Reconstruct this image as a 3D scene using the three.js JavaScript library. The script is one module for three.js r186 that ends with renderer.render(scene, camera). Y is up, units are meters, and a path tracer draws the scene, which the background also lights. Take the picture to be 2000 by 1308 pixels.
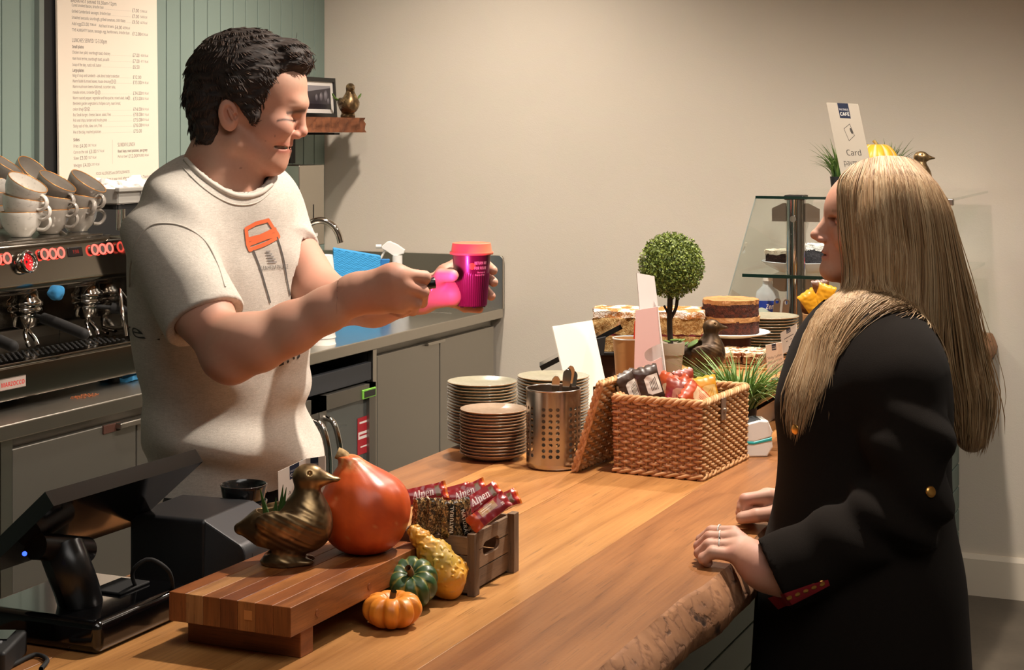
import * as THREE from 'three';
import { mergeGeometries, mergeVertices, toCreasedNormals } from 'three/addons/utils/BufferGeometryUtils.js';
import { RoundedBoxGeometry } from 'three/addons/geometries/RoundedBoxGeometry.js';
import { RectAreaLightUniformsLib } from 'three/addons/lights/RectAreaLightUniformsLib.js';
import { Brush, Evaluator, SUBTRACTION } from 'three-bvh-csg';

// ---------------------------------------------------------------- camera, exposure
const scene = new THREE.Scene();
const W = 2000, H = 1308, FPX = 3300, HORIZON = 261, EYE = 1.58;
const YAW = Math.atan(1430 / FPX);
const camera = new THREE.PerspectiveCamera(2 * Math.atan(H / 2 / FPX) * 180 / Math.PI, W / H, 0.05, 60);
camera.position.set(0, EYE, 0);
camera.rotation.y = YAW;
camera.setViewOffset(W, H, 0, H / 2 - HORIZON, W, H);
const renderer = new THREE.WebGLRenderer({ antialias: true });
renderer.toneMapping = THREE.LinearToneMapping;
renderer.toneMappingExposure = 0.9;
renderer.shadowMap.enabled = true;
RectAreaLightUniformsLib.init();
scene.background = new THREE.Color(0x000000);

// the lamps of the room: [x, z, intensity, aim x, aim z, beam half angle]; each gets a ceiling fitting further down
const CEIL = 2.95;
const LAMPS = [
  [-0.75, -3.10, 23, -1.35, -2.75, 1.15],
  [-0.85, -4.45, 20, -1.15, -4.5, 1.2],
  [-2.45, -4.90, 16, -2.6, -5.2, 1.2],
  [-2.05, -3.55, 10, -2.9, -3.8, 1.1],
  [0.15, -4.3, 12, -0.2, -4.2, 1.2],
];
const WARM = new THREE.Color().setRGB(1.0, 0.87, 0.745);
const SOFT = { x: 0.2, z: -0.9, w: 2.4, h: 1.2, power: 2.4 };   // added fill panel, out of view, to brighten surfaces facing the camera

// ---------------------------------------------------------------- pixel helpers (a pixel gives a direction only)
const FWD = new THREE.Vector3(-Math.sin(YAW), 0, -Math.cos(YAW));
const RGT = new THREE.Vector3(Math.cos(YAW), 0, -Math.sin(YAW));
const V = (x, y, z) => new THREE.Vector3(x, y, z);
const dirOf = (u, v) => FWD.clone().addScaledVector(RGT, (u - W / 2) / FPX).add(V(0, (HORIZON - v) / FPX, 0));
const P = (u, v, d) => V(0, EYE, 0).addScaledVector(dirOf(u, v), d);
const onY = (u, v, y) => P(u, v, (EYE - y) * FPX / (v - HORIZON));
const onX = (u, v, x) => P(u, v, x / dirOf(u, v).x);
const onZ = (u, v, z) => P(u, v, z / dirOf(u, v).z);
const depthOf = p => p.x * FWD.x + p.z * FWD.z;

// ---------------------------------------------------------------- seeded noise
let seed = 12345;
const rnd = () => { seed = (seed * 1664525 + 1013904223) >>> 0; return seed / 4294967296; };
const rr = (a, b) => a + (b - a) * rnd();
const hash = (x, y, z = 0) => { let h = (x * 374761393 + y * 668265263 + z * 2147483647 + 974711) | 0; h = Math.imul(h ^ (h >>> 13), 1274126177); h ^= h >>> 16; return (h >>> 0) / 4294967296; };
const sm = t => t * t * (3 - 2 * t);
const lerp = (a, b, t) => a + (b - a) * t;
const clamp = (x, a = 0, b = 1) => Math.min(b, Math.max(a, x));
const sstep = (a, b, x) => sm(clamp((x - a) / (b - a)));
function n2(x, y, px = 0, py = 0) {
  const xi = Math.floor(x), yi = Math.floor(y), fx = sm(x - xi), fy = sm(y - yi);
  const w = (i, p) => p ? ((i % p) + p) % p : i;
  const a = w(xi, px), b = w(xi + 1, px), c = w(yi, py), d = w(yi + 1, py);
  return lerp(lerp(hash(a, c), hash(b, c), fx), lerp(hash(a, d), hash(b, d), fx), fy);
}
function n3(x, y, z) {
  const xi = Math.floor(x), yi = Math.floor(y), zi = Math.floor(z), fx = sm(x - xi), fy = sm(y - yi), fz = sm(z - zi);
  const q = k => lerp(lerp(hash(xi, yi, zi + k), hash(xi + 1, yi, zi + k), fx), lerp(hash(xi, yi + 1, zi + k), hash(xi + 1, yi + 1, zi + k), fx), fy);
  return lerp(q(0), q(1), fz);
}
const fbm2 = (u, v, p, o = 4) => { let s = 0, a = 0.5, t = 0; for (let i = 0; i < o; i++) { s += a * n2(u * p, v * p, p, p); t += a; a *= 0.5; p *= 2; } return s / t; };

// ---------------------------------------------------------------- textures
function dataTex(w, h, fn, srgb = true) {
  const d = new Uint8Array(w * h * 4);
  for (let j = 0; j < h; j++) for (let i = 0; i < w; i++) {
    const c = fn(i / w, j / h), k = (j * w + i) * 4;
    if (typeof c === 'number') d[k] = d[k + 1] = d[k + 2] = clamp(c) * 255; else { d[k] = clamp(c[0], 0, 255); d[k + 1] = clamp(c[1], 0, 255); d[k + 2] = clamp(c[2], 0, 255); }
    d[k + 3] = 255;
  }
  const t = new THREE.DataTexture(d, w, h); t.magFilter = THREE.LinearFilter; t.minFilter = THREE.LinearFilter; t.wrapS = t.wrapT = THREE.RepeatWrapping;
  if (srgb) t.colorSpace = THREE.SRGBColorSpace; t.needsUpdate = true; return t;
}
function canvasTex(w, h, draw) {
  const c = document.createElement('canvas'); c.width = w; c.height = h; draw(c.getContext('2d'), w, h);
  const t = new THREE.CanvasTexture(c); t.colorSpace = THREE.SRGBColorSpace; t.magFilter = THREE.LinearFilter; return t;
}
const rep = (t, x, y) => { const c = t.clone(); c.repeat.set(x, y); c.needsUpdate = true; return c; };
const mix3 = (a, b, t) => [lerp(a[0], b[0], t), lerp(a[1], b[1], t), lerp(a[2], b[2], t)];
const std = (o) => new THREE.MeshStandardMaterial(o);
const phys = (o) => new THREE.MeshPhysicalMaterial(o);

// grain runs along v
function woodTex(dark, light, w, h, rings, streak = 0.35, seedOff = 0) {
  return dataTex(w, h, (u, v) => {
    const warp = fbm2(u + seedOff, v * 0.5 + seedOff, 4, 3) * 1.2;
    const g = Math.abs(Math.sin((u * rings + warp * 2.2) * Math.PI));
    const fine = n2(u * 160, v * 8, 160, 8) * 0.6 + n2(u * 320, v * 16, 320, 16) * 0.4;
    const broad = fbm2(u + 0.3, v + seedOff, 3, 3);
    const t = clamp(0.25 * g + streak * fine + 0.7 * broad - 0.12);
    const c = mix3(dark, light, t);
    const pore = n2(u * 400, v * 22, 400, 22) > 0.86 ? 0.86 : 1;
    return [c[0] * pore, c[1] * pore, c[2] * pore];
  });
}
const T = {};
T.oak = woodTex([134, 88, 46], [206, 152, 92], 512, 512, 5, 0.3);
T.oakDark = woodTex([112, 70, 38], [172, 118, 70], 512, 512, 7, 0.35, 0.4);
T.block = woodTex([112, 72, 40], [190, 138, 86], 256, 512, 4, 0.4, 0.2);
T.grey = woodTex([98, 78, 60], [150, 124, 98], 256, 256, 5, 0.5, 0.7);
T.walnut = woodTex([46, 26, 18], [96, 58, 38], 256, 256, 6, 0.4, 0.1);
T.fine = dataTex(256, 256, (u, v) => 0.35 + 0.3 * n2(u * 128, v * 128, 128, 128) + 0.35 * fbm2(u, v, 8, 4), false);
T.blotch = dataTex(256, 256, (u, v) => fbm2(u, v, 4, 5), false);
T.brush = dataTex(256, 256, (u, v) => 0.5 * n2(u * 4, v * 256, 4, 256) + 0.5 * n2(u * 2, v * 128, 2, 128), false);
T.bark = dataTex(512, 512, (u, v) => {
  const a = fbm2(u, v, 6, 5), b = fbm2(u + 0.37, v + 0.11, 10, 4), k = Math.pow(clamp(1.9 * Math.abs(b - 0.5)), 0.6);
  let c = mix3([112, 74, 48], [184, 134, 94], clamp(0.2 + a)); c = mix3(c, [118, 92, 84], clamp((n2(u * 9, v * 5, 9, 5) - 0.55) * 3) * 0.6);
  return a < 0.27 ? mix3([36, 22, 14], c, clamp(a / 0.27) ** 4) : mix3([84, 52, 34], c, clamp(0.6 + k));
});
T.heather = dataTex(512, 512, (u, v) => { const s = n2(u * 170, v * 256, 170, 256), f = n2(u * 40, v * 256, 40, 256), b = fbm2(u, v, 10, 3); const k = 196 + 16 * (s - 0.5) + 22 * (f - 0.5) + 10 * (b - 0.5) - (f > 0.8 ? 14 : 0); return [k + 3, k - 3, k - 13]; });
T.wool = dataTex(256, 256, (u, v) => 0.5 * n2(u * 128, v * 128, 128, 128) + 0.5 * n2(u * 64, v * 64, 64, 64), false);
T.crumb = dataTex(256, 256, (u, v) => { const a = fbm2(u, v, 20, 4), b = n2(u * 90, v * 90, 90, 90); return clamp(a * 0.7 + b * 0.4 - 0.05); }, false);
T.plaster = dataTex(512, 512, (u, v) => 0.5 * fbm2(u, v, 24, 4) + 0.5 * n2(u * 200, v * 200, 200, 200), false);
T.wall = dataTex(512, 512, (u, v) => { const k = 0.975 + 0.05 * (fbm2(u, v, 5, 5) - 0.5); return [207 * k, 198 * k, 184 * k]; });

// ---------------------------------------------------------------- naming and building helpers
const used = {};
function numbered(n) { const k = used[n] = (used[n] ?? -1) + 1; return k ? n + '_' + String(k).padStart(3, '0') : n; }
function flags(o) { o.castShadow = true; o.receiveShadow = true; return o; }
function tag(o, label, category, group) { o.userData.label = label; o.userData.category = category; if (group) o.userData.group = group; return o; }
function thing(name, label, category, pos = V(0, 0, 0), turn = 0, group) {
  const o = new THREE.Group(); o.name = numbered(name); o.position.copy(pos); o.rotation.y = turn; scene.add(o); return tag(o, label, category, group);
}
function part(parent, name, geo, mat, label) { const m = flags(new THREE.Mesh(geo, mat)); m.name = name; parent.add(m); if (label) m.userData.label = label; return m; }
function solo(name, label, category, geo, mat, pos = V(0, 0, 0), turn = 0, group) { const m = flags(new THREE.Mesh(geo, mat)); m.name = numbered(name); m.position.copy(pos); m.rotation.y = turn; scene.add(m); return tag(m, label, category, group); }
function struct(name, geo, mat, parent) { const m = flags(new THREE.Mesh(geo, mat)); m.name = name; (parent || scene).add(m); if (!parent) m.userData.kind = 'structure'; return m; }
function copyThing(o, pos, turn, label) { const c = o.clone(); c.userData = { ...o.userData }; c.name = numbered(o.name.replace(/_\d{3}$/, '')); c.position.copy(pos); if (turn !== undefined) c.rotation.y = turn; if (label) c.userData.label = label; scene.add(c); return c; }

// ---------------------------------------------------------------- geometry helpers
const mv = (g, x, y, z) => g.translate(x, y, z);
const bx = (w, h, d, x = 0, y = 0, z = 0) => mv(new THREE.BoxGeometry(w, h, d), x, y, z);
const rbx = (w, h, d, r, x = 0, y = 0, z = 0, s = 2) => mv(new RoundedBoxGeometry(w, h, d, s, r), x, y, z);
const cyl = (r0, r1, h, x = 0, y = 0, z = 0, n = 28) => mv(new THREE.CylinderGeometry(r1, r0, h, n), x, y + h / 2, z);   // r0 at its foot
const lathe = (pts, n = 40) => new THREE.LatheGeometry(pts.map(p => new THREE.Vector2(p[0], p[1])), n);
const curve = (pts, closed = false) => new THREE.CatmullRomCurve3(pts.map(p => p.isVector3 ? p : V(...p)), closed);
const tube = (pts, r, n = 24, k = 8, closed = false) => new THREE.TubeGeometry(curve(pts, closed), n, r, k, closed);
function ext(shapePts, depth, bevel = 0) { const s = shapePts.isShape ? shapePts : new THREE.Shape(shapePts.map(p => new THREE.Vector2(p[0], p[1]))); return new THREE.ExtrudeGeometry(s, { depth, bevelEnabled: bevel > 0, bevelSize: bevel, bevelThickness: bevel, bevelSegments: 2, curveSegments: 16 }); }
function merge(list) { return mergeGeometries(list.map(g => { const q = g.index ? g.toNonIndexed() : g; for (const k of Object.keys(q.attributes)) if (!['position', 'normal', 'uv'].includes(k)) q.deleteAttribute(k); if (!q.attributes.uv) q.setAttribute('uv', new THREE.BufferAttribute(new Float32Array(q.attributes.position.count * 2), 2)); if (!q.attributes.normal) q.computeVertexNormals(); return q; })); }
// uv in metres, one of three planes for each triangle; axis 'along' (0 x, 1 y, 2 z) is the grain and becomes v
function uvM(geo, along = 1, off = 0) {
  const g = geo.index ? geo.toNonIndexed() : geo; const p = g.attributes.position, uv = new Float32Array(p.count * 2);
  const a = V(), b = V(), c = V(), e = V();
  for (let i = 0; i < p.count; i += 3) {
    a.fromBufferAttribute(p, i); b.fromBufferAttribute(p, i + 1); c.fromBufferAttribute(p, i + 2);
    e.copy(b).sub(a).cross(c.clone().sub(a)); const n = [Math.abs(e.x), Math.abs(e.y), Math.abs(e.z)];
    let k = n[0] >= n[1] && n[0] >= n[2] ? 0 : n[1] >= n[2] ? 1 : 2;
    let ax = [0, 1, 2].filter(q => q !== k); if (ax[0] === along) ax.reverse();
    [a, b, c].forEach((q, m) => { const t = [q.x, q.y, q.z]; uv[(i + m) * 2] = t[ax[0]] + off; uv[(i + m) * 2 + 1] = t[ax[1]] + off * 0.7; });
  }
  g.setAttribute('uv', new THREE.BufferAttribute(uv, 2)); return g;
}
function bend(geo, fn) { const p = geo.attributes.position, q = V(); for (let i = 0; i < p.count; i++) { q.fromBufferAttribute(p, i); fn(q, i); p.setXYZ(i, q.x, q.y, q.z); } p.needsUpdate = true; geo.computeVertexNormals(); return geo; }
function paint(geo, fn) { const p = geo.attributes.position, n = geo.attributes.normal, c = new Float32Array(p.count * 3), q = V(), m = V(); for (let i = 0; i < p.count; i++) { q.fromBufferAttribute(p, i); if (n) m.fromBufferAttribute(n, i); const k = fn(q, m, i); c[i * 3] = k[0]; c[i * 3 + 1] = k[1]; c[i * 3 + 2] = k[2]; } geo.setAttribute('color', new THREE.BufferAttribute(c, 3)); return geo; }
const lin = hex => { const c = new THREE.Color(hex); return [c.r, c.g, c.b]; };

// signed distance pieces
const smin = (a, b, k) => { const h = Math.max(k - Math.abs(a - b), 0) / k; return Math.min(a, b) - h * h * k * 0.25; };
const smax = (a, b, k) => -smin(-a, -b, k);
const sCap = (a, b, ra, rb = ra) => {   // tapered capsule
  const dx = b[0] - a[0], dy = b[1] - a[1], dz = b[2] - a[2], il = 1 / (dx * dx + dy * dy + dz * dz || 1e-9);
  return (x, y, z) => { const px = x - a[0], py = y - a[1], pz = z - a[2]; let t = (px * dx + py * dy + pz * dz) * il; t = t < 0 ? 0 : t > 1 ? 1 : t; const qx = px - dx * t, qy = py - dy * t, qz = pz - dz * t; return Math.sqrt(qx * qx + qy * qy + qz * qz) - (ra + (rb - ra) * t); };
};
const sEll = (c, r, rotZ = 0, rotY = 0) => {   // ellipsoid, turned about z, then about y
  const cz = Math.cos(rotZ), sz = Math.sin(rotZ), cy = Math.cos(rotY), sy = Math.sin(rotY);
  return (x, y, z) => { let px = x - c[0], py = y - c[1], pz = z - c[2]; let ax = px * cy - pz * sy; pz = px * sy + pz * cy; px = ax; ax = px * cz + py * sz; py = -px * sz + py * cz; px = ax; const a = px / r[0], b = py / r[1], d = pz / r[2]; const k0 = Math.sqrt(a * a + b * b + d * d); const e = a / r[0], f = b / r[1], g = d / r[2]; const k1 = Math.sqrt(e * e + f * f + g * g); return k1 < 1e-9 ? -Math.min(...r) : k0 * (k0 - 1) / k1; };
};
function blend(list) {   // [[sdf, k], ...] smooth union in order, with a bounding skip for far pieces
  return (x, y, z) => { let d = list[0][0](x, y, z); for (let i = 1; i < list.length; i++) { const e = list[i][0](x, y, z), k = list[i][1]; d = k < 0 ? smax(d, -e, -k) : smin(d, e, k); } return d; };
}
// surface nets: smooth mesh of f = 0 inside the box, cell size h
function mesh3(f, lo, hi, h) {
  const nx = Math.ceil((hi[0] - lo[0]) / h) + 1, ny = Math.ceil((hi[1] - lo[1]) / h) + 1, nz = Math.ceil((hi[2] - lo[2]) / h) + 1;
  const F = new Float32Array(nx * ny * nz), at = (i, j, k) => i + nx * (j + ny * k);
  // coarse pass: skip blocks far from the surface
  const B = 4;
  F.fill(1);
  for (let k0 = 0; k0 < nz; k0 += B) for (let j0 = 0; j0 < ny; j0 += B) for (let i0 = 0; i0 < nx; i0 += B) {
    const c = f(lo[0] + (i0 + 1.5) * h, lo[1] + (j0 + 1.5) * h, lo[2] + (k0 + 1.5) * h), far = Math.abs(c) > h * 6.5;
    for (let k = k0; k < Math.min(nz, k0 + B); k++) for (let j = j0; j < Math.min(ny, j0 + B); j++) for (let i = i0; i < Math.min(nx, i0 + B); i++)
      F[at(i, j, k)] = far ? c : f(lo[0] + i * h, lo[1] + j * h, lo[2] + k * h);
  }
  const id = new Int32Array(nx * ny * nz).fill(-1), pos = [], idx = [];
  for (let k = 0; k < nz - 1; k++) for (let j = 0; j < ny - 1; j++) for (let i = 0; i < nx - 1; i++) {
    let m = 0, n = 0, sx = 0, sy = 0, sz = 0; const v = [];
    for (let c = 0; c < 8; c++) { v[c] = F[at(i + (c & 1), j + (c >> 1 & 1), k + (c >> 2))]; if (v[c] < 0) m |= 1 << c; }
    if (m === 0 || m === 255) continue;
    for (let c = 0; c < 8; c++) for (const b of [1, 2, 4]) { if (c & b) continue; const d = c | b; if ((v[c] < 0) === (v[d] < 0)) continue; const t = v[c] / (v[c] - v[d]); n++; sx += (c & 1) + (b === 1 ? t : 0); sy += (c >> 1 & 1) + (b === 2 ? t : 0); sz += (c >> 2) + (b === 4 ? t : 0); }
    id[at(i, j, k)] = pos.length / 3; pos.push(lo[0] + (i + sx / n) * h, lo[1] + (j + sy / n) * h, lo[2] + (k + sz / n) * h);
  }
  const quad = (a, b, c, d, flip) => { if (a < 0 || b < 0 || c < 0 || d < 0) return; if (flip) idx.push(a, c, b, a, d, c); else idx.push(a, b, c, a, c, d); };
  for (let k = 1; k < nz - 1; k++) for (let j = 1; j < ny - 1; j++) for (let i = 1; i < nx - 1; i++) {
    const s = F[at(i, j, k)] < 0;
    if (s !== F[at(i + 1, j, k)] < 0) quad(id[at(i, j - 1, k - 1)], id[at(i, j, k - 1)], id[at(i, j, k)], id[at(i, j - 1, k)], !s);
    if (s !== F[at(i, j + 1, k)] < 0) quad(id[at(i - 1, j, k - 1)], id[at(i - 1, j, k)], id[at(i, j, k)], id[at(i, j, k - 1)], !s);
    if (s !== F[at(i, j, k + 1)] < 0) quad(id[at(i - 1, j - 1, k)], id[at(i, j - 1, k)], id[at(i, j, k)], id[at(i - 1, j, k)], !s);
  }
  const g = new THREE.BufferGeometry(); g.setAttribute('position', new THREE.BufferAttribute(new Float32Array(pos), 3)); g.setIndex(idx);
  const e = h * 0.5, N = new Float32Array(pos.length);
  for (let q = 0; q < pos.length; q += 3) { const x = pos[q], y = pos[q + 1], z = pos[q + 2]; const a = f(x + e, y, z) - f(x - e, y, z), b = f(x, y + e, z) - f(x, y - e, z), c = f(x, y, z + e) - f(x, y, z - e), l = Math.hypot(a, b, c) || 1; N[q] = a / l; N[q + 1] = b / l; N[q + 2] = c / l; }
  g.setAttribute('normal', new THREE.BufferAttribute(N, 3)); return g;
}

// ================================================================ materials
const M = {};
M.oak = std({ map: rep(T.oak, 1 / 0.5, 1 / 1.6), roughness: 0.34, bumpMap: rep(T.fine, 3, 3), bumpScale: 0.0002 });
M.oakB = std({ map: rep(T.oakDark, 1 / 0.45, 1 / 1.4), roughness: 0.36, bumpMap: rep(T.fine, 3, 3), bumpScale: 0.0002 });
M.bark = std({ map: rep(T.bark, 1 / 0.24, 1 / 0.3), roughness: 0.75, bumpMap: rep(T.bark, 1 / 0.24, 1 / 0.3), bumpScale: 0.004 });
M.wall = std({ map: rep(T.wall, 0.4, 0.4), roughness: 0.92, bumpMap: rep(T.plaster, 2, 2), bumpScale: 0.0003 });
M.green = std({ color: 0x7e9088, roughness: 0.55, bumpMap: rep(T.fine, 4, 4), bumpScale: 0.0002 });
M.greenDark = std({ color: 0x677a74, roughness: 0.5, bumpMap: rep(T.fine, 4, 4), bumpScale: 0.0002 });
M.white = std({ color: 0xe8e2d8, roughness: 0.85 });
M.skirt = std({ color: 0xcfc5b4, roughness: 0.6, bumpMap: rep(T.fine, 2, 2), bumpScale: 0.0003 });
M.floor = std({ map: dataTex(512, 512, (u, v) => { const k = fbm2(u, v, 5, 6), s = n2(u * 200, v * 200, 200, 200); return mix3([64, 58, 50], [112, 102, 88], clamp(k * 1.3 - 0.15 + (s - 0.5) * 0.12)); }), roughness: 0.5 });
M.floor.map.repeat.set(0.5, 0.5);
M.steel = std({ color: 0xb9b4aa, metalness: 1, roughness: 0.3, bumpMap: rep(T.brush, 3, 3), bumpScale: 0.0001, roughnessMap: null });
M.steelDoor = std({ color: 0xa9a59d, metalness: 1, roughness: 0.42, bumpMap: rep(T.blotch, 2, 2), bumpScale: 0.0004 });
M.steelDull = std({ color: 0x8f8b84, metalness: 1, roughness: 0.45 });
M.chrome = std({ color: 0xd6d2cc, metalness: 1, roughness: 0.07 });
M.polish = std({ color: 0x9a958d, metalness: 1, roughness: 0.13 });
M.black = std({ color: 0x0d0d0e, roughness: 0.3 });
M.blackMatt = std({ color: 0x151516, roughness: 0.6 });
M.blackGloss = phys({ color: 0x070708, roughness: 0.12, clearcoat: 0.6, clearcoatRoughness: 0.05 });
M.grey = std({ color: 0x6f7072, roughness: 0.5 });
M.glass = phys({ color: 0xffffff, transmission: 1, roughness: 0.02, thickness: 0, ior: 1.5 });
M.rubber = std({ color: 0x101010, roughness: 0.8 });
M.gold = std({ color: 0xd9a65c, metalness: 1, roughness: 0.28 });
M.bronze = std({ color: 0x8a6238, metalness: 0.85, roughness: 0.36, vertexColors: true, bumpMap: rep(T.blotch, 12, 12), bumpScale: 0.0006 });
M.blue = std({ color: 0x3a9ad8, roughness: 0.9, bumpMap: rep(dataTex(64, 64, (u, v) => 0.5 + 0.5 * Math.sin((v + 0.08 * Math.sin(u * 6.283 * 2)) * 6.283 * 4), false), 30, 30), bumpScale: 0.0005 });
M.plastic = std({ color: 0xe9e7e2, roughness: 0.35 });

// ================================================================ room shell
const WX = -3.403, WZ = -5.955, RX = 2.6, RZ = 2.4, TH = 0.15;
struct('floor', uvM(bx(RX - WX + 2 * TH, TH, RZ - WZ + 2 * TH, (RX + WX) / 2, -TH / 2, (RZ + WZ) / 2), 2), M.floor);
struct('ceiling', bx(RX - WX + 2 * TH, TH, RZ - WZ + 2 * TH, (RX + WX) / 2, CEIL + TH / 2, (RZ + WZ) / 2), M.white);
struct('wall_side', uvM(bx(RX - WX + 2 * TH, CEIL, TH, (RX + WX) / 2, CEIL / 2, WZ - TH / 2), 1), M.wall);
struct('wall_right', uvM(bx(TH, CEIL, RZ - WZ, RX + TH / 2, CEIL / 2, (RZ + WZ) / 2), 1), M.wall);
struct('wall_front', uvM(bx(RX - WX + 2 * TH, CEIL, TH, (RX + WX) / 2, CEIL / 2, RZ + TH / 2), 1), M.wall);
const wallBack = struct('wall_back', bx(TH, CEIL, RZ - WZ, WX - 0.012 - TH / 2, CEIL / 2, (RZ + WZ) / 2), M.greenDark);
{ // tongue and groove boards, one by one where the camera sees them
  const bw = 0.084, g = new RoundedBoxGeometry(0.02, CEIL, bw - 0.004, 1, 0.003); g.translate(WX - 0.01, CEIL / 2, 0);
  for (let z = WZ + bw / 2, i = 0; z < -2.3; z += bw, i++) { const m = part(wallBack, 'board', g, M.green); m.position.z = z; }
  part(wallBack, 'board', bx(0.016, CEIL, RZ + 2.3, WX - 0.01, CEIL / 2, (RZ - 2.3) / 2), M.green);
}
{ const s = new THREE.Shape(); s.moveTo(0, 0); s.lineTo(0.022, 0); s.lineTo(0.022, 0.125); s.lineTo(0.014, 0.14); s.lineTo(0, 0.14);
  const g = new THREE.ExtrudeGeometry(s, { depth: RX + 0.92, bevelEnabled: false }); g.rotateY(Math.PI / 2); g.translate(-0.92, 0, WZ); // runs along x
  const g2 = bend(g, q => { q.z = WZ + (WZ - q.z); }); struct('baseboard_side', g2, M.skirt); }

// ceiling fittings
for (const [x, z, I, ax, az, ang] of LAMPS) {
  const t = thing('ceiling_spotlight', 'black cylinder spotlight hanging from the white ceiling', 'spotlight', V(x, CEIL, z), 0, 'ceiling spotlights');
  const aim = V(ax - x, 1.0 - CEIL, az - z).normalize(), q = new THREE.Quaternion().setFromUnitVectors(V(0, -1, 0), aim);
  part(t, 'mount', cyl(0.05, 0.05, 0.02, 0, -0.02, 0), M.blackMatt); part(t, 'stem', cyl(0.008, 0.008, 0.07, 0, -0.09, 0, 10), M.blackMatt);
  const can = part(t, 'can', lathe([[0.001, 0.06], [0.042, 0.06], [0.045, 0.055], [0.045, -0.07], [0.041, -0.07], [0.041, -0.045], [0.001, -0.045]], 28), M.blackMatt); can.position.y = -0.14; can.quaternion.copy(q);
  const lens = part(t, 'lamp_lens', mv(new THREE.CircleGeometry(0.04, 24).rotateX(Math.PI / 2), 0, -0.05, 0), std({ color: 0x000000, emissive: WARM, emissiveIntensity: 8 })); lens.position.y = -0.14; lens.quaternion.copy(q);
  const L = new THREE.SpotLight(WARM, I, 0, ang, 0.75, 2); L.position.set(x, CEIL - 0.14, z).addScaledVector(aim, 0.075); L.target.position.copy(L.position).addScaledVector(aim, 2); L.castShadow = true; L.shadow.radius = 2.5; L.shadow.mapSize.set(1024, 1024); L.shadow.bias = -0.0005;
  L.name = 'spot_lamp'; scene.add(L, L.target);
}
{ const { x, z, w, h, power } = SOFT; const c = new THREE.Color().setRGB(1, 0.94, 0.87);
  const t = thing('added_fill_panel', 'flat white diffuser panel added out of view as fill light', 'fill light', V(x, CEIL, z));
  part(t, 'frame', bx(w + 0.06, 0.03, h + 0.06, 0, -0.015, 0), M.white); part(t, 'added_diffuser_lamp', bx(w, 0.006, h, 0, -0.033, 0), std({ color: 0x222222, emissive: c, emissiveIntensity: 1.0 }));
  const L = new THREE.RectAreaLight(c, power, w, h); L.position.set(x, CEIL - 0.04, z); L.lookAt(x, 0, z); L.name = 'added_fill_lamp'; scene.add(L);
}

// ================================================================ the bar
const BAR = 0.90, BACKX = -1.58, PANX = -0.9, BARZ0 = -0.95;
const edgePts = [[1168.4, 1305.8], [1261.5, 1227.8], [1330, 1169], [1369.6, 1145.7], [1418.8, 1106], [1461, 1065], [1494, 1029]].map(p => onY(p[0], p[1], BAR));
function edgeX(z) {
  const n = 0.012 * (n2(z * 5 + 40, 3.3) - 0.5) + 0.003 * (n2(z * 23, 9.1) - 0.5);
  const e = edgePts; if (z >= e[0].z) return e[0].x + 0.05 * (n2(z * 2.2, 1) - 0.5) - 0.05 * (n2(e[0].z * 2.2, 1) - 0.5) + n;
  for (let i = 0; i < e.length - 1; i++) if (z >= e[i + 1].z) return lerp(e[i].x, e[i + 1].x, (z - e[i].z) / (e[i + 1].z - e[i].z)) + n * 0.5;
  return e[e.length - 1].x + 0.06 * (n2(z * 1.7, 5) - n2(e[e.length - 1].z * 1.7, 5)) + n;
}
{
  const t = thing('bar_worktop', 'thick oak plank bar counter with a natural live bark edge', 'counter');
  const len = BARZ0 - WZ - 0.002, cz = (BARZ0 + WZ + 0.002) / 2, th = 0.085;
  const plank = (x0, x1, m, off) => part(t, 'plank', uvM(rbx(x1 - x0 - 0.0012, th, len, 0.0015, (x0 + x1) / 2, BAR - th / 2, cz, 1), 2, off), m);
  plank(BACKX, -1.42, M.oakB, 0.1); plank(-1.42, -1.19, M.oak, 0.63); plank(-1.19, -0.962, M.oak, 0.21);
  // the outer plank follows the tree: flat top strip, and the bark face under its edge
  const N = 420, top = [], ti = [], bk = [], bi = [], prof = [[0, 0], [0.004, -0.004], [0.016, -0.022], [0.028, -0.046], [0.024, -0.068], [0.004, -0.085], [-0.10, -0.086]];
  for (let i = 0; i <= N; i++) {
    const z = lerp(BARZ0, WZ + 0.002, i / N), e = edgeX(z);
    top.push(-0.9614, BAR, z, e, BAR, z, e, BAR - th, z, -0.9614, BAR - th, z);
    prof.forEach(([a, b], k) => { const n = k && k < 6 ? 0.012 * (n3(z * 9, k * 0.8, 4) - 0.5) + 0.003 * (n3(z * 60, k * 2.1, 8) - 0.5) : 0; bk.push(e + a + n, BAR + b, z); });
    if (i < N) {
      for (const [a, b] of [[0, 1], [2, 3], [3, 0]]) { const o = i * 4; ti.push(o + a, o + b, o + 4 + b, o + a, o + 4 + b, o + 4 + a); }
      for (let k = 0; k < 6; k++) { const o = i * 7 + k; bi.push(o, o + 1, o + 8, o, o + 8, o + 7); }
    }
  }
  ti.push(0, 2, 1, 0, 3, 2); { const o = N * 4; ti.push(o, o + 1, o + 2, o, o + 2, o + 3); }
  const mk = (p, ix) => { const g = new THREE.BufferGeometry(); g.setAttribute('position', new THREE.Float32BufferAttribute(p, 3)); g.setIndex(ix); return g; };
  const tg = uvM(mk(top, ti), 2, 0.42); tg.computeVertexNormals(); part(t, 'plank', tg, M.oakB);
  const bg = mk(bk, bi); bg.computeVertexNormals(); const nb = bg.attributes.normal; const bg2 = uvM(bg, 2); part(t, 'live_edge', bg2, M.bark, 'rough knotted bark edge');
  // underframe
  part(t, 'rail', bx(0.05, 0.06, len - 0.2, -1.5, BAR - th - 0.03, cz), M.walnut ?? M.oakB);
}
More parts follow.
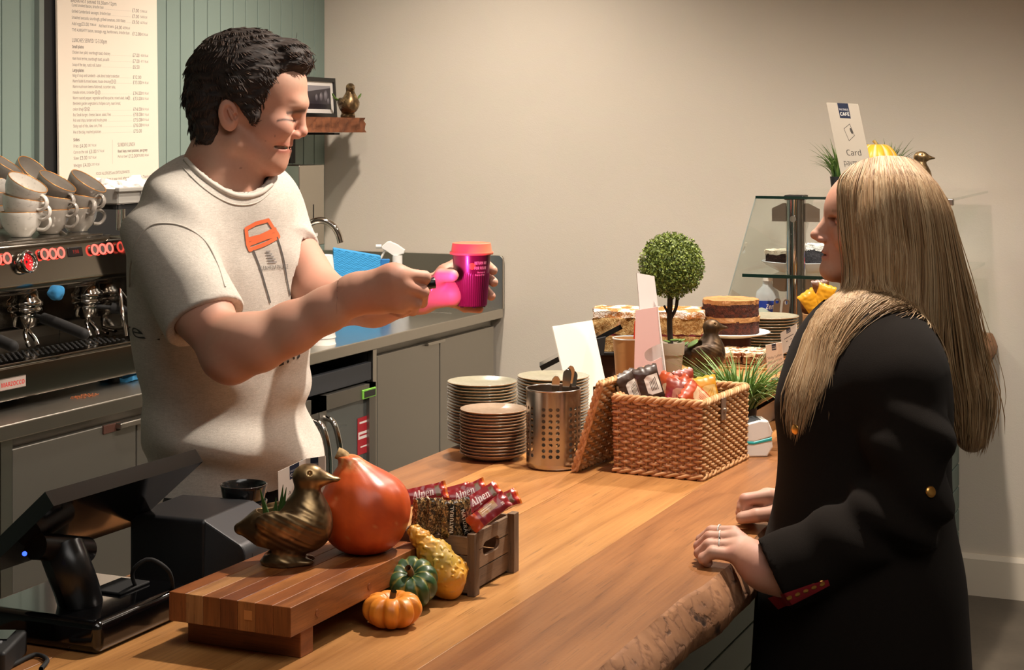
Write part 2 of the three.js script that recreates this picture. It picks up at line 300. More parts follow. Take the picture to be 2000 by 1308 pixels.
{ // cladding on the customers' side and the back of the bar
  const t = thing('bar_cladding', 'sage green boarded front under the oak bar counter', 'bar front');
  const zz0 = BARZ0 - 0.05, zz1 = WZ + 0.004, topY = BAR - 0.087, L = zz0 - zz1;
  part(t, 'carcass', bx(0.5, topY - 0.08, L, PANX - 0.27, 0.08 + (topY - 0.08) / 2, (zz0 + zz1) / 2), M.greenDark);
  part(t, 'plinth', bx(0.44, 0.08, L, PANX - 0.28, 0.04, (zz0 + zz1) / 2), M.blackMatt);
  part(t, 'top_rail', rbx(0.03, 0.05, L, 0.004, PANX + 0.001, topY - 0.025, (zz0 + zz1) / 2, 1), M.green);
  const bh = 0.0785, bl = L / 6;
  const g = new RoundedBoxGeometry(0.018, bh - 0.004, bl - 0.004, 1, 0.003);
  for (let r = 0; r < 9; r++) for (let c = 0; c < 6; c++) {
    const y = topY - 0.052 - bh * (r + 0.5); if (y < 0.08) continue;
    const m = part(t, 'board', g, M.greenDark); m.position.set(PANX - 0.009, y, zz0 - bl * (c + 0.5));
  }
}

// ================================================================ stainless back counter
const CX = -2.611, CTOP = 0.91, CB = CX - 0.02;
const zAt = u => onX(u, 700, CB).z;
{
  const t = thing('steel_worktop', 'long stainless steel worktop with upstand against the beige wall', 'worktop');
  const z1 = WZ + 0.01, z0 = -1.5, D = CX - WX;
  part(t, 'top', uvM(rbx(D - 0.016, 0.037, z0 - z1, 0.004, (CX + WX) / 2 + 0.006, CTOP - 0.0185, (z0 + z1) / 2), 2), M.steel);
  const us = new THREE.Shape(); const h = onZ(973, 499.6, z1 + 0.01).y - CTOP;
  us.moveTo(0, 0); us.lineTo(D - 0.004, 0); us.lineTo(D - 0.004, h - 0.015); us.quadraticCurveTo(D - 0.004, h, D - 0.02, h); us.lineTo(0, h);
  const ug = new THREE.ExtrudeGeometry(us, { depth: 0.012, bevelEnabled: true, bevelSize: 0.0015, bevelThickness: 0.0015, bevelSegments: 1 }); ug.translate(WX + 0.004, CTOP, z1);
  part(t, 'upstand', uvM(ug, 0), M.steel);
  part(t, 'upstand', uvM(bx(0.012, 0.16, 3.0, WX + 0.012, CTOP + 0.08, z1 + 1.51), 2), M.steel);
  // sink rim and a weld seam near the end
  const zs = onY(880, 612, CTOP).z;
  part(t, 'drainer_ridge', rbx(D - 0.16, 0.004, 0.012, 0.002, (CX + WX) / 2 - 0.02, CTOP + 0.001, zs), M.steel);
}
function doorUnit(name, label, z0, z1, doors) {
  const t = thing(name, label, 'cabinet', V(0, 0, 0));
  part(t, 'body', bx(0.7, 0.79, Math.abs(z1 - z0) - 0.004, CB - 0.375, 0.08 + 0.395, (z0 + z1) / 2), M.steelDull);
  part(t, 'plinth', bx(0.6, 0.08, Math.abs(z1 - z0) - 0.004, CB - 0.36, 0.04, (z0 + z1) / 2), M.blackMatt);
  for (const [a, b] of doors) {
    const d = part(t, 'door', uvM(rbx(0.02, 0.755, Math.abs(b - a) - 0.005, 0.003, CB - 0.012, 0.09 + 0.3775, (a + b) / 2), 1), M.steelDoor);
  }
  return t;
}
const zA = zAt(22), zB = zAt(268), zC = zAt(392), zD = zAt(600), zF = zAt(729), zG = zAt(737), zH = zAt(860), zI = zAt(966);
{
  const t = doorUnit('steel_cabinet', 'steel cabinet with two flat doors below the espresso machine', zAt(2), zC, [[zA, zB], [zB, zC - 0.004]]);
  const h = part(t, 'pull', rbx(0.03, 0.014, 0.12, 0.003, CB + 0.004, 0.838, lerp(zA, zB, 0.93)), M.steel, 'folded steel finger pull');
  part(t, 'catch', rbx(0.006, 0.022, 0.07, 0.002, CB - 0.001, 0.835, lerp(zA, zB, 0.78)), std({ color: 0x4a2b20, roughness: 0.6 }));
  const p = part(t, 'post', bx(0.02, 0.79, 0.04, CB - 0.012, 0.475, zAt(2) + 0.0 - 0.022), M.steel);
}
doorUnit('steel_cabinet', 'steel cabinet standing left of the beverage fridge, hidden behind the man', zAt(-160), zAt(0), [[zAt(-160), zAt(0)]]).userData.label = 'steel cabinet with one flat door beside the till end of the worktop';
{
  const t = doorUnit('steel_cabinet', 'steel cabinet with two tall flat doors at the beige wall end', zF, WZ + 0.03, [[zG, zH], [zH, zI]]);
  part(t, 'post', bx(0.02, 0.785, Math.abs(zG - zF) - 0.003, CB - 0.012, 0.475, (zF + zG) / 2), M.steel);
  part(t, 'pull', rbx(0.02, 0.012, 0.14, 0.003, CB + 0.002, 0.842, zH + 0.05), M.steel);
}
{ // glass door fridge
  const t = thing('bottle_fridge', 'black undercounter fridge with two glass doors and curved steel handles', 'fridge', V(0, 0, 0));
  const z0 = zC - 0.003, z1 = zF + 0.003, zm = zAt(616), FX = CB - 0.01, w = z0 - z1;
  const k = 0.02;
  part(t, 'body', merge([bx(0.02, 0.72, w, FX - 0.6, 0.44, (z0 + z1) / 2), bx(0.6, 0.02, w, FX - 0.3, 0.09, (z0 + z1) / 2), bx(0.6, 0.02, w, FX - 0.3, 0.80, (z0 + z1) / 2), bx(0.6, 0.72, k, FX - 0.3, 0.44, z0 - k / 2), bx(0.6, 0.72, k, FX - 0.3, 0.44, z1 + k / 2)]), M.blackMatt);
  part(t, 'fascia', rbx(0.02, 0.06, w, 0.003, FX - 0.005, 0.80, (z0 + z1) / 2), std({ color: 0x34363a, roughness: 0.5 }));
  for (let i = 0; i < 3; i++) part(t, 'shelf', bx(0.5, 0.006, w - 0.06, FX - 0.32, 0.28 + i * 0.17, (z0 + z1) / 2), M.steelDull);
  const door = (a, b, handleZ, withTag) => {
    const c = (a + b) / 2, ww = Math.abs(a - b) - 0.004, f = 0.045;
    const d = part(t, 'door', merge([bx(0.035, f, ww, FX + 0.005, 0.765 - f / 2, c), bx(0.035, f, ww, FX + 0.005, 0.1 + f / 2, c), bx(0.035, 0.665, f, FX + 0.005, 0.4325, c + ww / 2 - f / 2), bx(0.035, 0.665, f, FX + 0.005, 0.4325, c - ww / 2 + f / 2)]), M.steelDull);
    part(d, 'pane', bx(0.006, 0.58, ww - 0.08, FX + 0.008, 0.4325, c), phys({ color: 0xaeb4b0, transmission: 0.85, roughness: 0.05, thickness: 0, metalness: 0 }));
    part(d, 'handle', tube([[FX + 0.015, 0.70, handleZ], [FX + 0.05, 0.69, handleZ], [FX + 0.075, 0.62, handleZ], [FX + 0.08, 0.52, handleZ], [FX + 0.075, 0.42, handleZ], [FX + 0.05, 0.35, handleZ], [FX + 0.015, 0.34, handleZ]], 0.009, 40, 10), M.chrome, 'bowed chrome handle');
    if (withTag) {
      part(d, 'thermometer', rbx(0.006, 0.03, 0.09, 0.002, FX + 0.024, 0.735, onX(708, 735, FX).z), std({ color: 0x7cc24a, roughness: 0.4 }));
      part(d, 'display', bx(0.002, 0.02, 0.075, FX + 0.0276, 0.735, onX(708, 735, FX).z), M.black);
      const st = canvasTex(128, 256, (c2, w2, h2) => { c2.fillStyle = '#a8202c'; c2.fillRect(0, 0, w2, h2); c2.fillStyle = '#e8dcd8'; c2.fillRect(8, 100, w2 - 16, 50); c2.fillRect(20, 30, 90, 14); c2.fillRect(30, 200, 70, 10); c2.fillStyle = '#a8202c'; c2.fillRect(20, 118, 88, 12); });
      const pl = part(d, 'sticker', new THREE.PlaneGeometry(0.085, 0.12).rotateY(Math.PI / 2), std({ map: st, roughness: 0.5 })); pl.position.set(FX + 0.0125, 0.60, onX(704, 768, FX).z);
    }
  };
  door(z0, zm, zm + 0.035, false); door(zm, z1, zm - 0.035, true);
}

// ================================================================ things on the green wall and the steel worktop
{ // menu board
  const mx = WX + 0.03, zl = onX(116, 180, mx).z, zr = onX(310, 180, mx).z, w = zl - zr, h = 0.86, yb = onX(113, 362, mx).y - 0.035, top = yb + h, SC = 1024 / w;
  const tex = canvasTex(1024, Math.round(h * SC), (c, cw, ch) => {
    c.fillStyle = '#e9dccb'; c.fillRect(0, 0, cw, ch); c.fillStyle = '#1b2a46'; c.fillRect(0, ch - 0.039 * SC, cw, ch); c.fillRect(0, 0, cw, 0.05 * SC);
    const yOf = v => (top - onX(145, v, mx).y) * SC, L = 0.135 * cw, PR = 0.735 * cw, KC = 0.82 * cw;
    const txt = (s, x, v, size, font = '', col = '#3a3836', align = 'left', mw) => { c.font = `${font} ${size}px sans-serif`; c.fillStyle = col; c.textAlign = align; c.textBaseline = 'middle'; mw ? c.fillText(s, x, yOf(v), mw) : c.fillText(s, x, yOf(v)); };
    const row = (v, s, p, k, len) => { txt(s, L, v, 25, '', '#4c4946', 'left', len * cw); if (p) { txt(p, PR, v + 1.2, 30, '', '#2e2c2b'); if (k) txt(k, KC, v + 1.5, 22, '', '#6a6663'); c.strokeStyle = '#8c8780'; c.lineWidth = 1.5; c.setLineDash([3, 4]); c.beginPath(); c.moveTo(L + (len + 0.01) * cw, yOf(v) + 9); c.lineTo(PR - 8, yOf(v) + 9); c.stroke(); c.setLineDash([]); } };
    txt('BREAKFAST served 10.30am-12pm', L - 10, -1, 30);
    row(8, 'Cured smoked bacon, brioche bun', '£7.00', '576Kcal', 0.31); row(20, 'Grilled Cumberland sausages, brioche bun', '£7.00', '540Kcal', 0.38); row(32, 'Smashed avocado, sourdough, grilled tomatoes, chilli flakes', '£9.50', '447Kcal', 0.53);
    txt('Add egg', L, 44, 25, '', '#4c4946'); txt('£3.00', L + 0.09 * cw, 44, 30); txt('75Kcal', L + 0.17 * cw, 44, 22); txt('Add hash browns', L + 0.26 * cw, 45, 25, '', '#4c4946', 'left', 0.15 * cw); txt('£4.00', L + 0.42 * cw, 46, 30); txt('435Kcal', L + 0.50 * cw, 46, 22);
    row(56, "'THE ALMIGHTY' bacon, sausage, egg, hashbrowns, brioche bun", '£12.00', '985 Kcal', 0.57);
    txt('LUNCHES SERVED 12-3.00pm', L, 76, 33, '', '#33312f', 'left', 0.34 * cw); txt('Small plates', L, 89, 26, 'bold', '#3a3836', 'left', 0.11 * cw);
    row(100, 'Chicken liver pâté, sourdough toast, chutney', '£7.00', '464 Kcal', 0.37); row(112, 'Ham hock terrine, sourdough toast, piccalilli', '£7.00', '411 Kcal', 0.36); row(124, 'Soup of the day, rustic roll, butter', '£6.50', '', 0.28);
    txt('Large plates', L, 135, 26, 'bold', '#3a3836', 'left', 0.11 * cw);
    row(145, "Mug of soup and sandwich – ask about today's selection", '£12.00', '', 0.46); row(156, 'Warm falafel & mixed leaves, house dressing', '£13.00', '296 Kcal', 0.37); row(167, 'Warm mushroom keema flatbread, cucumber raita,', '', '', 0.42); row(178, 'masala onions, coriander', '£14.00', '303 Kcal', 0.21);
    row(189, 'Warm roasted pepper, vegetable and feta quiche, mixed salad, slaw', '£13.00', '650 Kcal', 0.55); row(200, 'Blenheim garden vegetable & chickpea curry, naan bread,', '', '', 0.47); row(211, 'onion bhaji', '£14.00', '650 Kcal', 0.10); row(222, '8oz Steak burger, cheese, bacon, salad, fries', '£18.00', '801 Kcal', 0.37);
    row(233, 'Fish and chips, tartare and mushy peas', '£15.00', '809 Kcal', 0.33); row(244, 'Sticky rack of ribs, slaw, corn, fries', '£16.00', '990 Kcal', 0.28); row(256, 'Pie of the day, mashed potatoes', '£15.00', '', 0.27);
    for (const [v, x] of [[156, 0.52], [178, 0.36], [189, 0.69], [211, 0.255]]) for (let k = 0; k < (v === 189 ? 1 : 2); k++) { c.strokeStyle = '#444'; c.lineWidth = 2; c.beginPath(); c.arc(x * cw + k * 30, yOf(v), 12, 0, 6.3); c.stroke(); c.beginPath(); c.moveTo(x * cw - 6 + k * 30, yOf(v) - 6); c.lineTo(x * cw + k * 30, yOf(v) + 6); c.lineTo(x * cw + 8 + k * 30, yOf(v) - 10); c.stroke(); }
    txt('Sides', L, 271, 26, 'bold', '#3a3836', 'left', 0.06 * cw);
    [[283, 'Fries', '£4.00', '387 Kcal', 0.05], [295, 'Corn on the cob', '£3.00', '57 Kcal', 0.14], [307, 'Slaw', '£3.00', '167 Kcal', 0.05], [321, 'Wedges', '£4.00', '281 Kcal', 0.08]].forEach(([v, a, p, k, l]) => { txt(a, L, v, 25, '', '#4c4946', 'left', l * cw); txt(p, L + (l + 0.01) * cw, v, 30); txt(k, L + (l + 0.09) * cw, v, 22, '', '#6a6663'); });
    c.fillStyle = '#9a948c'; c.fillRect(0.515 * cw, yOf(273), 2, yOf(322) - yOf(273));
    txt('SUNDAY LUNCH', 0.57 * cw, 284, 33, '', '#33312f', 'left', 0.18 * cw); txt('Roast baps, roast potatoes, pan gravy', 0.57 * cw, 297, 25, 'bold', '#3a3836', 'left', 0.31 * cw); txt('Pork or beef', 0.57 * cw, 308, 24, '', '#4c4946', 'left', 0.1 * cw); txt('£12.00', 0.68 * cw, 308, 30); txt('870/803 Kcal', 0.77 * cw, 308, 22);
    txt('FOOD ALLERGIES and INTOLERANCES', 0.52 * cw, 340, 25, '', '#4c4946', 'center', 0.34 * cw); txt('Please speak to our staff about the ingredients in your meal, when making your order. Thank you.', 0.52 * cw, 352, 24, '', '#4c4946', 'center', 0.8 * cw);
  });
  const t = thing('menu_board', 'tall cream menu board with lunch prices on the green wall', 'menu board', V(mx, yb, (zl + zr) / 2)); t.rotation.x = 0.019;
  part(t, 'panel', bx(0.006, h, w, -0.0035, h / 2, 0), std({ color: 0xe9dccb, roughness: 0.7 }));
  const pl = part(t, 'print', new THREE.PlaneGeometry(w, h).rotateY(Math.PI / 2), std({ map: tex, roughness: 0.6 })); pl.position.set(0.0005, h / 2, 0);
  const b = thing('black_backing_board', 'black board with grey edge strip showing beside the menu', 'board', V(WX + 0.0, 1.12, 0));
  const zb = onX(87, 180, WX + 0.02).z; part(b, 'panel', bx(0.016, 1.7, zb - zr - 0.06, 0.009, 0.85, (zb + zr + 0.06) / 2), M.blackMatt); part(b, 'edge_strip', bx(0.018, 1.7, 0.022, 0.010, 0.85, zb + 0.012), std({ color: 0x77817c, roughness: 0.5 }));
}
// ---------------------------------------------------------------- espresso machine
{
  const fx = -2.74, zr = onX(296, 600, fx).z, zl = onX(-210, 600, fx).z, L = zl - zr, cz = (zl + zr) / 2;
  const t = thing('espresso_machine', 'polished steel espresso machine with red lit buttons and dial', 'coffee machine', V(fx, CTOP, cz));
  const Z = (u, dx) => onX(u, 500, fx + dx).z - cz, Y = (u, v, dx) => onX(u, v, fx + dx).y - CTOP;
  for (const s of [-1, 1]) for (const q of [-0.06, -0.42]) part(t, 'foot', cyl(0.02, 0.018, 0.024, q, 0, s * (L / 2 - 0.08)), M.rubber);
  part(t, 'drip_tray_base', rbx(0.5, 0.084, L, 0.006, -0.25, 0.065, 0), M.polish);
  const tray = part(t, 'drip_tray', rbx(0.29, 0.006, L - 0.02, 0.002, -0.15, 0.110, 0), M.polish);
  const hole = new THREE.CylinderGeometry(0.004, 0.004, 0.002, 6);
  for (let i = 0; i < 44; i++) for (let j = 0; j < 5; j++) { const m = part(tray, 'drain_hole', hole, M.rubber); m.position.set(-0.05 - j * 0.02, 0.1135, -L / 2 + 0.06 + i * (L - 0.12) / 43); }
  part(t, 'back_plate', rbx(0.02, 0.28, L - 0.02, 0.003, -0.33, 0.245, 0), M.polish);
  part(t, 'splash_panel', rbx(0.012, 0.035, L - 0.04, 0.003, -0.30, 0.126, 0), M.steel);
  part(t, 'body', rbx(0.43, 0.13, L, 0.012, -0.355, 0.32, 0), M.polish);
  // front fascia leaning back at its top
  const fa = new THREE.Shape(); fa.moveTo(-0.14, 0.262); fa.lineTo(-0.105, 0.272); fa.quadraticCurveTo(-0.10, 0.28, -0.101, 0.29); fa.lineTo(-0.118, 0.372); fa.quadraticCurveTo(-0.121, 0.39, -0.14, 0.392); fa.lineTo(-0.2, 0.392); fa.lineTo(-0.2, 0.262);
  const fg = new THREE.ExtrudeGeometry(fa, { depth: L, bevelEnabled: false, curveSegments: 8 }); fg.translate(0, 0, -L / 2); part(t, 'fascia', fg, M.polish);
  part(t, 'cup_shelf', rbx(0.4, 0.01, L, 0.003, -0.36, 0.39, 0), M.polish);
  part(t, 'cup_rail', merge([tube([[-0.55, 0.40, -L / 2 + 0.01], [-0.55, 0.45, -L / 2 + 0.02], [-0.55, 0.455, 0], [-0.55, 0.45, L / 2 - 0.02], [-0.55, 0.4, L / 2 - 0.01]], 0.006, 40, 8)]), M.chrome);
  const gp = new THREE.Shape(); gp.moveTo(-0.55, 0.385); gp.lineTo(-0.2, 0.385); gp.quadraticCurveTo(-0.25, 0.41, -0.32, 0.45); gp.quadraticCurveTo(-0.37, 0.475, -0.42, 0.462); gp.lineTo(-0.55, 0.455);
  const gg = new THREE.ExtrudeGeometry(gp, { depth: 0.006, bevelEnabled: false }); gg.translate(0, 0, -L / 2 + 0.08); part(t, 'side_guard', gg, M.steel);
  for (const s of [-1, 1]) part(t, 'side_panel', rbx(0.5, 0.38, 0.02, 0.006, -0.30, 0.20, s * (L / 2 - 0.01)), M.polish);
  // buttons: ring lights on the fascia
  const ringM = std({ color: 0x551010, emissive: new THREE.Color().setRGB(1, 0.10, 0.07), emissiveIntensity: 3.2 }), capM = std({ color: 0x8d8580, metalness: 0.8, roughness: 0.25 });
  const onF = (u, v) => { const p = onX(u, v, fx - 0.108); return [-0.106 - clamp((p.y - CTOP - 0.29) / 0.082) * 0.017, p.y - CTOP, p.z - cz]; };
  for (const [u, v] of [[-26, 509], [-6, 507], [13, 505], [86, 497], [102, 496], [118, 494], [184, 488], [199, 487], [213, 485]]) {
    const [x, y, z] = onF(u, v); const b = part(t, 'button', new THREE.CylinderGeometry(0.0115, 0.0125, 0.012, 24).rotateZ(-Math.PI / 2), capM); b.position.set(x + 0.008, y, z); b.rotation.z = 0.2;
    part(b, 'ring_light', mv(new THREE.TorusGeometry(0.0128, 0.0026, 8, 28).rotateY(Math.PI / 2), 0.006, 0, 0), ringM);
  }
  { const [x, y, z] = onF(49, 513); const g = part(t, 'pressure_gauge', lathe([[0.001, -0.01], [0.028, -0.01], [0.03, 0.02], [0.027, 0.026], [0.024, 0.022], [0.023, 0.012], [0.001, 0.012]], 36).rotateZ(-Math.PI / 2), M.chrome, 'chrome ringed gauge'); g.position.set(x + 0.002, y, z); g.rotation.z = 0.2;
    const dt = canvasTex(256, 256, (c) => { c.fillStyle = '#b8101c'; c.fillRect(0, 0, 256, 256); c.translate(128, 128); c.strokeStyle = '#f4d9d0'; c.fillStyle = '#f4d9d0'; c.lineWidth = 5; for (let a = -220; a <= 40; a += 20) { const r = a * Math.PI / 180; c.beginPath(); c.moveTo(Math.cos(r) * 92, Math.sin(r) * 92); c.lineTo(Math.cos(r) * 112, Math.sin(r) * 112); c.stroke(); } c.font = 'bold 26px sans-serif'; c.textAlign = 'center'; for (let k = 0; k < 7; k++) { const r = (-220 + k * 43) * Math.PI / 180; c.fillText(String(k * 3), Math.cos(r) * 70, Math.sin(r) * 70 + 9); } c.strokeStyle = '#111'; c.lineWidth = 7; c.beginPath(); c.moveTo(0, 0); c.lineTo(-50, 58); c.stroke(); c.fillStyle = '#151515'; c.beginPath(); c.arc(-6, 0, 20, 0, 7); c.fill(); });
    const f = part(g, 'dial', new THREE.CircleGeometry(0.0232, 32).rotateY(Math.PI / 2), std({ map: dt, roughness: 0.3, emissive: 0xff2018, emissiveMap: dt, emissiveIntensity: 0.35 }), 'red dial face'); f.position.x = 0.0128; }
  { const [x, y, z] = onF(150, 492); const dt = canvasTex(128, 64, (c) => { c.fillStyle = '#0a0506'; c.fillRect(0, 0, 128, 64); c.fillStyle = '#7d1a16'; c.font = 'bold 40px monospace'; c.textAlign = 'center'; c.fillText('198', 64, 46); });
    const d = part(t, 'display_window', rbx(0.008, 0.026, 0.062, 0.003), M.black); d.position.set(x + 0.004, y, z); d.rotation.z = 0.2; const s = part(d, 'display_digits', new THREE.PlaneGeometry(0.05, 0.02).rotateY(Math.PI / 2), std({ map: dt, emissive: 0xffffff, emissiveMap: dt, emissiveIntensity: 0.5, roughness: 0.3 })); s.position.x = 0.0043; }
  for (const [u, v] of [[101, 524], [198, 513]]) { const [x, y, z] = onF(u, v); const p = part(t, 'inlay', rbx(0.003, 0.026, 0.1, 0.001), M.steel); p.position.set(x + 0.001, y - 0.006, z); p.rotation.z = 0.2; for (const q of [0.03, 0.0, -0.005]) { const o = part(p, 'icon', bx(0.001, 0.005, 0.004, 0.0018, q === 0 ? 0.003 : 0, q), M.rubber); } }
  { const [x, y, z] = onF(244, 503); const k = part(t, 'steam_knob', lathe([[0.001, 0], [0.026, 0], [0.03, 0.01], [0.03, 0.045], [0.022, 0.055], [0.001, 0.056]], 24).rotateZ(-Math.PI / 2), M.rubber); k.position.set(x, y, z); part(k, 'cap', cyl(0.022, 0.022, 0.004, 0, 0, 0).rotateZ(-Math.PI / 2).translate(0.055, 0.01, 0), M.chrome); }
  // group heads and spouts
  for (const u of [-90, 52, 172]) {
    const z = Z(u, -0.17), g = part(t, 'group_head', mv(lathe([[0.001, 0.002], [0.034, 0.002], [0.044, 0.006], [0.044, 0.014], [0.04, 0.018], [0.046, 0.022], [0.046, 0.034], [0.038, 0.04], [0.03, 0.075], [0.001, 0.075]], 36), -0.175, 0.202, z), M.chrome);
    const pf = part(t, 'portafilter', mv(lathe([[0.001, -0.034], [0.012, -0.034], [0.03, -0.026], [0.034, 0.0], [0.036, 0.008], [0.001, 0.008]], 30), -0.175, 0.196, z), M.chrome);
    for (const s of [-1, 1]) part(pf, 'spout', tube([[-0.172, 0.165, z], [-0.165, 0.148, z + s * 0.012], [-0.155, 0.132, z + s * 0.018], [-0.148, 0.118, z + s * 0.017]], 0.0065, 14, 8), M.chrome);
    const dz = u > 100 ? -0.07 : 0.02;
    part(pf, 'handle', merge([tube([[-0.145, 0.198, z], [-0.10, 0.192, z + dz * 0.4]], 0.006, 6, 8), tube([[-0.11, 0.193, z + dz * 0.35], [-0.06, 0.183, z + dz * 0.7], [0.0, 0.168, z + dz], [0.03, 0.16, z + dz * 1.15]], 0.0145, 14, 12), new THREE.SphereGeometry(0.0145, 12, 10).translate(0.03, 0.16, z + dz * 1.15)]), M.rubber, 'thick black grip');
  }
  // hanging steam wand and hot water spout
  part(t, 'steam_wand', tube([[-0.1, 0.26, Z(235, -0.1)], [-0.08, 0.22, Z(236, -0.08)], [-0.06, 0.17, Z(240, -0.06)], [-0.05, 0.12, Z(246, -0.05)]], 0.006, 20, 8), M.chrome);
  part(t, 'lever', merge([rbx(0.012, 0.07, 0.03, 0.003, -0.2, 0.155, Z(193, -0.2)), tube([[-0.19, 0.14, Z(192, -0.19)], [-0.13, 0.136, Z(208, -0.13)], [-0.07, 0.135, Z(226, -0.07)]], 0.005, 10, 8), tube([[-0.19, 0.132, Z(192, -0.19)], [-0.14, 0.128, Z(202, -0.14)], [-0.10, 0.127, Z(210, -0.1)]], 0.005, 10, 8)]), M.chrome);
  // badge on the drip tray front
  const bt = canvasTex(512, 128, (c, w, h) => { c.fillStyle = '#a99a92'; c.fillRect(0, 0, w, h); c.strokeStyle = '#5e504a'; c.lineWidth = 5; c.strokeRect(3, 3, w - 6, h - 6); c.font = 'bold 68px sans-serif'; c.textAlign = 'center'; c.textBaseline = 'middle'; c.fillStyle = '#c3221f'; c.fillText('LA MARZOCCO', w / 2, h / 2 + 4, w - 40); });
  const za = Z(49, 0), b = part(t, 'badge', bx(0.003, 0.028, 0.118, 0.001, 0.066, za + 0.059), M.steel); const bp = part(b, 'lettering', new THREE.PlaneGeometry(0.118, 0.028).rotateY(Math.PI / 2), std({ map: bt, roughness: 0.4, metalness: 0.2 }), 'red lettering on steel'); bp.position.set(0.0028, 0.066, za + 0.059);
}
// ---------------------------------------------------------------- coffee cups
{
  const R = 0.056, CH = 0.066;
  const prof = [[0.001, 0.002], [0.024, 0.002], [0.025, 0], [0.028, 0], [0.029, 0.004], [0.042, 0.018], [0.051, 0.036], [0.0555, 0.056], [R, CH - 0.001], [R - 0.0012, CH], [R - 0.003, CH - 0.001], [0.0525, 0.056], [0.048, 0.036], [0.039, 0.02], [0.024, 0.008], [0.001, 0.007]];
  const body = lathe(prof, 44), rim = new THREE.TorusGeometry(R - 0.0014, 0.0014, 6, 48).rotateX(Math.PI / 2).translate(0, CH, 0);
  const handle = tube([[0.047, 0.052, 0], [0.062, 0.058, 0], [0.077, 0.05, 0], [0.079, 0.034, 0], [0.066, 0.02, 0], [0.046, 0.02, 0]], 0.0048, 24, 8); bend(handle, q => { q.z *= 1.5; });
  const speck = dataTex(128, 128, (u, v) => { const k = 214 + 22 * (fbm2(u, v, 6, 4) - 0.5) - (n2(u * 64, v * 64, 64, 64) > 0.9 ? 20 : 0); return [k + 8, k + 3, k - 6]; }), sg = dataTex(128, 128, (u, v) => { const k = 146 + 22 * (fbm2(u, v, 6, 4) - 0.5); return [k + 4, k - 3, k - 12]; });
  const cm = [phys({ map: speck, roughness: 0.22, clearcoat: 0.5, clearcoatRoughness: 0.08 }), phys({ map: sg, roughness: 0.22, clearcoat: 0.5, clearcoatRoughness: 0.08 })];
  const rimM = std({ color: 0xc98a45, roughness: 0.3, metalness: 0.5 });
  const cup = (u, v, d, kind, tilt, turn, label, lean = 0) => {   // u, v: the foot's centre in the photograph at depth d
    const t = thing('coffee_cup', label, 'cup', P(u, v, d), 0, kind ? 'grey cups on the espresso machine' : 'white cups on the espresso machine');
    part(t, 'bowl', body, cm[kind]); part(t, 'gilt_rim', rim, rimM); part(t, 'handle', handle, cm[kind]);
    t.quaternion.setFromAxisAngle(FWD, -tilt).multiply(new THREE.Quaternion().setFromAxisAngle(RGT, lean)).multiply(new THREE.Quaternion().setFromAxisAngle(V(0, 1, 0), YAW + turn));
    return t;
  };
  const yT = CTOP + 0.396, dw = (EYE - yT) * FPX / (462 - HORIZON), dg = (EYE - yT) * FPX / (456 - HORIZON), d3 = (EYE - yT) * FPX / (451 - HORIZON);
  const dh = 0.029 * FPX;
  cup(41, 462, dw, 0, 0, -0.1, 'white cup with gilt rim upright on machine shelf, front stack bottom');
  cup(38, 462 - dh / dw - 8, dw, 0, -0.2, -0.2, 'white cup with gilt rim leaning inside the lowest white cup');
  cup(34, 462 - 2 * dh / dw - 22, dw, 0, -0.5, -0.3, 'white cup with gilt rim tipped over at top of white stack', 0.15);
  cup(96, 456, dg, 1, 0, -0.1, 'grey cup upright at the foot of middle grey stack');
  cup(94, 456 - dh / dg - 8, dg, 1, -0.2, -0.25, 'grey cup second up in the middle grey stack');
  cup(90, 456 - 2 * dh / dg - 22, dg + 0.02, 1, -0.55, -0.4, 'grey cup tipped at the top of middle grey stack', 0.1);
  cup(151, 451, d3, 1, 0, 0.6, 'grey cup upright at the foot of the stack beside napkin tray');
  cup(151, 451 - dh / d3 - 7, d3, 1, -0.2, -0.8, 'grey cup second up in the stack beside napkin tray');
  cup(149, 451 - 2 * dh / d3 - 20, d3, 1, -0.6, -0.35, 'grey cup tipped at the top of stack beside napkin tray', 0.1);
  const d4 = 4.86, v4 = HORIZON + (EYE - yT) * FPX / d4;
  cup(36, v4, d4, 1, 0, 0.4, 'grey cup upright in back row behind the white stack'); cup(36, v4 - 26, d4, 1, 0, -0.6, 'grey cup second up in back row behind white stack'); cup(36, v4 - 52, d4, 1, -0.15, -0.2, 'grey cup third up in back row behind white stack');
  cup(40, v4 - 84, d4, 1, -0.75, -0.3, 'grey cup lying tilted on top of the back row', 0.2);
  cup(-16, v4 - 0, d4 - 0.15, 1, 0, 0, 'grey cup upright in back row near the machine end'); cup(-16, v4 - 28, d4 - 0.15, 1, -0.1, 0, 'grey cup second up in back row near machine end'); cup(-14, v4 - 56, d4 - 0.15, 0, -0.1, -0.2, 'white cup third up in back row near machine end'); cup(-14, v4 - 90, d4 - 0.15, 1, -0.6, -0.3, 'grey cup tilted on top of the stack near machine end');
}
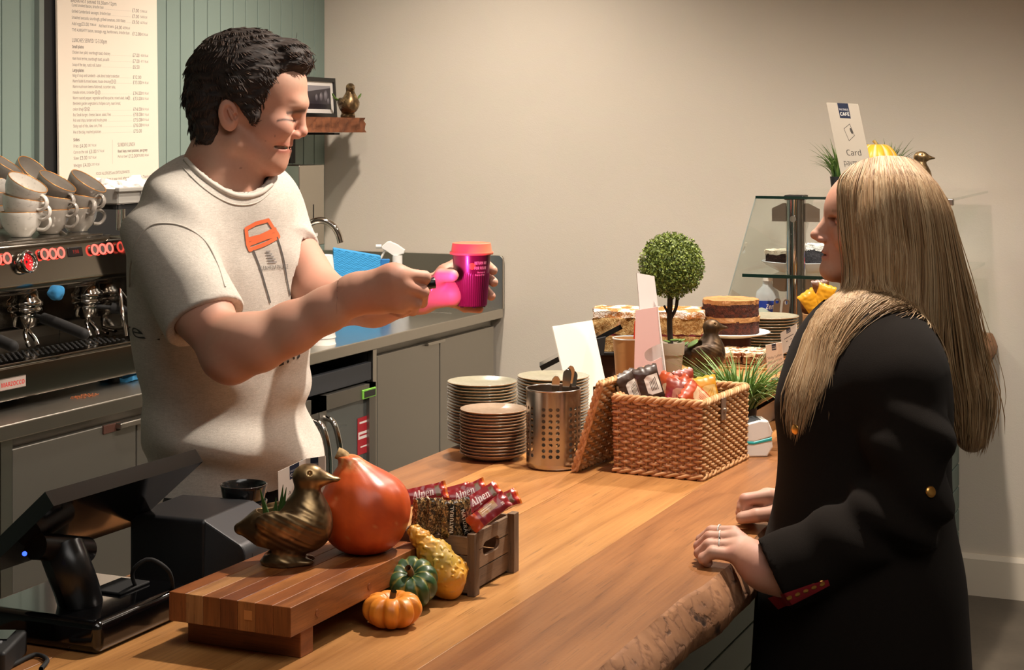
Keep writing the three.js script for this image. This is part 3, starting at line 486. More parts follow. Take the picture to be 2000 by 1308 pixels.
{ // tray of napkins on a wire stand
  const d = 4.95, p = P(236, 392, d), yS = CTOP + 0.396;
  const t = thing('napkin_tray', 'grey plastic tray of crumpled white napkins behind the coffee cups', 'tray', V(p.x, yS, p.z), 0);
  const h = p.y - yS, w = 0.30, dp = 0.2;
  for (const sx of [-1, 1]) for (const sz of [-1, 1]) part(t, 'leg', cyl(0.006, 0.006, h, sx * (dp / 2 - 0.02), 0, sz * (w / 2 - 0.03), 10), M.chrome);
  part(t, 'rack', merge([bx(0.012, 0.012, w, dp / 2 - 0.01, h - 0.012, 0), bx(0.012, 0.012, w, -dp / 2 + 0.01, h - 0.012, 0), bx(dp, 0.012, 0.012, 0, h - 0.012, w / 2 - 0.01), bx(dp, 0.012, 0.012, 0, h - 0.012, -w / 2 + 0.01)]), M.rubber);
  const gm = std({ color: 0xa4a29c, roughness: 0.45 });
  part(t, 'tray', merge([bx(dp, 0.006, w, 0, h, 0), bx(0.006, 0.04, w, dp / 2, h + 0.02, 0), bx(0.006, 0.04, w, -dp / 2, h + 0.02, 0), bx(dp, 0.04, 0.006, 0, h + 0.02, w / 2), bx(dp, 0.04, 0.006, 0, h + 0.02, -w / 2), rbx(0.016, 0.012, w + 0.02, 0.003, dp / 2 + 0.005, h + 0.038, 0), bx(0.01, 0.03, 0.04, dp / 2 + 0.004, h + 0.018, 0.03), bx(0.01, 0.03, 0.03, dp / 2 + 0.004, h + 0.018, -0.08)]), gm);
  const nm = std({ color: 0xe9e6e2, roughness: 0.95, side: THREE.DoubleSide });
  [[-0.02, 0.06, 0.05], [0.03, -0.0, 0.045], [0.0, -0.07, 0.055], [0.04, 0.10, 0.035]].forEach(([a, b, r], i) => { const g = new THREE.IcosahedronGeometry(r, 5); bend(g, q => { const n = n3(q.x * 60 + i * 9, q.y * 60, q.z * 60), l = 0.65 + 0.7 * n; q.multiplyScalar(l); q.y *= 0.65; }); const m = solo('napkin', 'crumpled white paper napkin in the grey tray', 'napkin', g, nm, V(p.x + a, p.y + 0.032, p.z + b), 0, 'napkins in the grey tray'); });
}
{ // blue cloth by the machine; the small lump models a blue reflection in chrome
  const cloth = (pos, w, d, h, label, turn) => { const g = new THREE.BoxGeometry(w, h, d, 24, 4, 24); bend(g, q => { q.y += 0.012 * (n2(q.x * 40 + 3, q.z * 40) - 0.3) + h / 2; }); solo('blue_cloth_and_reflection', label, 'cloth', g, M.blue, pos, turn); };
  cloth(V(onY(268, 742, CTOP).x - 0.05, CTOP, onY(268, 742, CTOP).z), 0.1, 0.12, 0.012, 'blue cleaning cloth folded under the edge of espresso machine', 0.3);
  const q = P(110, 572, 4.33), bg = new THREE.IcosahedronGeometry(0.022, 6); bend(bg, c => { c.multiplyScalar(0.75 + 0.45 * n3(c.x * 60, c.y * 60, c.z * 60)); }); solo('blue_cloth_and_reflection', 'small blue lump modelling a blue reflection behind the machine group heads', 'cloth', bg, M.blue, V(q.x, q.y, q.z));
}
{ // coffee grounds on the worktop
  const c = onY(166, 774, CTOP), n = 140, g = new THREE.TetrahedronGeometry(0.0018), im = new THREE.InstancedMesh(g, std({ color: 0x8a4a22, roughness: 0.9 }), n), m = new THREE.Matrix4();
  for (let i = 0; i < n; i++) { const a = rr(0, 6.28), r = Math.sqrt(rnd()); m.makeRotationFromEuler(new THREE.Euler(rr(0, 3), rr(0, 3), 0)); m.setPosition(c.x + Math.cos(a) * r * 0.025, CTOP + 0.0012, c.z + Math.sin(a) * r * 0.05); im.setMatrixAt(i, m); }
  im.name = 'coffee_grounds'; im.userData = { label: 'brown coffee grounds spilt on the steel worktop', category: 'coffee grounds', kind: 'stuff' }; flags(im); scene.add(im);
}
// ---------------------------------------------------------------- dispenser, tap, wipes, spray, cups at the sink
{
  const t = thing('towel_dispenser', 'tall brushed steel paper towel dispenser on the green wall', 'dispenser', V(-3.302, 1.16, -5.51));
  part(t, 'case', uvM(rbx(0.196, 0.303, 0.185, 0.004, 0, 0.1515, 0), 1), M.steel); part(t, 'slot', bx(0.002, 0.07, 0.004, 0.0985, 0.12, -0.01), M.rubber); part(t, 'label_plate', bx(0.002, 0.012, 0.06, 0.0985, 0.04, -0.01), M.plastic);
  part(t, 'mount', bx(0.012, 0.2, 0.1, -0.1, 0.15, 0), M.blackMatt);
}
{
  const d = 6.1, p = P(592, 600, d); const t = thing('swan_neck_tap', 'chrome swan neck tap over the steel sink', 'tap', V(p.x, CTOP, p.z));
  const pts = [[592, 520], [592, 462], [604, 438], [626, 430], [648, 438], [660, 455], [666, 474]].map(q => P(q[0], q[1], d).sub(t.position));
  part(t, 'base', lathe([[0.001, 0], [0.03, 0], [0.03, 0.012], [0.02, 0.02], [0.017, 0.05], [0.001, 0.05]], 28), M.chrome);
  part(t, 'neck', tube([V(0, 0.03, 0), ...pts], 0.0125, 50, 12), M.chrome); part(t, 'lever', tube([[0.0, 0.06, 0.0], [0.05, 0.075, 0.02], [0.08, 0.1, 0.03]], 0.006, 12, 8), M.chrome);
}
{ // shelf and its things
  const z0 = -5.22, z1 = -5.83, x1 = -3.15, y1 = 1.642, y0 = 1.585;
  const t = thing('wall_shelf', 'rough sawn wooden shelf on the green wall with black bracket', 'shelf', V(0, 0, 0));
  const g = new THREE.BoxGeometry(x1 - WX - 0.006, y1 - y0, z0 - z1, 8, 5, 60); g.translate((x1 + WX) / 2 + 0.003, (y0 + y1) / 2, (z0 + z1) / 2);
  bend(g, q => { if (q.x > x1 - 0.05 && q.y < y1 - 0.004) q.x += 0.014 * (n2(q.z * 30, q.y * 60) - 0.5); if (q.z < z1 + 0.01) q.z += 0.012 * (n2(q.x * 40, q.y * 60) - 0.5); });
  part(t, 'board', uvM(g, 2), std({ map: rep(T.bark, 3, 3), color: 0xb89880, roughness: 0.8, bumpMap: rep(T.bark, 3, 3), bumpScale: 0.003 }));
  part(t, 'bracket', merge([bx(0.2, 0.008, 0.04, WX + 0.105, y0 - 0.005, z1 + 0.14), bx(0.006, 0.12, 0.04, WX + 0.005, y0 - 0.06, z1 + 0.14)]), M.blackMatt);
  part(t, 'bracket', merge([bx(0.2, 0.008, 0.04, WX + 0.105, y0 - 0.005, z0 - 0.14), bx(0.006, 0.12, 0.04, WX + 0.005, y0 - 0.06, z0 - 0.14)]), M.blackMatt);
  const fx = -3.29, fh = 0.155, zR = onX(655, 190, fx).z, fw = 0.26;
  const f = thing('picture_frame', 'black framed dark photograph leaning on the wooden shelf', 'picture', V(fx, y1 + 0.001, zR + fw / 2)); f.rotation.z = 0.06;
  part(f, 'frame', merge([bx(0.018, 0.016, fw, 0, 0.008, 0), bx(0.018, 0.016, fw, 0, fh - 0.008, 0), bx(0.018, fh - 0.032, 0.016, 0, fh / 2, fw / 2 - 0.008), bx(0.018, fh - 0.032, 0.016, 0, fh / 2, -fw / 2 + 0.008)]), M.black);
  const pt = canvasTex(512, 300, (c, w, h) => { c.fillStyle = '#e6e2dc'; c.fillRect(0, 0, w, h); c.fillStyle = '#37323a'; c.fillRect(46, 40, w - 92, h - 80); c.fillStyle = '#8d8a90'; c.beginPath(); c.moveTo(46, 40); c.lineTo(w - 46, 40); c.lineTo(w - 46, 58); c.lineTo(46, 100); c.fill(); for (const [x, y, r] of [[380, 130, 52], [300, 140, 42], [220, 150, 34], [420, 180, 30]]) { const gr = c.createRadialGradient(x - 10, y - 15, 4, x, y, r); gr.addColorStop(0, '#8a868e'); gr.addColorStop(1, '#4a454e'); c.fillStyle = gr; c.beginPath(); c.ellipse(x, y, r * 0.6, r, 0.2, 0, 7); c.fill(); } c.fillStyle = '#2a262c'; c.fillRect(46, 210, w - 92, 50); });
  const pic = part(f, 'print', new THREE.PlaneGeometry(fw - 0.03, fh - 0.03).rotateY(Math.PI / 2), std({ map: pt, roughness: 0.25 })); pic.position.set(0.004, fh / 2, 0); part(f, 'backing', bx(0.006, fh - 0.02, fw - 0.02, -0.002, fh / 2, 0), M.blackMatt);
}
{ // folded blue wipes
  const p = onY(697, 627, CTOP), t = thing('wipe_pack', 'upright bundle of blue cleaning wipes beside the sink', 'wipes', V(p.x, CTOP, p.z), YAW + 0.12);
  const g = new THREE.BoxGeometry(0.168, 0.262, 0.09, 30, 30, 8); bend(g, q => { q.y += 0.131; q.z += 0.0012 * Math.sin(q.y * 420 + Math.sin(q.x * 220)) * (q.z > 0 ? 1 : 0); q.y -= 0.03 * (q.x + 0.084) / 0.168 * (q.y / 0.262); q.x += 0.006 * (n2(q.y * 20, q.z * 30) - 0.5); }); part(t, 'bundle', uvM(g), M.blue);
  part(t, 'loose_wipe', bend(new THREE.BoxGeometry(0.03, 0.22, 0.06, 4, 12, 4), q => { q.x += 0.1 + 0.006 * Math.sin(q.y * 60); q.y += 0.11; }), std({ color: 0x2a74b4, roughness: 0.9 }));
}
{ // trigger spray
  const d = 6.25, p = P(776, 600, d), t = thing('spray_bottle', 'white trigger spray bottle beside the blue wipes', 'spray bottle', V(p.x, CTOP, p.z), YAW), s = d / FPX;
  part(t, 'bottle', lathe([[0.001, 0], [0.04, 0], [0.043, 0.006], [0.043, 0.13], [0.036, 0.16], [0.02, 0.18], [0.014, 0.19], [0.001, 0.19]], 28), phys({ color: 0xdfe4ea, roughness: 0.3, transmission: 0.3, thickness: 0 }));
  const y0 = CTOP; const Y = v => P(776, v, d).y - y0, X = u => (u - 786) * s;
  part(t, 'collar', cyl(0.019, 0.019, Y(498) - Y(520), 0, Y(520), 0, 24), M.plastic);
  const hs = new THREE.Shape(); [[800, 488], [798, 494], [780, 499], [764, 488], [757, 484], [757, 481], [766, 473], [772, 472], [786, 478]].forEach(([u, v], i) => hs[i ? 'lineTo' : 'moveTo'](X(u), Y(v)));
  const hg = new THREE.ExtrudeGeometry(hs, { depth: 0.02, bevelEnabled: true, bevelSize: 0.002, bevelThickness: 0.003, bevelSegments: 2 }); hg.translate(0, 0, -0.01); part(t, 'head', hg, M.plastic);
  part(t, 'nozzle', cyl(0.0075, 0.0075, 0.02, 0, 0, 0, 16).rotateZ(Math.PI / 2).translate(X(755), Y(481), 0), M.plastic);
  part(t, 'trigger', tube([[X(764), Y(485), 0], [X(758), Y(496), 0], [X(753), Y(505), 0], [X(745), Y(512), 0]], 0.0042, 14, 8), M.plastic);
}
{ // inverted paper cups
  const p = onY(629, 672, CTOP), g = lathe([[0.044, 0], [0.0445, 0.003], [0.043, 0.004], [0.034, 0.09], [0.033, 0.091], [0.001, 0.088]], 36);
  for (let i = 0; i < 10; i++) solo('paper_cup', 'white paper cup upside down in the tall stack near the sink', 'paper cup', g, M.plastic, V(p.x, CTOP + i * 0.0215, p.z), 0, 'upturned white paper cups near the sink');
}

// ================================================================ things on the bar
// a frame whose x runs to the right, y up and z towards the viewer, in photograph pixels at depth d; s is metres for a pixel
function frame(u0, v0, d) { const s = d / FPX; return { o: P(u0, v0, d), s, X: u => (u - u0) * s, Y: v => (v0 - v) * s, at: (u, v, w = 0) => [(u - u0) * s, (v0 - v) * s, w * s] }; }
function quadSlab(a, b, c, d, th) {   // corners in order, thickness along the back
  const n = b.clone().sub(a).cross(d.clone().sub(a)).normalize().multiplyScalar(-th), q = [a, b, c, d], r = q.map(p => p.clone().add(n)), g = new THREE.BufferGeometry(), pos = [], uv = [];
  const face = (p, t) => { [[0, 1, 2], [0, 2, 3]].forEach(f => f.forEach(i => { pos.push(p[i].x, p[i].y, p[i].z); uv.push(...t[i]); })); };
  const T4 = [[0, 0], [1, 0], [1, 1], [0, 1]], T0 = [[0.02, 0.02], [0.03, 0.02], [0.03, 0.03], [0.02, 0.03]];
  face(q, T4); face([r[3], r[2], r[1], r[0]], T0); for (let i = 0; i < 4; i++) { const j = (i + 1) % 4; face([q[j], q[i], r[i], r[j]], T0); }
  g.setAttribute('position', new THREE.Float32BufferAttribute(pos, 3)); g.setAttribute('uv', new THREE.Float32BufferAttribute(uv, 2)); g.computeVertexNormals(); return g;
}
const card = std({ color: 0xd9d2c6, roughness: 0.7 });
function cardTex(w, h, lines) { return canvasTex(w, h, (c) => { c.fillStyle = '#e9e1d5'; c.fillRect(0, 0, w, h); lines(c, w, h); }); }
function cafe(c, x, y, w, h) { c.fillStyle = '#1d2740'; c.fillRect(x, y, w, h); c.fillStyle = '#e8e4dc'; c.textAlign = 'center'; c.textBaseline = 'middle'; c.font = `bold ${h * 0.3}px sans-serif`; c.fillText('CAFÉ', x + w / 2, y + h * 0.72, w * 0.88); c.font = `${h * 0.17}px sans-serif`; c.fillText('THE STABLES', x + w / 2, y + h * 0.42, w * 0.88); }

// ---------------------------------------------------------------- serving board of glued staves on two feet
const BT = 0.975;
{
  const x0 = -1.302, x1 = -1.114, z0 = -1.868, z1 = -2.24, th = 0.0385;
  const t = thing('serving_board', 'raised butcher block serving board carrying duck planter and red squash', 'board', V((x0 + x1) / 2, BAR, (z0 + z1) / 2), -0.015);
  const w = x1 - x0, L = z0 - z1, n = 7, cols = [0xc9a58a, 0xffffff, 0xd9b898, 0xb98f74, 0xf2d8bc, 0xcfa888, 0xe2bf9c];
  const base = T.block;
  for (let i = 0; i < n; i++) { const m = std({ map: rep(base, 7, 3), color: cols[i], roughness: 0.42 }); part(t, 'stave', uvM(rbx(w / n, th, L, 0.0012, -w / 2 + (i + 0.5) * w / n, BT - BAR - th / 2, 0, 1), 2, i * 0.37), m); }
  const fm = std({ map: rep(base, 7, 3), color: 0xd0a98c, roughness: 0.5 });
  part(t, 'foot', uvM(rbx(w - 0.012, BT - BAR - th, 0.032, 0.0015, 0, (BT - BAR - th) / 2, L / 2 - 0.05, 1), 0), fm); part(t, 'foot', uvM(rbx(w - 0.012, BT - BAR - th, 0.032, 0.0015, 0, (BT - BAR - th) / 2, -L / 2 + 0.05, 1), 0), fm);
  for (const z of [0.12, -0.02]) part(t, 'dowel', cyl(0.005, 0.005, 0.002, 0, 0, 0, 14).rotateZ(Math.PI / 2).translate(w / 2 + 0.0008, BT - BAR - th / 2 - 0.004, z), fm);
  part(t, 'inlay', bx(0.012, 0.012, 0.001, 0.03, BT - BAR - 0.017, L / 2 + 0.0003), std({ color: 0xc07e44, roughness: 0.5 }));
}
// ---------------------------------------------------------------- bronze ducks
const duck = (() => {
  const f = frame(560, 1106, 2.38), s = f.s, A = (u, v, w = 0) => f.at(u, v, w);
  const L = [[sEll(A(560, 1038), [80 * s, 50 * s, 52 * s], -0.08), 0], [sEll(A(600, 1022), [48 * s, 52 * s, 47 * s], 0.3), 24 * s], [sCap(A(515, 1030), A(470, 1038), 24 * s, 10 * s), 24 * s], [sCap(A(502, 1022, 14), A(466, 1034, 4), 12 * s, 5 * s), 12 * s],
    [sCap(A(603, 1000), A(598, 945), 27 * s, 22 * s), 26 * s], [sEll(A(604, 938), [33 * s, 26.5 * s, 25 * s], -0.1), 8 * s], [sEll(A(632, 941), [16 * s, 12 * s, 13 * s], 0.05), 9 * s], [sEll(A(645, 941.5), [20 * s, 6.5 * s, 11 * s], -0.06), 7 * s],
    [sEll(A(560, 1020, 44), [58 * s, 26 * s, 12 * s], -0.1), 8 * s], [sEll(A(560, 1020, -44), [58 * s, 26 * s, 12 * s], -0.1), 8 * s]];
  const body = blend(L), hole = sCap(A(534, 1000), A(534, 1060), 31 * s), eye = sEll(A(606, 926, 23), [4.5 * s, 4.5 * s, 6 * s]), eye2 = sEll(A(606, 926, -23), [4.5 * s, 4.5 * s, 6 * s]);
  const base = blend([[sEll(A(556, 1100), [48 * s, 7 * s, 36 * s]), 0], [sCap(A(556, 1095), A(560, 1075), 40 * s, 36 * s), 12 * s], [sEll(A(590, 1100, 16), [24 * s, 7 * s, 14 * s]), 6 * s], [sEll(A(590, 1100, -16), [24 * s, 7 * s, 14 * s]), 6 * s]]);
  const F = (x, y, z) => { let d = smin(body(x, y, z), base(x, y, z), 8 * s); const fe = Math.abs(z) > 30 * s ? 0.35 * s * Math.sin((x * 1.2 + y * 2.2) / s * 0.22) * clamp((Math.abs(z) / s - 30) / 12) : 0; d += fe; d = smax(d, -hole(x, y, z), 4 * s); d = smin(smax(d, -eye(x, y, z), 2 * s), sEllEye(x, y, z), s); return smax(d, -y, 1 * s); };
  const e1 = sEll(A(606, 926, 24), [2.4 * s, 2.4 * s, 2.4 * s]); function sEllEye(x, y, z) { return e1(x, y, z); }
  const g = mesh3(F, [-105 * s, -6 * s, -70 * s], [112 * s, 204 * s, 70 * s], 2.2 * s);
  paint(g, (p, n) => { const k = n3(p.x * 60, p.y * 60, p.z * 60), q = n3(p.x * 190, p.y * 190, p.z * 190); const worn = clamp((k - 0.42) * 2.2 + (q - 0.5) * 0.9); return mix3([0.085, 0.052, 0.027], [0.62, 0.42, 0.20], 0.12 + 0.62 * worn); });
  return { g, s, f };
})();
const bronzeM = std({ color: 0xffffff, vertexColors: true, metalness: 0.8, roughness: 0.34 });
const bronzeD = std({ color: 0x8a8078, vertexColors: true, metalness: 0.6, roughness: 0.45 });
const potM = std({ color: 0x8a4a34, roughness: 0.8 });
const leafM = phys({ color: 0x5c7a34, roughness: 0.5, side: THREE.DoubleSide });
function spike(a, b, r, m, parent, name) {   // fleshy pointed leaf from a to b
  const pts = [], N = 10, dir = b.clone().sub(a), g = new THREE.CylinderGeometry(0.0003, r, 1, 9, N); bend(g, q => { const t = q.y + 0.5, k = Math.sin(Math.min(1, t * 1.3 + 0.35) * Math.PI * 0.5); q.z *= 0.55; q.x *= t < 0.5 ? 1 : 1; q.z += 0.0; });
  g.applyQuaternion; const m4 = new THREE.Matrix4().makeRotationFromQuaternion(new THREE.Quaternion().setFromUnitVectors(V(0, 1, 0), dir.clone().normalize())); g.scale(1, dir.length(), 1); g.translate(0, dir.length() / 2, 0); g.applyMatrix4(m4); g.translate(a.x, a.y, a.z); return part(parent, name, g, m);
}
function bladeGeo(n, base, spread, h, wBlade, droop, sd) {   // tuft of grass blades in one geometry
  const pos = [], idx = []; let s0 = seed; seed = sd;
  for (let i = 0; i < n; i++) {
    const a = rr(0, 6.283), r0 = Math.sqrt(rnd()) * base, lean = Math.pow(rnd(), 0.7) * spread, hh = h * rr(0.6, 1.05), x0 = Math.cos(a) * r0, z0 = Math.sin(a) * r0, a2 = a + rr(-0.5, 0.5), K = 6, w = wBlade * rr(0.7, 1.2), tx = -Math.sin(a2 + rr(-0.8, 0.8)), tz = Math.cos(a2), dr = droop * rnd();
    const o = pos.length / 3;
    for (let k = 0; k <= K; k++) { const t = k / K, y = hh * (t - dr * t * t * t * 0.8), rad = lean * t * t + lean * 0.25 * t, ww = w * (1 - t * t) + 0.0002; const cx = x0 + Math.cos(a2) * rad, cz = z0 + Math.sin(a2) * rad; pos.push(cx - tx * ww, y, cz - tz * ww, cx + Math.cos(a2) * ww * 0.5, y - ww * 0.4, cz + Math.sin(a2) * ww * 0.5, cx + tx * ww, y, cz + tz * ww); }
    for (let k = 0; k < K; k++) { const q = o + k * 3; for (const e of [0, 1]) idx.push(q + e, q + e + 1, q + e + 4, q + e, q + e + 4, q + e + 3); }
  }
  seed = s0; const g = new THREE.BufferGeometry(); g.setAttribute('position', new THREE.Float32BufferAttribute(pos, 3)); g.setIndex(idx); g.computeVertexNormals();
  return paint(g, q => { const k = n3(q.x * 90, q.z * 90, 2); return mix3([0.03, 0.10, 0.015], [0.22, 0.36, 0.06], k); });
}
const grassM = phys({ color: 0xffffff, vertexColors: true, roughness: 0.55, side: THREE.DoubleSide, transmission: 0.2, thickness: 0 });
{
  const f = duck.f, s = duck.s, t = thing('duck_planter', 'bronze duck planter with spiky succulent standing on the serving board', 'duck planter', V(f.o.x, BT, f.o.z), YAW + 0.05);
  part(t, 'duck', duck.g, bronzeM); const q = [(534 - 560) * s, (1106 - 1025) * s];
  part(t, 'inner_pot', mv(lathe([[0.001, -0.02], [0.016, -0.02], [0.0205, 0.004], [0.019, 0.004], [0.0165, -0.006], [0.001, -0.006]], 24), q[0], q[1], 0), potM, 'terracotta pot rim');
  const lm = std({ color: 0x4c7428, roughness: 0.45, bumpMap: rep(T.crumb, 4, 10), bumpScale: 0.0012 });
  const A = (u, v, w) => V(...f.at(u, v, w));
  spike(A(534, 1032, 6), A(542, 985, 14), 0.0085, lm, t, 'leaf'); spike(A(526, 1030, 0), A(508, 958, 2), 0.0065, lm, t, 'leaf'); spike(A(545, 1030, -4), A(553, 952, 0), 0.006, lm, t, 'leaf'); spike(A(547, 1030, 2), A(560, 956, 6), 0.006, lm, t, 'leaf'); spike(A(536, 1030, -8), A(538, 980, -14), 0.006, lm, t, 'leaf');
}
// ---------------------------------------------------------------- squash, pumpkin, gourds
function ribbed(prof, ribs, depth, n, bump, sd, ax) {   // surface of revolution with ribs; ax(t) shifts the axis
  const g = lathe(prof, n), H0 = prof[0][1], H1 = prof[prof.length - 1][1];
  return bend(mergeVertices(g.deleteAttribute('uv') && g), q => { const a = Math.atan2(q.z, q.x), t = (q.y - H0) / (H1 - H0 || 1); const r = Math.hypot(q.x, q.z); const k = 1 - depth * Math.pow(Math.abs(Math.cos(a * ribs / 2)), 6) * (r > 0.004 ? 1 : 0) + bump * (n3(q.x * 40 + sd, q.y * 40, q.z * 40) - 0.5); q.x *= k; q.z *= k; if (ax) { const e = ax(q.y, t); q.x += e[0]; q.z += e[1]; } });
}
{
  const d = 2.45, f = frame(712, 1076, d), s = f.s; const t = thing('red_squash', 'large red onion squash with corky stem on the serving board', 'squash', V(f.o.x, BT, f.o.z), YAW);
  const k = 160 / 166 * 1; const pr = [[0.5, 2], [28, 0], [52, 7], [74, 27], [87, 56], [90.5, 84], [85, 112], [70, 137], [50, 155], [36, 166], [27, 176], [20, 186], [0.5, 188]].map(([r, y]) => [r * s, y * s]);
  const fine = new THREE.SplineCurve(pr.map(p => new THREE.Vector2(...p))).getPoints(60).map(p => [Math.max(0.0002, p.x), p.y]);
  const sh = y => { const q = clamp((y / s - 120) / 70); return [-34 * s * q * q - 4 * s * q, 0]; };
  const g = ribbed(fine, 10, 0.018, 80, 0.05, 3, sh); paint(g, p => { const n = n3(p.x * 45, p.y * 45, p.z * 45), m = n3(p.x * 500, p.y * 500, p.z * 500), st = n3(Math.atan2(p.z, p.x) * 9, p.y * 12, 1), sp = n3(p.x * 160 + 7, p.y * 160, p.z * 160) > 0.86 ? 0.35 : 0; const c = mix3([0.34, 0.035, 0.008], [0.72, 0.115, 0.02], clamp(0.2 + 0.55 * n + 0.25 * st + 0.2 * (m - 0.5))); return mix3(c, [0.66, 0.33, 0.12], sp + clamp((p.y / s - 158) / 22) * 0.75 * (st > 0.42 ? 1 : 0.3)); });
  part(t, 'fruit', g, std({ vertexColors: true, roughness: 0.36, bumpMap: null }));
  const A = (u, v, w = 0) => f.at(u, v, w); const sg = tube([A(677, 902), A(673, 893), A(667, 888), A(658, 884)], 0.0085, 24, 14); bend(sg, q => { const n = 1 + 0.25 * (n3(q.x * 300, q.y * 60, q.z * 300) - 0.5); q.z *= 1.2 * n; });
  part(t, 'stem', paint(sg, p => mix3([0.25, 0.14, 0.05], [0.55, 0.38, 0.18], n3(p.x * 300, p.y * 150, p.z * 300))), std({ vertexColors: true, roughness: 0.9 }), 'corky tan stem');
}
{
  const d = 2.335, f = frame(766, 1222, d), s = f.s, t = thing('mini_pumpkin', 'small ribbed orange pumpkin beside the serving board', 'pumpkin', V(f.o.x, BAR, f.o.z), YAW + 0.2);
  const pr = [[0.5, 6], [20, 2], [38, 5], [53, 18], [59.5, 33], [55, 49], [42, 59], [26, 60], [13, 54], [0.5, 52]]; const fine = new THREE.SplineCurve(pr.map(p => new THREE.Vector2(p[0] * s, p[1] * s))).getPoints(44).map(p => [Math.max(0.0002, p.x), p.y]);
  const g = ribbed(fine, 9, 0.17, 108, 0.03, 9); paint(g, p => { const n = n3(p.x * 60, p.y * 60, p.z * 60), m = n3(Math.atan2(p.z, p.x) * 40, p.y * 30, 3); return mix3([0.55, 0.15, 0.012], [0.80, 0.29, 0.028], clamp(0.15 + 0.55 * n + 0.3 * m)); }); part(t, 'fruit', g, std({ vertexColors: true, roughness: 0.4 }));
  const st = tube([[0, 52 * s, 0], [0.001, 62 * s, 0.001], [0.002, 69 * s, 0.003]], 0.0044, 10, 8); part(t, 'stem', st, std({ color: 0x5b4a2c, roughness: 0.9 }));
}
{
  const d = 2.425, f = frame(804, 1182, d), s = f.s, t = thing('green_gourd', 'dark green striped ribbed gourd behind the mini pumpkin', 'gourd', V(f.o.x, BAR, f.o.z), YAW);
  const pr = [[0.5, 4], [22, 0], [40, 8], [52, 26], [54, 42], [48, 60], [36, 70], [20, 70], [8, 64], [0.5, 62]]; const fine = new THREE.SplineCurve(pr.map(p => new THREE.Vector2(p[0] * s, p[1] * s))).getPoints(48).map(p => [Math.max(0.0002, p.x), p.y]);
  const g = ribbed(fine, 10, 0.13, 120, 0.10, 5); paint(g, p => { const a = Math.atan2(p.z, p.x), rib = Math.abs(Math.sin(a * 5)), n = n3(p.x * 90, p.y * 90, p.z * 90), m = n3(p.x * 220, p.y * 220, p.z * 220); const yel = clamp((1 - rib) * 1.4 - 0.75 + (m - 0.5) * 1.3 + (n - 0.5)) ; return mix3(mix3([0.012, 0.045, 0.014], [0.04, 0.10, 0.028], n), [0.42, 0.36, 0.07], yel * 0.85); });
  const fr = part(t, 'fruit', g, std({ vertexColors: true, roughness: 0.4, bumpMap: null })); fr.rotation.x = 0.62; fr.position.set(0, 19 * s, -16 * s);
  const st = part(fr, 'stem', tube([[0, 60 * s, 0], [-0.001, 74 * s, 0.0], [-0.004, 84 * s, 0.001]], 0.005, 10, 8), std({ color: 0x7a5a34, roughness: 0.9 }));
}
{
  const d = 2.475, f = frame(872, 1176, d), A = (u, v, w = 0) => f.at(u, v, w), s = f.s, t = thing('yellow_gourd', 'long warty yellow crookneck gourd leaning against the crate', 'gourd', V(f.o.x, BAR, f.o.z), YAW);
  const B = blend([[sCap(A(808, 1048, -8), A(826, 1066, -2), 12 * s, 19 * s), 0], [sCap(A(826, 1066, -2), A(852, 1096, 4), 19 * s, 31 * s), 10 * s], [sCap(A(852, 1096, 4), A(872, 1130, 6), 31 * s, 40 * s), 14 * s], [sCap(A(872, 1130, 6), A(878, 1154, 4), 40 * s, 24 * s), 14 * s]]);
  const F = (x, y, z) => { const n = n3(x * 190, y * 190, z * 190); const rid = Math.sin((x * 0.8 - y * 0.6 + z * 1.1) / s * 0.11); return B(x, y, z) - 3.2 * s * Math.max(0, n - 0.55) * 3 * clamp((y / s - 20) / 50) + 1.6 * s * rid; };
  const g = mesh3(F, A(780, 1190, -60), A(930, 1020, 60), 2.0 * s);
  paint(g, p => { const n = n3(p.x * 60, p.y * 60, p.z * 60), m = n3(p.x * 240, p.y * 240, p.z * 240); let c = mix3([0.54, 0.22, 0.02], [0.74, 0.38, 0.04], clamp(n * 1.2)); c = mix3(c, [0.45, 0.36, 0.06], clamp((n3(p.x * 30 + 5, p.y * 30, p.z * 30) - 0.5) * 2.4)); return mix3(c, [0.42, 0.27, 0.12], clamp((m - 0.66) * 2.2)); });
  part(t, 'fruit', g, std({ vertexColors: true, roughness: 0.42 }));
  part(t, 'stem_scar', tube([A(808, 1046, -8), A(800, 1038, -10)], 0.006, 6, 8), std({ color: 0x8a6a30, roughness: 0.9 }));
}
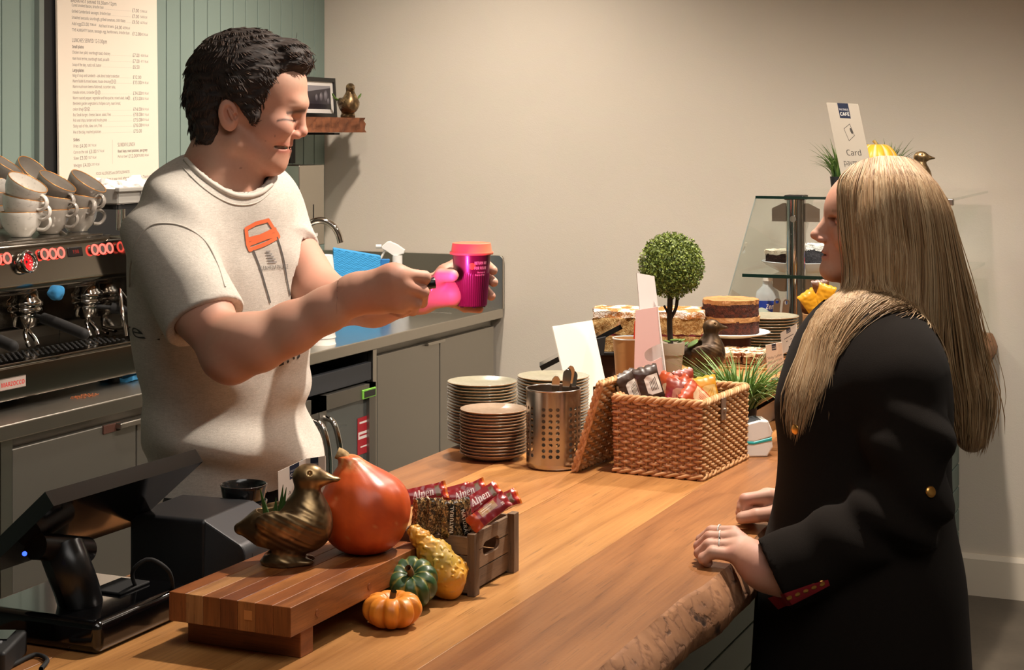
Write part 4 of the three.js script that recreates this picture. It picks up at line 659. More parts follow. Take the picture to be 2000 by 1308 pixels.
// ---------------------------------------------------------------- crate of cereal bars
{
  const x0 = -1.165, x1 = -1.041, z0 = -2.252, z1 = -2.418, h = 0.09, cx = (x0 + x1) / 2, cz = (z0 + z1) / 2;
  const t = thing('wooden_crate', 'grey weathered slatted crate filled with wrapped cereal bars', 'crate', V(cx, BAR, cz)), w = x1 - x0, L = z0 - z1;
  const gm = [0xffffff, 0xe2dcd4, 0xcfc6bc, 0xf0e8de].map(c => std({ map: rep(T.grey, 8, 4), color: c, roughness: 0.8 })); const sh = (h - 0.006) / 3, th = 0.006;
  for (const s of [-1, 1]) for (const q of [-1, 1]) part(t, 'post', uvM(rbx(0.012, h + 0.002, 0.019, 0.001, s * (w / 2 - 0.006) + s * 0.005, (h + 0.002) / 2, q * (L / 2 - 0.0095), 1), 1, s + q), gm[(s + q + 2) / 2 | 0]);
  for (let i = 0; i < 3; i++) {
    for (const q of [-1, 1]) part(t, 'slat', uvM(rbx(w - 0.012, sh - 0.0018, th, 0.0008, 0, 0.004 + (i + 0.5) * sh, q * (L / 2 - 0.003), 1), 0, i * 0.3 + q), gm[(i + 1) % 4]);
    part(t, 'slat', uvM(rbx(th, sh - 0.0018, L - 0.014, 0.0008, -(w / 2 - 0.008), 0.004 + (i + 0.5) * sh, 0, 1), 2, i * 0.2), gm[i]);
  }
  // right side with the hand hole through its upper slats
  const hole = new THREE.Shape(); const hw = 0.020, hy = 0.057, hr = 0.0105;
  for (let i = 0; i < 3; i++) {
    const a = 0.004 + i * sh + 0.0009, b = a + sh - 0.0018, zz = L / 2 - 0.007; let s = new THREE.Shape(); s.moveTo(-zz, a); s.lineTo(zz, a); s.lineTo(zz, b); s.lineTo(-zz, b); s.closePath();
    if (b > hy - hr && a < hy + hr) { // clip the slot
      const lo = Math.max(a, hy - hr), hi = Math.min(b, hy + hr), hx = y => hw + Math.sqrt(Math.max(0, hr * hr - (y - hy) ** 2)); s = new THREE.Shape(); const K = 10;
      if (lo > a + 1e-6) { s.moveTo(-zz, a); s.lineTo(zz, a); s.lineTo(zz, b); for (let k = 0; k <= K; k++) { const y = lerp(hi, lo, k / K); s.lineTo(hx(y), y); } for (let k = 0; k <= K; k++) { const y = lerp(lo, hi, k / K); s.lineTo(-hx(y), y); } s.lineTo(-zz, b); }
      else if (hi < b - 1e-6) { s.moveTo(-zz, a); for (let k = 0; k <= K; k++) { const y = lerp(lo, hi, k / K); s.lineTo(-hx(y), y); } for (let k = 0; k <= K; k++) { const y = lerp(hi, lo, k / K); s.lineTo(hx(y), y); } s.lineTo(zz, a); s.lineTo(zz, b); s.lineTo(-zz, b); }
    }
    const g = new THREE.ExtrudeGeometry(s, { depth: th, bevelEnabled: false }); g.rotateY(-Math.PI / 2); g.translate(w / 2 - 0.005, 0, 0); part(t, 'slat', uvM(g, 2, i), gm[(i + 2) % 4]);
  }
  part(t, 'bottom', uvM(bx(w - 0.02, 0.004, L - 0.016, 0, 0.003, 0), 2), gm[2]);
}
function wrapBar(len, w, th, sd, fin = 0.012) {   // flow pack: pillow with flat crimped ends
  const nx = 26, ny = 10, g = new THREE.BoxGeometry(len, w, th, nx, ny, 2);
  bend(g, q => { const e = clamp((Math.abs(q.x) - (len / 2 - fin)) / fin), k = Math.pow(1 - e, 0.5), yy = q.y / (w / 2); q.z *= Math.max(0.03, k) * (1 - 0.35 * yy * yy * (1 - e)); q.y *= 1 - 0.06 * (1 - e) + 0.05 * e; q.z += (0.002 * (n2(q.x * 160 + sd, q.y * 160) - 0.5) * (1 - e)) + 0.0022 * Math.sin(q.y * 500 + sd) * e; if (e >= 1) q.x += 0.0012 * (Math.round(q.y * 900) % 2 ? 1 : -1); });
  return g;
}
{
  const redT = (txt) => canvasTex(512, 128, (c, w, h) => { c.fillStyle = '#8f1a22'; c.fillRect(0, 0, w, h); const g = c.createLinearGradient(0, 0, w, 0); c.fillStyle = '#b8331c'; c.fillRect(0, 0, 60, h); c.fillRect(w - 60, 0, 60, h); c.fillStyle = '#d9752e'; c.fillRect(0, 0, 26, h); c.fillRect(w - 26, 0, 26, h); c.fillStyle = '#f3e6df'; c.font = 'italic bold 78px serif'; c.textAlign = 'center'; c.textBaseline = 'middle'; c.fillText(txt, w * 0.47, h * 0.5); c.fillStyle = '#7a5a3a'; c.fillRect(w * 0.74, 20, 50, 88); });
  const rM = phys({ map: redT('Alpen'), roughness: 0.28, clearcoat: 0.4 }), rE = phys({ map: canvasTex(512, 128, (c, w, h) => { c.fillStyle = '#8f1d24'; c.fillRect(0, 0, w, h); c.fillStyle = '#c4481f'; c.fillRect(0, 0, 110, h); c.fillStyle = '#b98a5a'; c.fillRect(150, 10, 210, 60); c.fillStyle = '#efd8c8'; c.font = 'bold 34px sans-serif'; c.fillText('70', 400, 90); c.fillRect(170, 24, 150, 6); c.fillRect(170, 40, 120, 6); }), roughness: 0.3, clearcoat: 0.4 });
  const clr = (k) => phys({ map: canvasTex(256, 128, (c, w, h) => { c.fillStyle = '#4a3a26'; c.fillRect(0, 0, w, h); let s0 = seed; seed = 77 + k; for (let i = 0; i < 420; i++) { c.fillStyle = ['#8a6a40', '#c0a070', '#5e3e22', '#2e2014', '#a88050'][i % 5]; c.beginPath(); c.ellipse(rr(0, w), rr(0, h), rr(3, 11), rr(2, 7), rr(0, 3), 0, 7); c.fill(); } seed = s0; if (k > 1) { c.fillStyle = '#14130f'; c.beginPath(); c.ellipse(w * 0.55, h * 0.55, 95, 34, 0, 0, 7); c.fill(); c.fillStyle = '#e8e2d0'; c.font = 'bold 40px sans-serif'; c.textAlign = 'center'; c.fillText('NATURAL', w * 0.55, h * 0.66, 170); } }), roughness: 0.18, clearcoat: 0.9, clearcoatRoughness: 0.06 });
  const place = (name, label, cat, grp, u, v, d, ang, tiltX, yawA, g, m) => { const o = solo(name, label, cat, g, m, P(u, v, d), 0, grp); o.quaternion.setFromEuler(new THREE.Euler(tiltX, YAW + yawA, 0, 'YXZ')).multiply(new THREE.Quaternion().setFromAxisAngle(V(0, 0, 1), ang)); return o; };
  const R1 = wrapBar(0.072, 0.026, 0.016, 1), R2 = wrapBar(0.072, 0.026, 0.016, 5);
  place('cereal_bar', 'red wrapped cereal bar nearest the big squash in crate', 'cereal bar', 'red wrapped bars in the crate', 828, 966, 2.54, 0.2, -0.5, 0.1, R1, rM);
  place('cereal_bar', 'red wrapped cereal bar half hidden at the crate back', 'cereal bar', 'red wrapped bars in the crate', 878, 968, 2.57, 0.25, -0.5, 0.1, R2, rM);
  place('cereal_bar', 'red wrapped cereal bar at back with orange crimped end up', 'cereal bar', 'red wrapped bars in the crate', 908, 965, 2.56, 0.35, -0.5, 0.15, R1, rM);
  place('cereal_bar', 'red wrapped cereal bar with white lettering across crate middle', 'cereal bar', 'red wrapped bars in the crate', 938, 975, 2.535, 0.5, -0.55, 0.2, R2, rM);
  place('cereal_bar', 'red wrapped cereal bar with tan side label on crate rim', 'cereal bar', 'red wrapped bars in the crate', 955, 1000, 2.51, 0.6, -0.5, 0.2, R1, rE);
  place('cereal_bar', 'red wrapped cereal bar poking up at crate far corner', 'cereal bar', 'red wrapped bars in the crate', 972, 985, 2.58, 0.4, -0.5, 0.1, R2, rM);
  place('cereal_bar', 'red wrapped cereal bar lying low behind the hand hole', 'cereal bar', 'red wrapped bars in the crate', 922, 1062, 2.57, 0.2, -0.1, 1.15, R2, rM);
  const C = [0, 1, 2, 3].map(k => wrapBar(0.062, 0.028, 0.015, 11 + k, 0.014)), CM = [0, 1, 2, 3].map(clr);
  place('nut_bar', 'clear wrapped nut bar standing beside the big squash', 'nut bar', 'clear wrapped bars in the crate', 820, 1012, 2.50, 1.5, 0.1, 0.9, C[0], CM[0]);
  place('nut_bar', 'clear wrapped nut bar with pale top standing second from squash', 'nut bar', 'clear wrapped bars in the crate', 846, 1012, 2.505, 1.5, 0.1, 0.7, C[1], CM[1]);
  place('nut_bar', 'clear wrapped nut bar with black oval label at crate front', 'nut bar', 'clear wrapped bars in the crate', 878, 1016, 2.50, 1.55, 0.1, 0.3, C[2], CM[2]);
  place('nut_bar', 'gold wrapped bar with white letters on black beside red bars', 'nut bar', 'clear wrapped bars in the crate', 904, 1012, 2.51, -1.35, 0.1, 0.5, C[3], CM[3]);
}
// ---------------------------------------------------------------- stacks of plates
const plateGeo = (r, t = 0.0066) => lathe([[0.001, 0.0012], [r * 0.52, 0.0012], [r * 0.54, 0], [r * 0.58, 0], [r * 0.6, 0.002], [r * 0.86, 0.008], [r, 0.0142], [r + 0.0006, 0.0154], [r - 0.001, 0.0162], [r * 0.85, 0.0108], [r * 0.58, 0.0058], [0.001, 0.005]], 64);
const plateTex = (a, b) => dataTex(128, 128, (u, v) => { const n = fbm2(u, v, 6, 4), s = n2(u * 60, v * 60, 60, 60); const ring = v > 0.53 && v < 0.67 ? 1 : 0; return mix3(mix3(a, b, clamp(0.3 + n * 0.6 + (s - 0.5) * 0.3)), [146, 104, 64], ring * 0.85); });
const pM = phys({ map: plateTex([132, 128, 108], [162, 157, 136]), roughness: 0.25, clearcoat: 0.4, clearcoatRoughness: 0.1 }), pM2 = phys({ map: plateTex([136, 116, 96], [170, 150, 128]), roughness: 0.25, clearcoat: 0.4, clearcoatRoughness: 0.1 });
function plateStack(u, d, r, n, step, y0, m, label, group) { const p = P(u, 800, d), g = plateGeo(r); for (let i = 0; i < n; i++) { const o = solo('side_plate', i === n - 1 ? 'topmost ' + label.replace(' in the ', ' of the ') : label, 'plate', g, m, V(p.x + 0.0012 * (hash(i, 7) - 0.5) * 2, y0 + i * step, p.z + 0.0012 * (hash(i, 3) - 0.5) * 2), i * 1.3, group); } }
plateStack(963, 3.54, 0.0697, 15, 0.0064, BAR, pM2, 'stoneware plate in the short stack beside the cutlery pot', 'plates in the short front stack');
plateStack(941.5, 3.70, 0.0762, 20, 0.0065, BAR, pM, 'stoneware plate in the tall stack behind the short plate stack', 'plates in the tall stack behind the short stack');
plateStack(1080, 3.77, 0.0800, 20, 0.0066, BAR, pM, 'stoneware plate in the tall stack behind the cutlery pot', 'plates in the tall stack behind the cutlery pot');
// ---------------------------------------------------------------- cutlery pot with punched holes
{
  const d = 3.452, p = P(1081, 800, d), r = 0.0555, h = 0.160, t = thing('cutlery_pot', 'perforated stainless steel cutlery pot on the oak bar', 'cutlery pot', V(p.x, BAR, p.z), YAW);
  const cols = 24, rows = 12, y0 = 0.012, y1 = h - 0.006, pos = [], nor = [], hole = (c, q) => (((c % 4) + 4) % 4) !== 1 && q >= 1 && q <= 9;
  const pt = (c, q) => { const a = (c - 0.5) / cols * Math.PI * 2 + 0.13 - Math.PI / 2, y = y0 + (y1 - y0) * q / rows; return [Math.cos(-a) * r, y, Math.sin(-a) * r, Math.cos(-a), 0, Math.sin(-a)]; };
  const tri = (...v) => v.forEach(q => { pos.push(q[0], q[1], q[2]); nor.push(q[3], q[4], q[5]); });
  const quad = (a, b, c, e) => { tri(a, b, c); tri(a, c, e); };
  for (let c = 0; c < cols; c++) for (let q = 0; q < rows; q++) {
    if (!hole(c, q)) { for (let k = 0; k < 3; k++) quad(pt(c + k / 3, q), pt(c + (k + 1) / 3, q), pt(c + (k + 1) / 3, q + 1), pt(c + k / 3, q + 1)); continue; }
    const K = 16, R = 0.28, ring = [], out = []; for (let k = 0; k < K; k++) { const a = k / K * 6.2832 + Math.PI / 4, x = Math.cos(a), y = Math.sin(a), m = Math.max(Math.abs(x), Math.abs(y)); ring.push(pt(c + 0.5 + x * R, q + 0.5 + y * R * 1.14)); out.push(pt(c + 0.5 + x / m * 0.5, q + 0.5 + y / m * 0.5)); }
    for (let k = 0; k < K; k++) { const j = (k + 1) % K; quad(ring[k], out[k], out[j], ring[j]); }
  }
  const g = new THREE.BufferGeometry(); g.setAttribute('position', new THREE.Float32BufferAttribute(pos, 3)); g.setAttribute('normal', new THREE.Float32BufferAttribute(nor, 3));
  const sm2 = std({ color: 0xb8aea4, metalness: 1, roughness: 0.24, side: THREE.DoubleSide });
  part(t, 'wall', g, sm2); part(t, 'rim', merge([mv(new THREE.TorusGeometry(r, 0.0016, 8, 60).rotateX(Math.PI / 2), 0, h, 0), mv(new THREE.CylinderGeometry(r, r, 0.007, 60, 1, true), 0, h - 0.0035, 0)]), sm2);
  part(t, 'base', merge([lathe([[0.001, 0.002], [r - 0.006, 0], [r - 0.001, 0.004], [r, 0.012]], 60)]), sm2);
  const spoon = (x, z, lx, lz, L, w, name, label) => { const o = thing(name, label, name === 'table_fork' ? 'fork' : 'spoon', V(p.x + x, BAR + 0.004, p.z + z), YAW, 'cutlery standing in the perforated pot'); const a = V(0, 0, 0), b = V(lx, L, lz); const hs = new THREE.Shape(); hs.moveTo(-0.0025, 0); hs.lineTo(0.0025, 0); hs.lineTo(0.0035, L * 0.7); hs.quadraticCurveTo(w, L * 0.86, w * 0.9, L * 0.96); hs.quadraticCurveTo(w * 0.5, L, 0, L); hs.quadraticCurveTo(-w * 0.5, L, -w * 0.9, L * 0.96); hs.quadraticCurveTo(-w, L * 0.86, -0.0035, L * 0.7); const hg = new THREE.ExtrudeGeometry(hs, { depth: 0.0014, bevelEnabled: true, bevelSize: 0.0005, bevelThickness: 0.0005, bevelSegments: 1 }); const m = part(o, 'handle', hg, M.chrome); part(o, 'bowl', mv(new THREE.SphereGeometry(0.012, 14, 10).scale(1, 1.6, 0.3), 0, 0.018, 0), M.chrome); o.rotation.set(0, YAW, 0); o.rotateZ(-Math.atan2(lx, L)); o.rotateX(Math.atan2(lz, L)); };
  spoon(0.012, 0.01, 0.022, 0.0, 0.198, 0.009, 'tea_spoon', 'steel teaspoon handle standing tallest in the perforated pot'); spoon(0.004, -0.008, 0.030, 0.01, 0.205, 0.0085, 'tea_spoon', 'steel teaspoon handle leaning at the rear of perforated pot'); spoon(-0.004, 0.012, 0.014, 0.006, 0.184, 0.0085, 'tea_spoon', 'short steel teaspoon handle at front of perforated pot'); spoon(0.018, -0.004, 0.026, -0.008, 0.192, 0.007, 'table_fork', 'steel fork handle against the rim of perforated pot');
}

// ---------------------------------------------------------------- wicker basket, its lid and snack bags
{
  const bw = 0.188, bd = 0.262, bh = 0.150, t = thing('wicker_basket', 'woven willow basket full of snack bags on the bar', 'basket', V(-1.058, BAR, -3.318), -0.07);
  const wm = [0xc79562, 0xb58450, 0xd4a877, 0xa57442].map(c => std({ color: c, roughness: 0.5, bumpMap: rep(T.fine, 30, 30), bumpScale: 0.0004 }));
  const per = [], add = (x, z, nx, nz) => per.push([x, z, nx, nz]); const NX = 12, NZ = 17;
  for (let i = 0; i < NX; i++) add(lerp(-bw / 2, bw / 2, (i + 0.5) / NX), bd / 2, 0, 1); for (let i = 0; i < NZ; i++) add(bw / 2, lerp(bd / 2, -bd / 2, (i + 0.5) / NZ), 1, 0);
  for (let i = 0; i < NX; i++) add(lerp(bw / 2, -bw / 2, (i + 0.5) / NX), -bd / 2, 0, -1); for (let i = 0; i < NZ; i++) add(-bw / 2, lerp(-bd / 2, bd / 2, (i + 0.5) / NZ), -1, 0);
  const flare = y => 0.97 + 0.03 * y / bh;
  per.forEach(([x, z], i) => part(t, 'stake', cyl(0.0024, 0.0024, bh, x, 0, z, 6), wm[3]));
  const rows = 21, rh = (bh - 0.012) / rows;
  for (let r = 0; r < rows; r++) {
    const y = 0.008 + (r + 0.5) * rh, pts = []; const low = r === 1 || r === 2;
    per.forEach(([x, z, nx, nz], i) => { const s = ((i + r) % 2 ? 1 : -1) * 0.0042; pts.push(V((x + nx * s) * flare(y), y + 0.0006 * (hash(i, r) - 0.5), (z + nz * s) * flare(y))); const j = (i + 1) % per.length; if (per[j][2] !== nx) pts.push(V(((nx || per[j][2]) * (bw / 2 + 0.001)) * flare(y), y, ((nz || per[j][3]) * (bd / 2 + 0.001)) * flare(y))); });
    part(t, 'weaver', tube(pts, rh * 0.52, pts.length * 4, 6, true), wm[r % 3]);
  }
  const braid = (y, rad, amp, ph, n) => { const pts = []; const K = 120, P4 = 2 * (bw + bd); for (let i = 0; i < K; i++) { let q = i / K * P4, x, z, nx, nz; if (q < bw) { x = -bw / 2 + q; z = bd / 2; nx = 0; nz = 1; } else if ((q -= bw) < bd) { x = bw / 2; z = bd / 2 - q; nx = 1; nz = 0; } else if ((q -= bd) < bw) { x = bw / 2 - q; z = -bd / 2; nx = 0; nz = -1; } else { q -= bw; x = -bw / 2; z = -bd / 2 + q; nx = -1; nz = 0; } const a = i / K * 6.283 * n + ph; pts.push(V(x + nx * amp * Math.cos(a), y + amp * Math.sin(a), z + nz * amp * Math.cos(a))); } return tube(pts, rad, 300, 6, true); };
  for (let k = 0; k < 3; k++) part(t, 'rim_braid', braid(bh + 0.001, 0.0042, 0.0045, k * 2.094, 22), wm[k]);
  for (let k = 0; k < 2; k++) part(t, 'foot_braid', braid(0.006, 0.0036, 0.003, k * 3.14, 18), wm[k]);
  part(t, 'bottom', bx(bw - 0.006, 0.004, bd - 0.006, 0, 0.006, 0), wm[3]);
  const st = part(t, 'leather_tab', rbx(0.003, 0.045, 0.024, 0.001, bw / 2 + 0.0075, bh - 0.022, 0.03, 1), std({ color: 0x7d6450, roughness: 0.7 }), 'grey leather strap tab'); part(st, 'stud', cyl(0.004, 0.004, 0.005, 0, 0, 0, 10).rotateZ(-Math.PI / 2).translate(bw / 2 + 0.008, bh - 0.024, 0.03), M.steel);
  // lid leaning against the left side
  const lt = thing('basket_lid', 'woven willow lid leaning on the left side of the basket', 'basket lid', V(-1.232, BAR + 0.003, -3.158), -0.07);
  const lh = 0.185, ld = 0.25; const tilt = 0.31;
  const lp = (a, b, c = 0) => { const x = Math.sin(tilt) * a + Math.cos(tilt) * c, y = Math.cos(tilt) * a - Math.sin(tilt) * c; return V(x, y + 0.004, -b); };
  for (let k = 0; k < 3; k++) { const pts = []; const K = 100; for (let i = 0; i < K; i++) { let q = i / K * 2 * (lh + ld), a, b; if (q < lh) { a = q; b = 0; } else if ((q -= lh) < ld) { a = lh; b = q; } else if ((q -= ld) < lh) { a = lh - q; b = ld; } else { a = 0; b = ld - (q - lh); } const an = i / K * 6.283 * 20 + k * 2.094; pts.push(lp(a + 0.003 * Math.sin(an), b + 0.003 * Math.cos(an), 0.004 * Math.cos(an))); } part(lt, 'rim_braid', tube(pts, 0.0042, 260, 6, true), wm[k]); }
  for (let i = 0; i < 7; i++) part(lt, 'stake', tube([lp(0, (i + 0.5) / 7 * ld), lp(lh, (i + 0.5) / 7 * ld)], 0.0026, 4, 6), wm[3]);
  for (let r = 0; r < 24; r++) { const pts = []; for (let i = 0; i <= 14; i++) pts.push(lp((r + 0.5) / 24 * lh, i / 14 * ld, ((i + r) % 2 ? 1 : -1) * 0.0035)); part(lt, 'weaver', tube(pts, 0.0036, 50, 5), wm[(r + 1) % 3]); }
  // bags
  const bagT = (bg, fg, nm) => canvasTex(128, 192, (c, w, h) => { c.fillStyle = bg; c.fillRect(0, 0, w, h); c.fillStyle = fg; c.beginPath(); c.moveTo(40, 60); c.lineTo(88, 60); c.lineTo(96, 90); c.lineTo(96, 180); c.lineTo(32, 180); c.lineTo(32, 90); c.fill(); c.fillStyle = bg; for (let k = 0; k < 5; k++) c.fillRect(44, 96 + k * 13, 30 + (k * 17) % 14, 6); });
  const mk = (bg, fg, nm) => phys({ map: bagT(bg, fg, nm), roughness: 0.38, clearcoat: 0.25 });
  const BM = { brown: mk('#3a2a20', '#d9d0c2', []), orange: mk('#a8431c', '#c9a884', []), red: mk('#7c2a16', '#a87458', []), yellow: mk('#c78a1c', '#d9b870', []) };
  const bag = (u, v, d, a, k, tx, sd, label) => { const g = wrapBar(0.078, 0.05, 0.024, sd, 0.016); g.rotateZ(Math.PI / 2); const o = solo('snack_bag', label, 'snack bag', g, BM[k], P(u, v, d), 0, 'snack bags in the wicker basket'); o.quaternion.setFromEuler(new THREE.Euler(tx, YAW + rr(-0.6, 0.6), 0, 'YXZ')).multiply(new THREE.Quaternion().setFromAxisAngle(V(0, 0, 1), a)); };
  bag(1228, 762, 3.44, 0.35, 'brown', -0.1, 21, 'brown snack bag at the lid side of the basket'); bag(1268, 752, 3.40, 0.28, 'brown', -0.15, 22, 'tall dark brown snack bag with white label');
  bag(1302, 766, 3.46, -0.3, 'orange', -0.2, 23, 'orange snack bag beside the dark brown bag'); bag(1322, 778, 3.38, -0.1, 'red', -0.3, 24, 'rust red snack bag low in the middle of basket'); bag(1346, 772, 3.44, 0.7, 'orange', -0.3, 25, 'orange snack bag tilted in the basket middle'); bag(1362, 782, 3.37, 0.75, 'orange', -0.35, 26, 'orange snack bag with pale label against right rim'); bag(1380, 772, 3.46, 0.2, 'yellow', -0.2, 27, 'yellow snack bag in the rear right basket corner'); bag(1336, 758, 3.52, 0.1, 'red', -0.1, 28, 'rust red snack bag standing at basket back'); bag(1290, 775, 3.50, 0.5, 'red', -0.2, 29, 'rust red snack bag behind the brown ones');
}
// ---------------------------------------------------------------- white riser, wooden tray and what stands on it
const TRY = 1.011;
{
  const t = thing('white_riser', 'plain white box riser under the wooden tray', 'riser', V(-1.18, BAR, -3.80)); part(t, 'box', rbx(0.31, 0.068, 0.36, 0.004, 0, 0.034, 0), M.plastic); part(t, 'lip', rbx(0.30, 0.004, 0.35, 0.001, 0, 0.070, 0), M.plastic);
  const w = thing('wooden_tray', 'shallow oak tray on the white riser behind the basket', 'tray', V(-1.165, BAR + 0.073, -3.80)); const om = std({ map: rep(T.oak, 5, 3), roughness: 0.5 }), hw = 0.185, hd = 0.225, th = 0.036;
  part(w, 'base', uvM(bx(2 * hw, 0.010, 2 * hd, 0, 0.005, 0), 0), om); part(w, 'side', uvM(rbx(2 * hw, th, 0.012, 0.001, 0, th / 2, hd - 0.006, 1), 0), om); part(w, 'side', uvM(rbx(2 * hw, th, 0.012, 0.001, 0, th / 2, -hd + 0.006, 1), 0), om); part(w, 'side', uvM(rbx(0.012, th, 2 * hd, 0.001, -hw + 0.006, th / 2, 0, 1), 2), om); part(w, 'side', uvM(rbx(0.012, th, 2 * hd, 0.001, hw - 0.006, th / 2, 0, 1), 2), om);
  part(w, 'panel', uvM(bx(2 * hw - 0.024, 0.02, 2 * hd - 0.024, 0, 0.02, 0), 0), om);
}
const TF = BAR + 0.103;   // what stands in the tray
{
  const d = 3.86, p = P(1228, 742, d), t = thing('kraft_cup', 'brown kraft paper cup holding a red stirrer on the tray', 'paper cup', V(p.x, TF, p.z)), h = P(1228, 660, d).y - TF;
  part(t, 'cup', lathe([[0.001, 0.004], [0.026, 0.004], [0.0265, 0], [0.028, 0.001], [0.036, h - 0.002], [0.0372, h], [0.036, h + 0.001], [0.0345, h - 0.003], [0.026, 0.008], [0.001, 0.008]], 36), std({ color: 0xb98752, roughness: 0.7 })); part(t, 'rim', mv(new THREE.TorusGeometry(0.0362, 0.0016, 8, 40).rotateX(Math.PI / 2), 0, h, 0), M.plastic); part(t, 'stripe', new THREE.CylinderGeometry(0.0302, 0.0297, 0.006, 36, 1, true).translate(0, 0.018, 0), std({ color: 0x2a2a28, roughness: 0.7 }));
  const s = part(t, 'stirrer', rbx(0.006, h + 0.03, 0.002, 0.0005, 0, (h + 0.03) / 2 + 0.01, 0), std({ color: 0xd23a1c, roughness: 0.4 })); s.position.set(0.008, 0, 0.0); s.rotation.z = -0.06;
}
{ // blank card seen from behind, on a black tablet stand
  const a = P(1079, 637, 3.93), b = P(1157, 625, 4.06), c = P(1196, 806, 3.99), e = P(1118, 806, 3.86);
  solo('blank_card', 'plain white card propped upright behind the tall plate stacks', 'card', quadSlab(e, c, b, a, 0.003), card);
  const t = thing('tablet_stand', 'black tablet on a slanted stand behind the white card', 'tablet');
  part(t, 'tablet', quadSlab(P(1058, 716, 4.16), P(1216, 634, 4.22), P(1216, 642, 4.10), P(1058, 724, 4.04), 0.012), M.blackGloss); part(t, 'stem', tube([P(1168, 668, 4.14), P(1150, 720, 4.14), onY(1140, 790, BAR)], 0.016, 12, 10), M.blackMatt); const q = onY(1140, 790, BAR); part(t, 'base', cyl(0.05, 0.048, 0.012, q.x, BAR, q.z), M.blackMatt); part(t, 'wedge', quadSlab(P(1160, 660, 4.1), P(1182, 655, 4.1), P(1178, 690, 4.1), P(1168, 690, 4.1), 0.03), M.blackMatt);
}
{ // acrylic leaflet holder
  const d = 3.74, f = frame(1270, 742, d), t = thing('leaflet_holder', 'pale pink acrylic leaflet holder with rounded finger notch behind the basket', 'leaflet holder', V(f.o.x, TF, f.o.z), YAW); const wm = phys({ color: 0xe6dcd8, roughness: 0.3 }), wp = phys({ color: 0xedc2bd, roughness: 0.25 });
  const A = (u, v, w = 0) => V(...f.at(u, v, w));
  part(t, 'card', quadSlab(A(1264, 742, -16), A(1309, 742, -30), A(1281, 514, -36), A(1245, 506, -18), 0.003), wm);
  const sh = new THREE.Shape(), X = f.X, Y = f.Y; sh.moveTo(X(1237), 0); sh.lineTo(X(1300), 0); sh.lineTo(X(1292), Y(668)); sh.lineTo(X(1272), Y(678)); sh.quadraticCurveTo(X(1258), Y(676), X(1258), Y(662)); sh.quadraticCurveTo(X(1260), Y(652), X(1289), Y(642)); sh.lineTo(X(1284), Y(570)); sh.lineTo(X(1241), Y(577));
  const g = new THREE.ExtrudeGeometry(sh, { depth: 0.003, bevelEnabled: false }); const fr = part(t, 'front_pocket', g, wp, 'pale pink acrylic pocket'); fr.position.z = 0.004; part(t, 'side', quadSlab(A(1300, 742, 8), A(1309, 742, -30), A(1281, 560, -36), A(1284, 570, 8), 0.002), phys({ color: 0xffffff, transmission: 0.9, roughness: 0.1, thickness: 0 }));
}
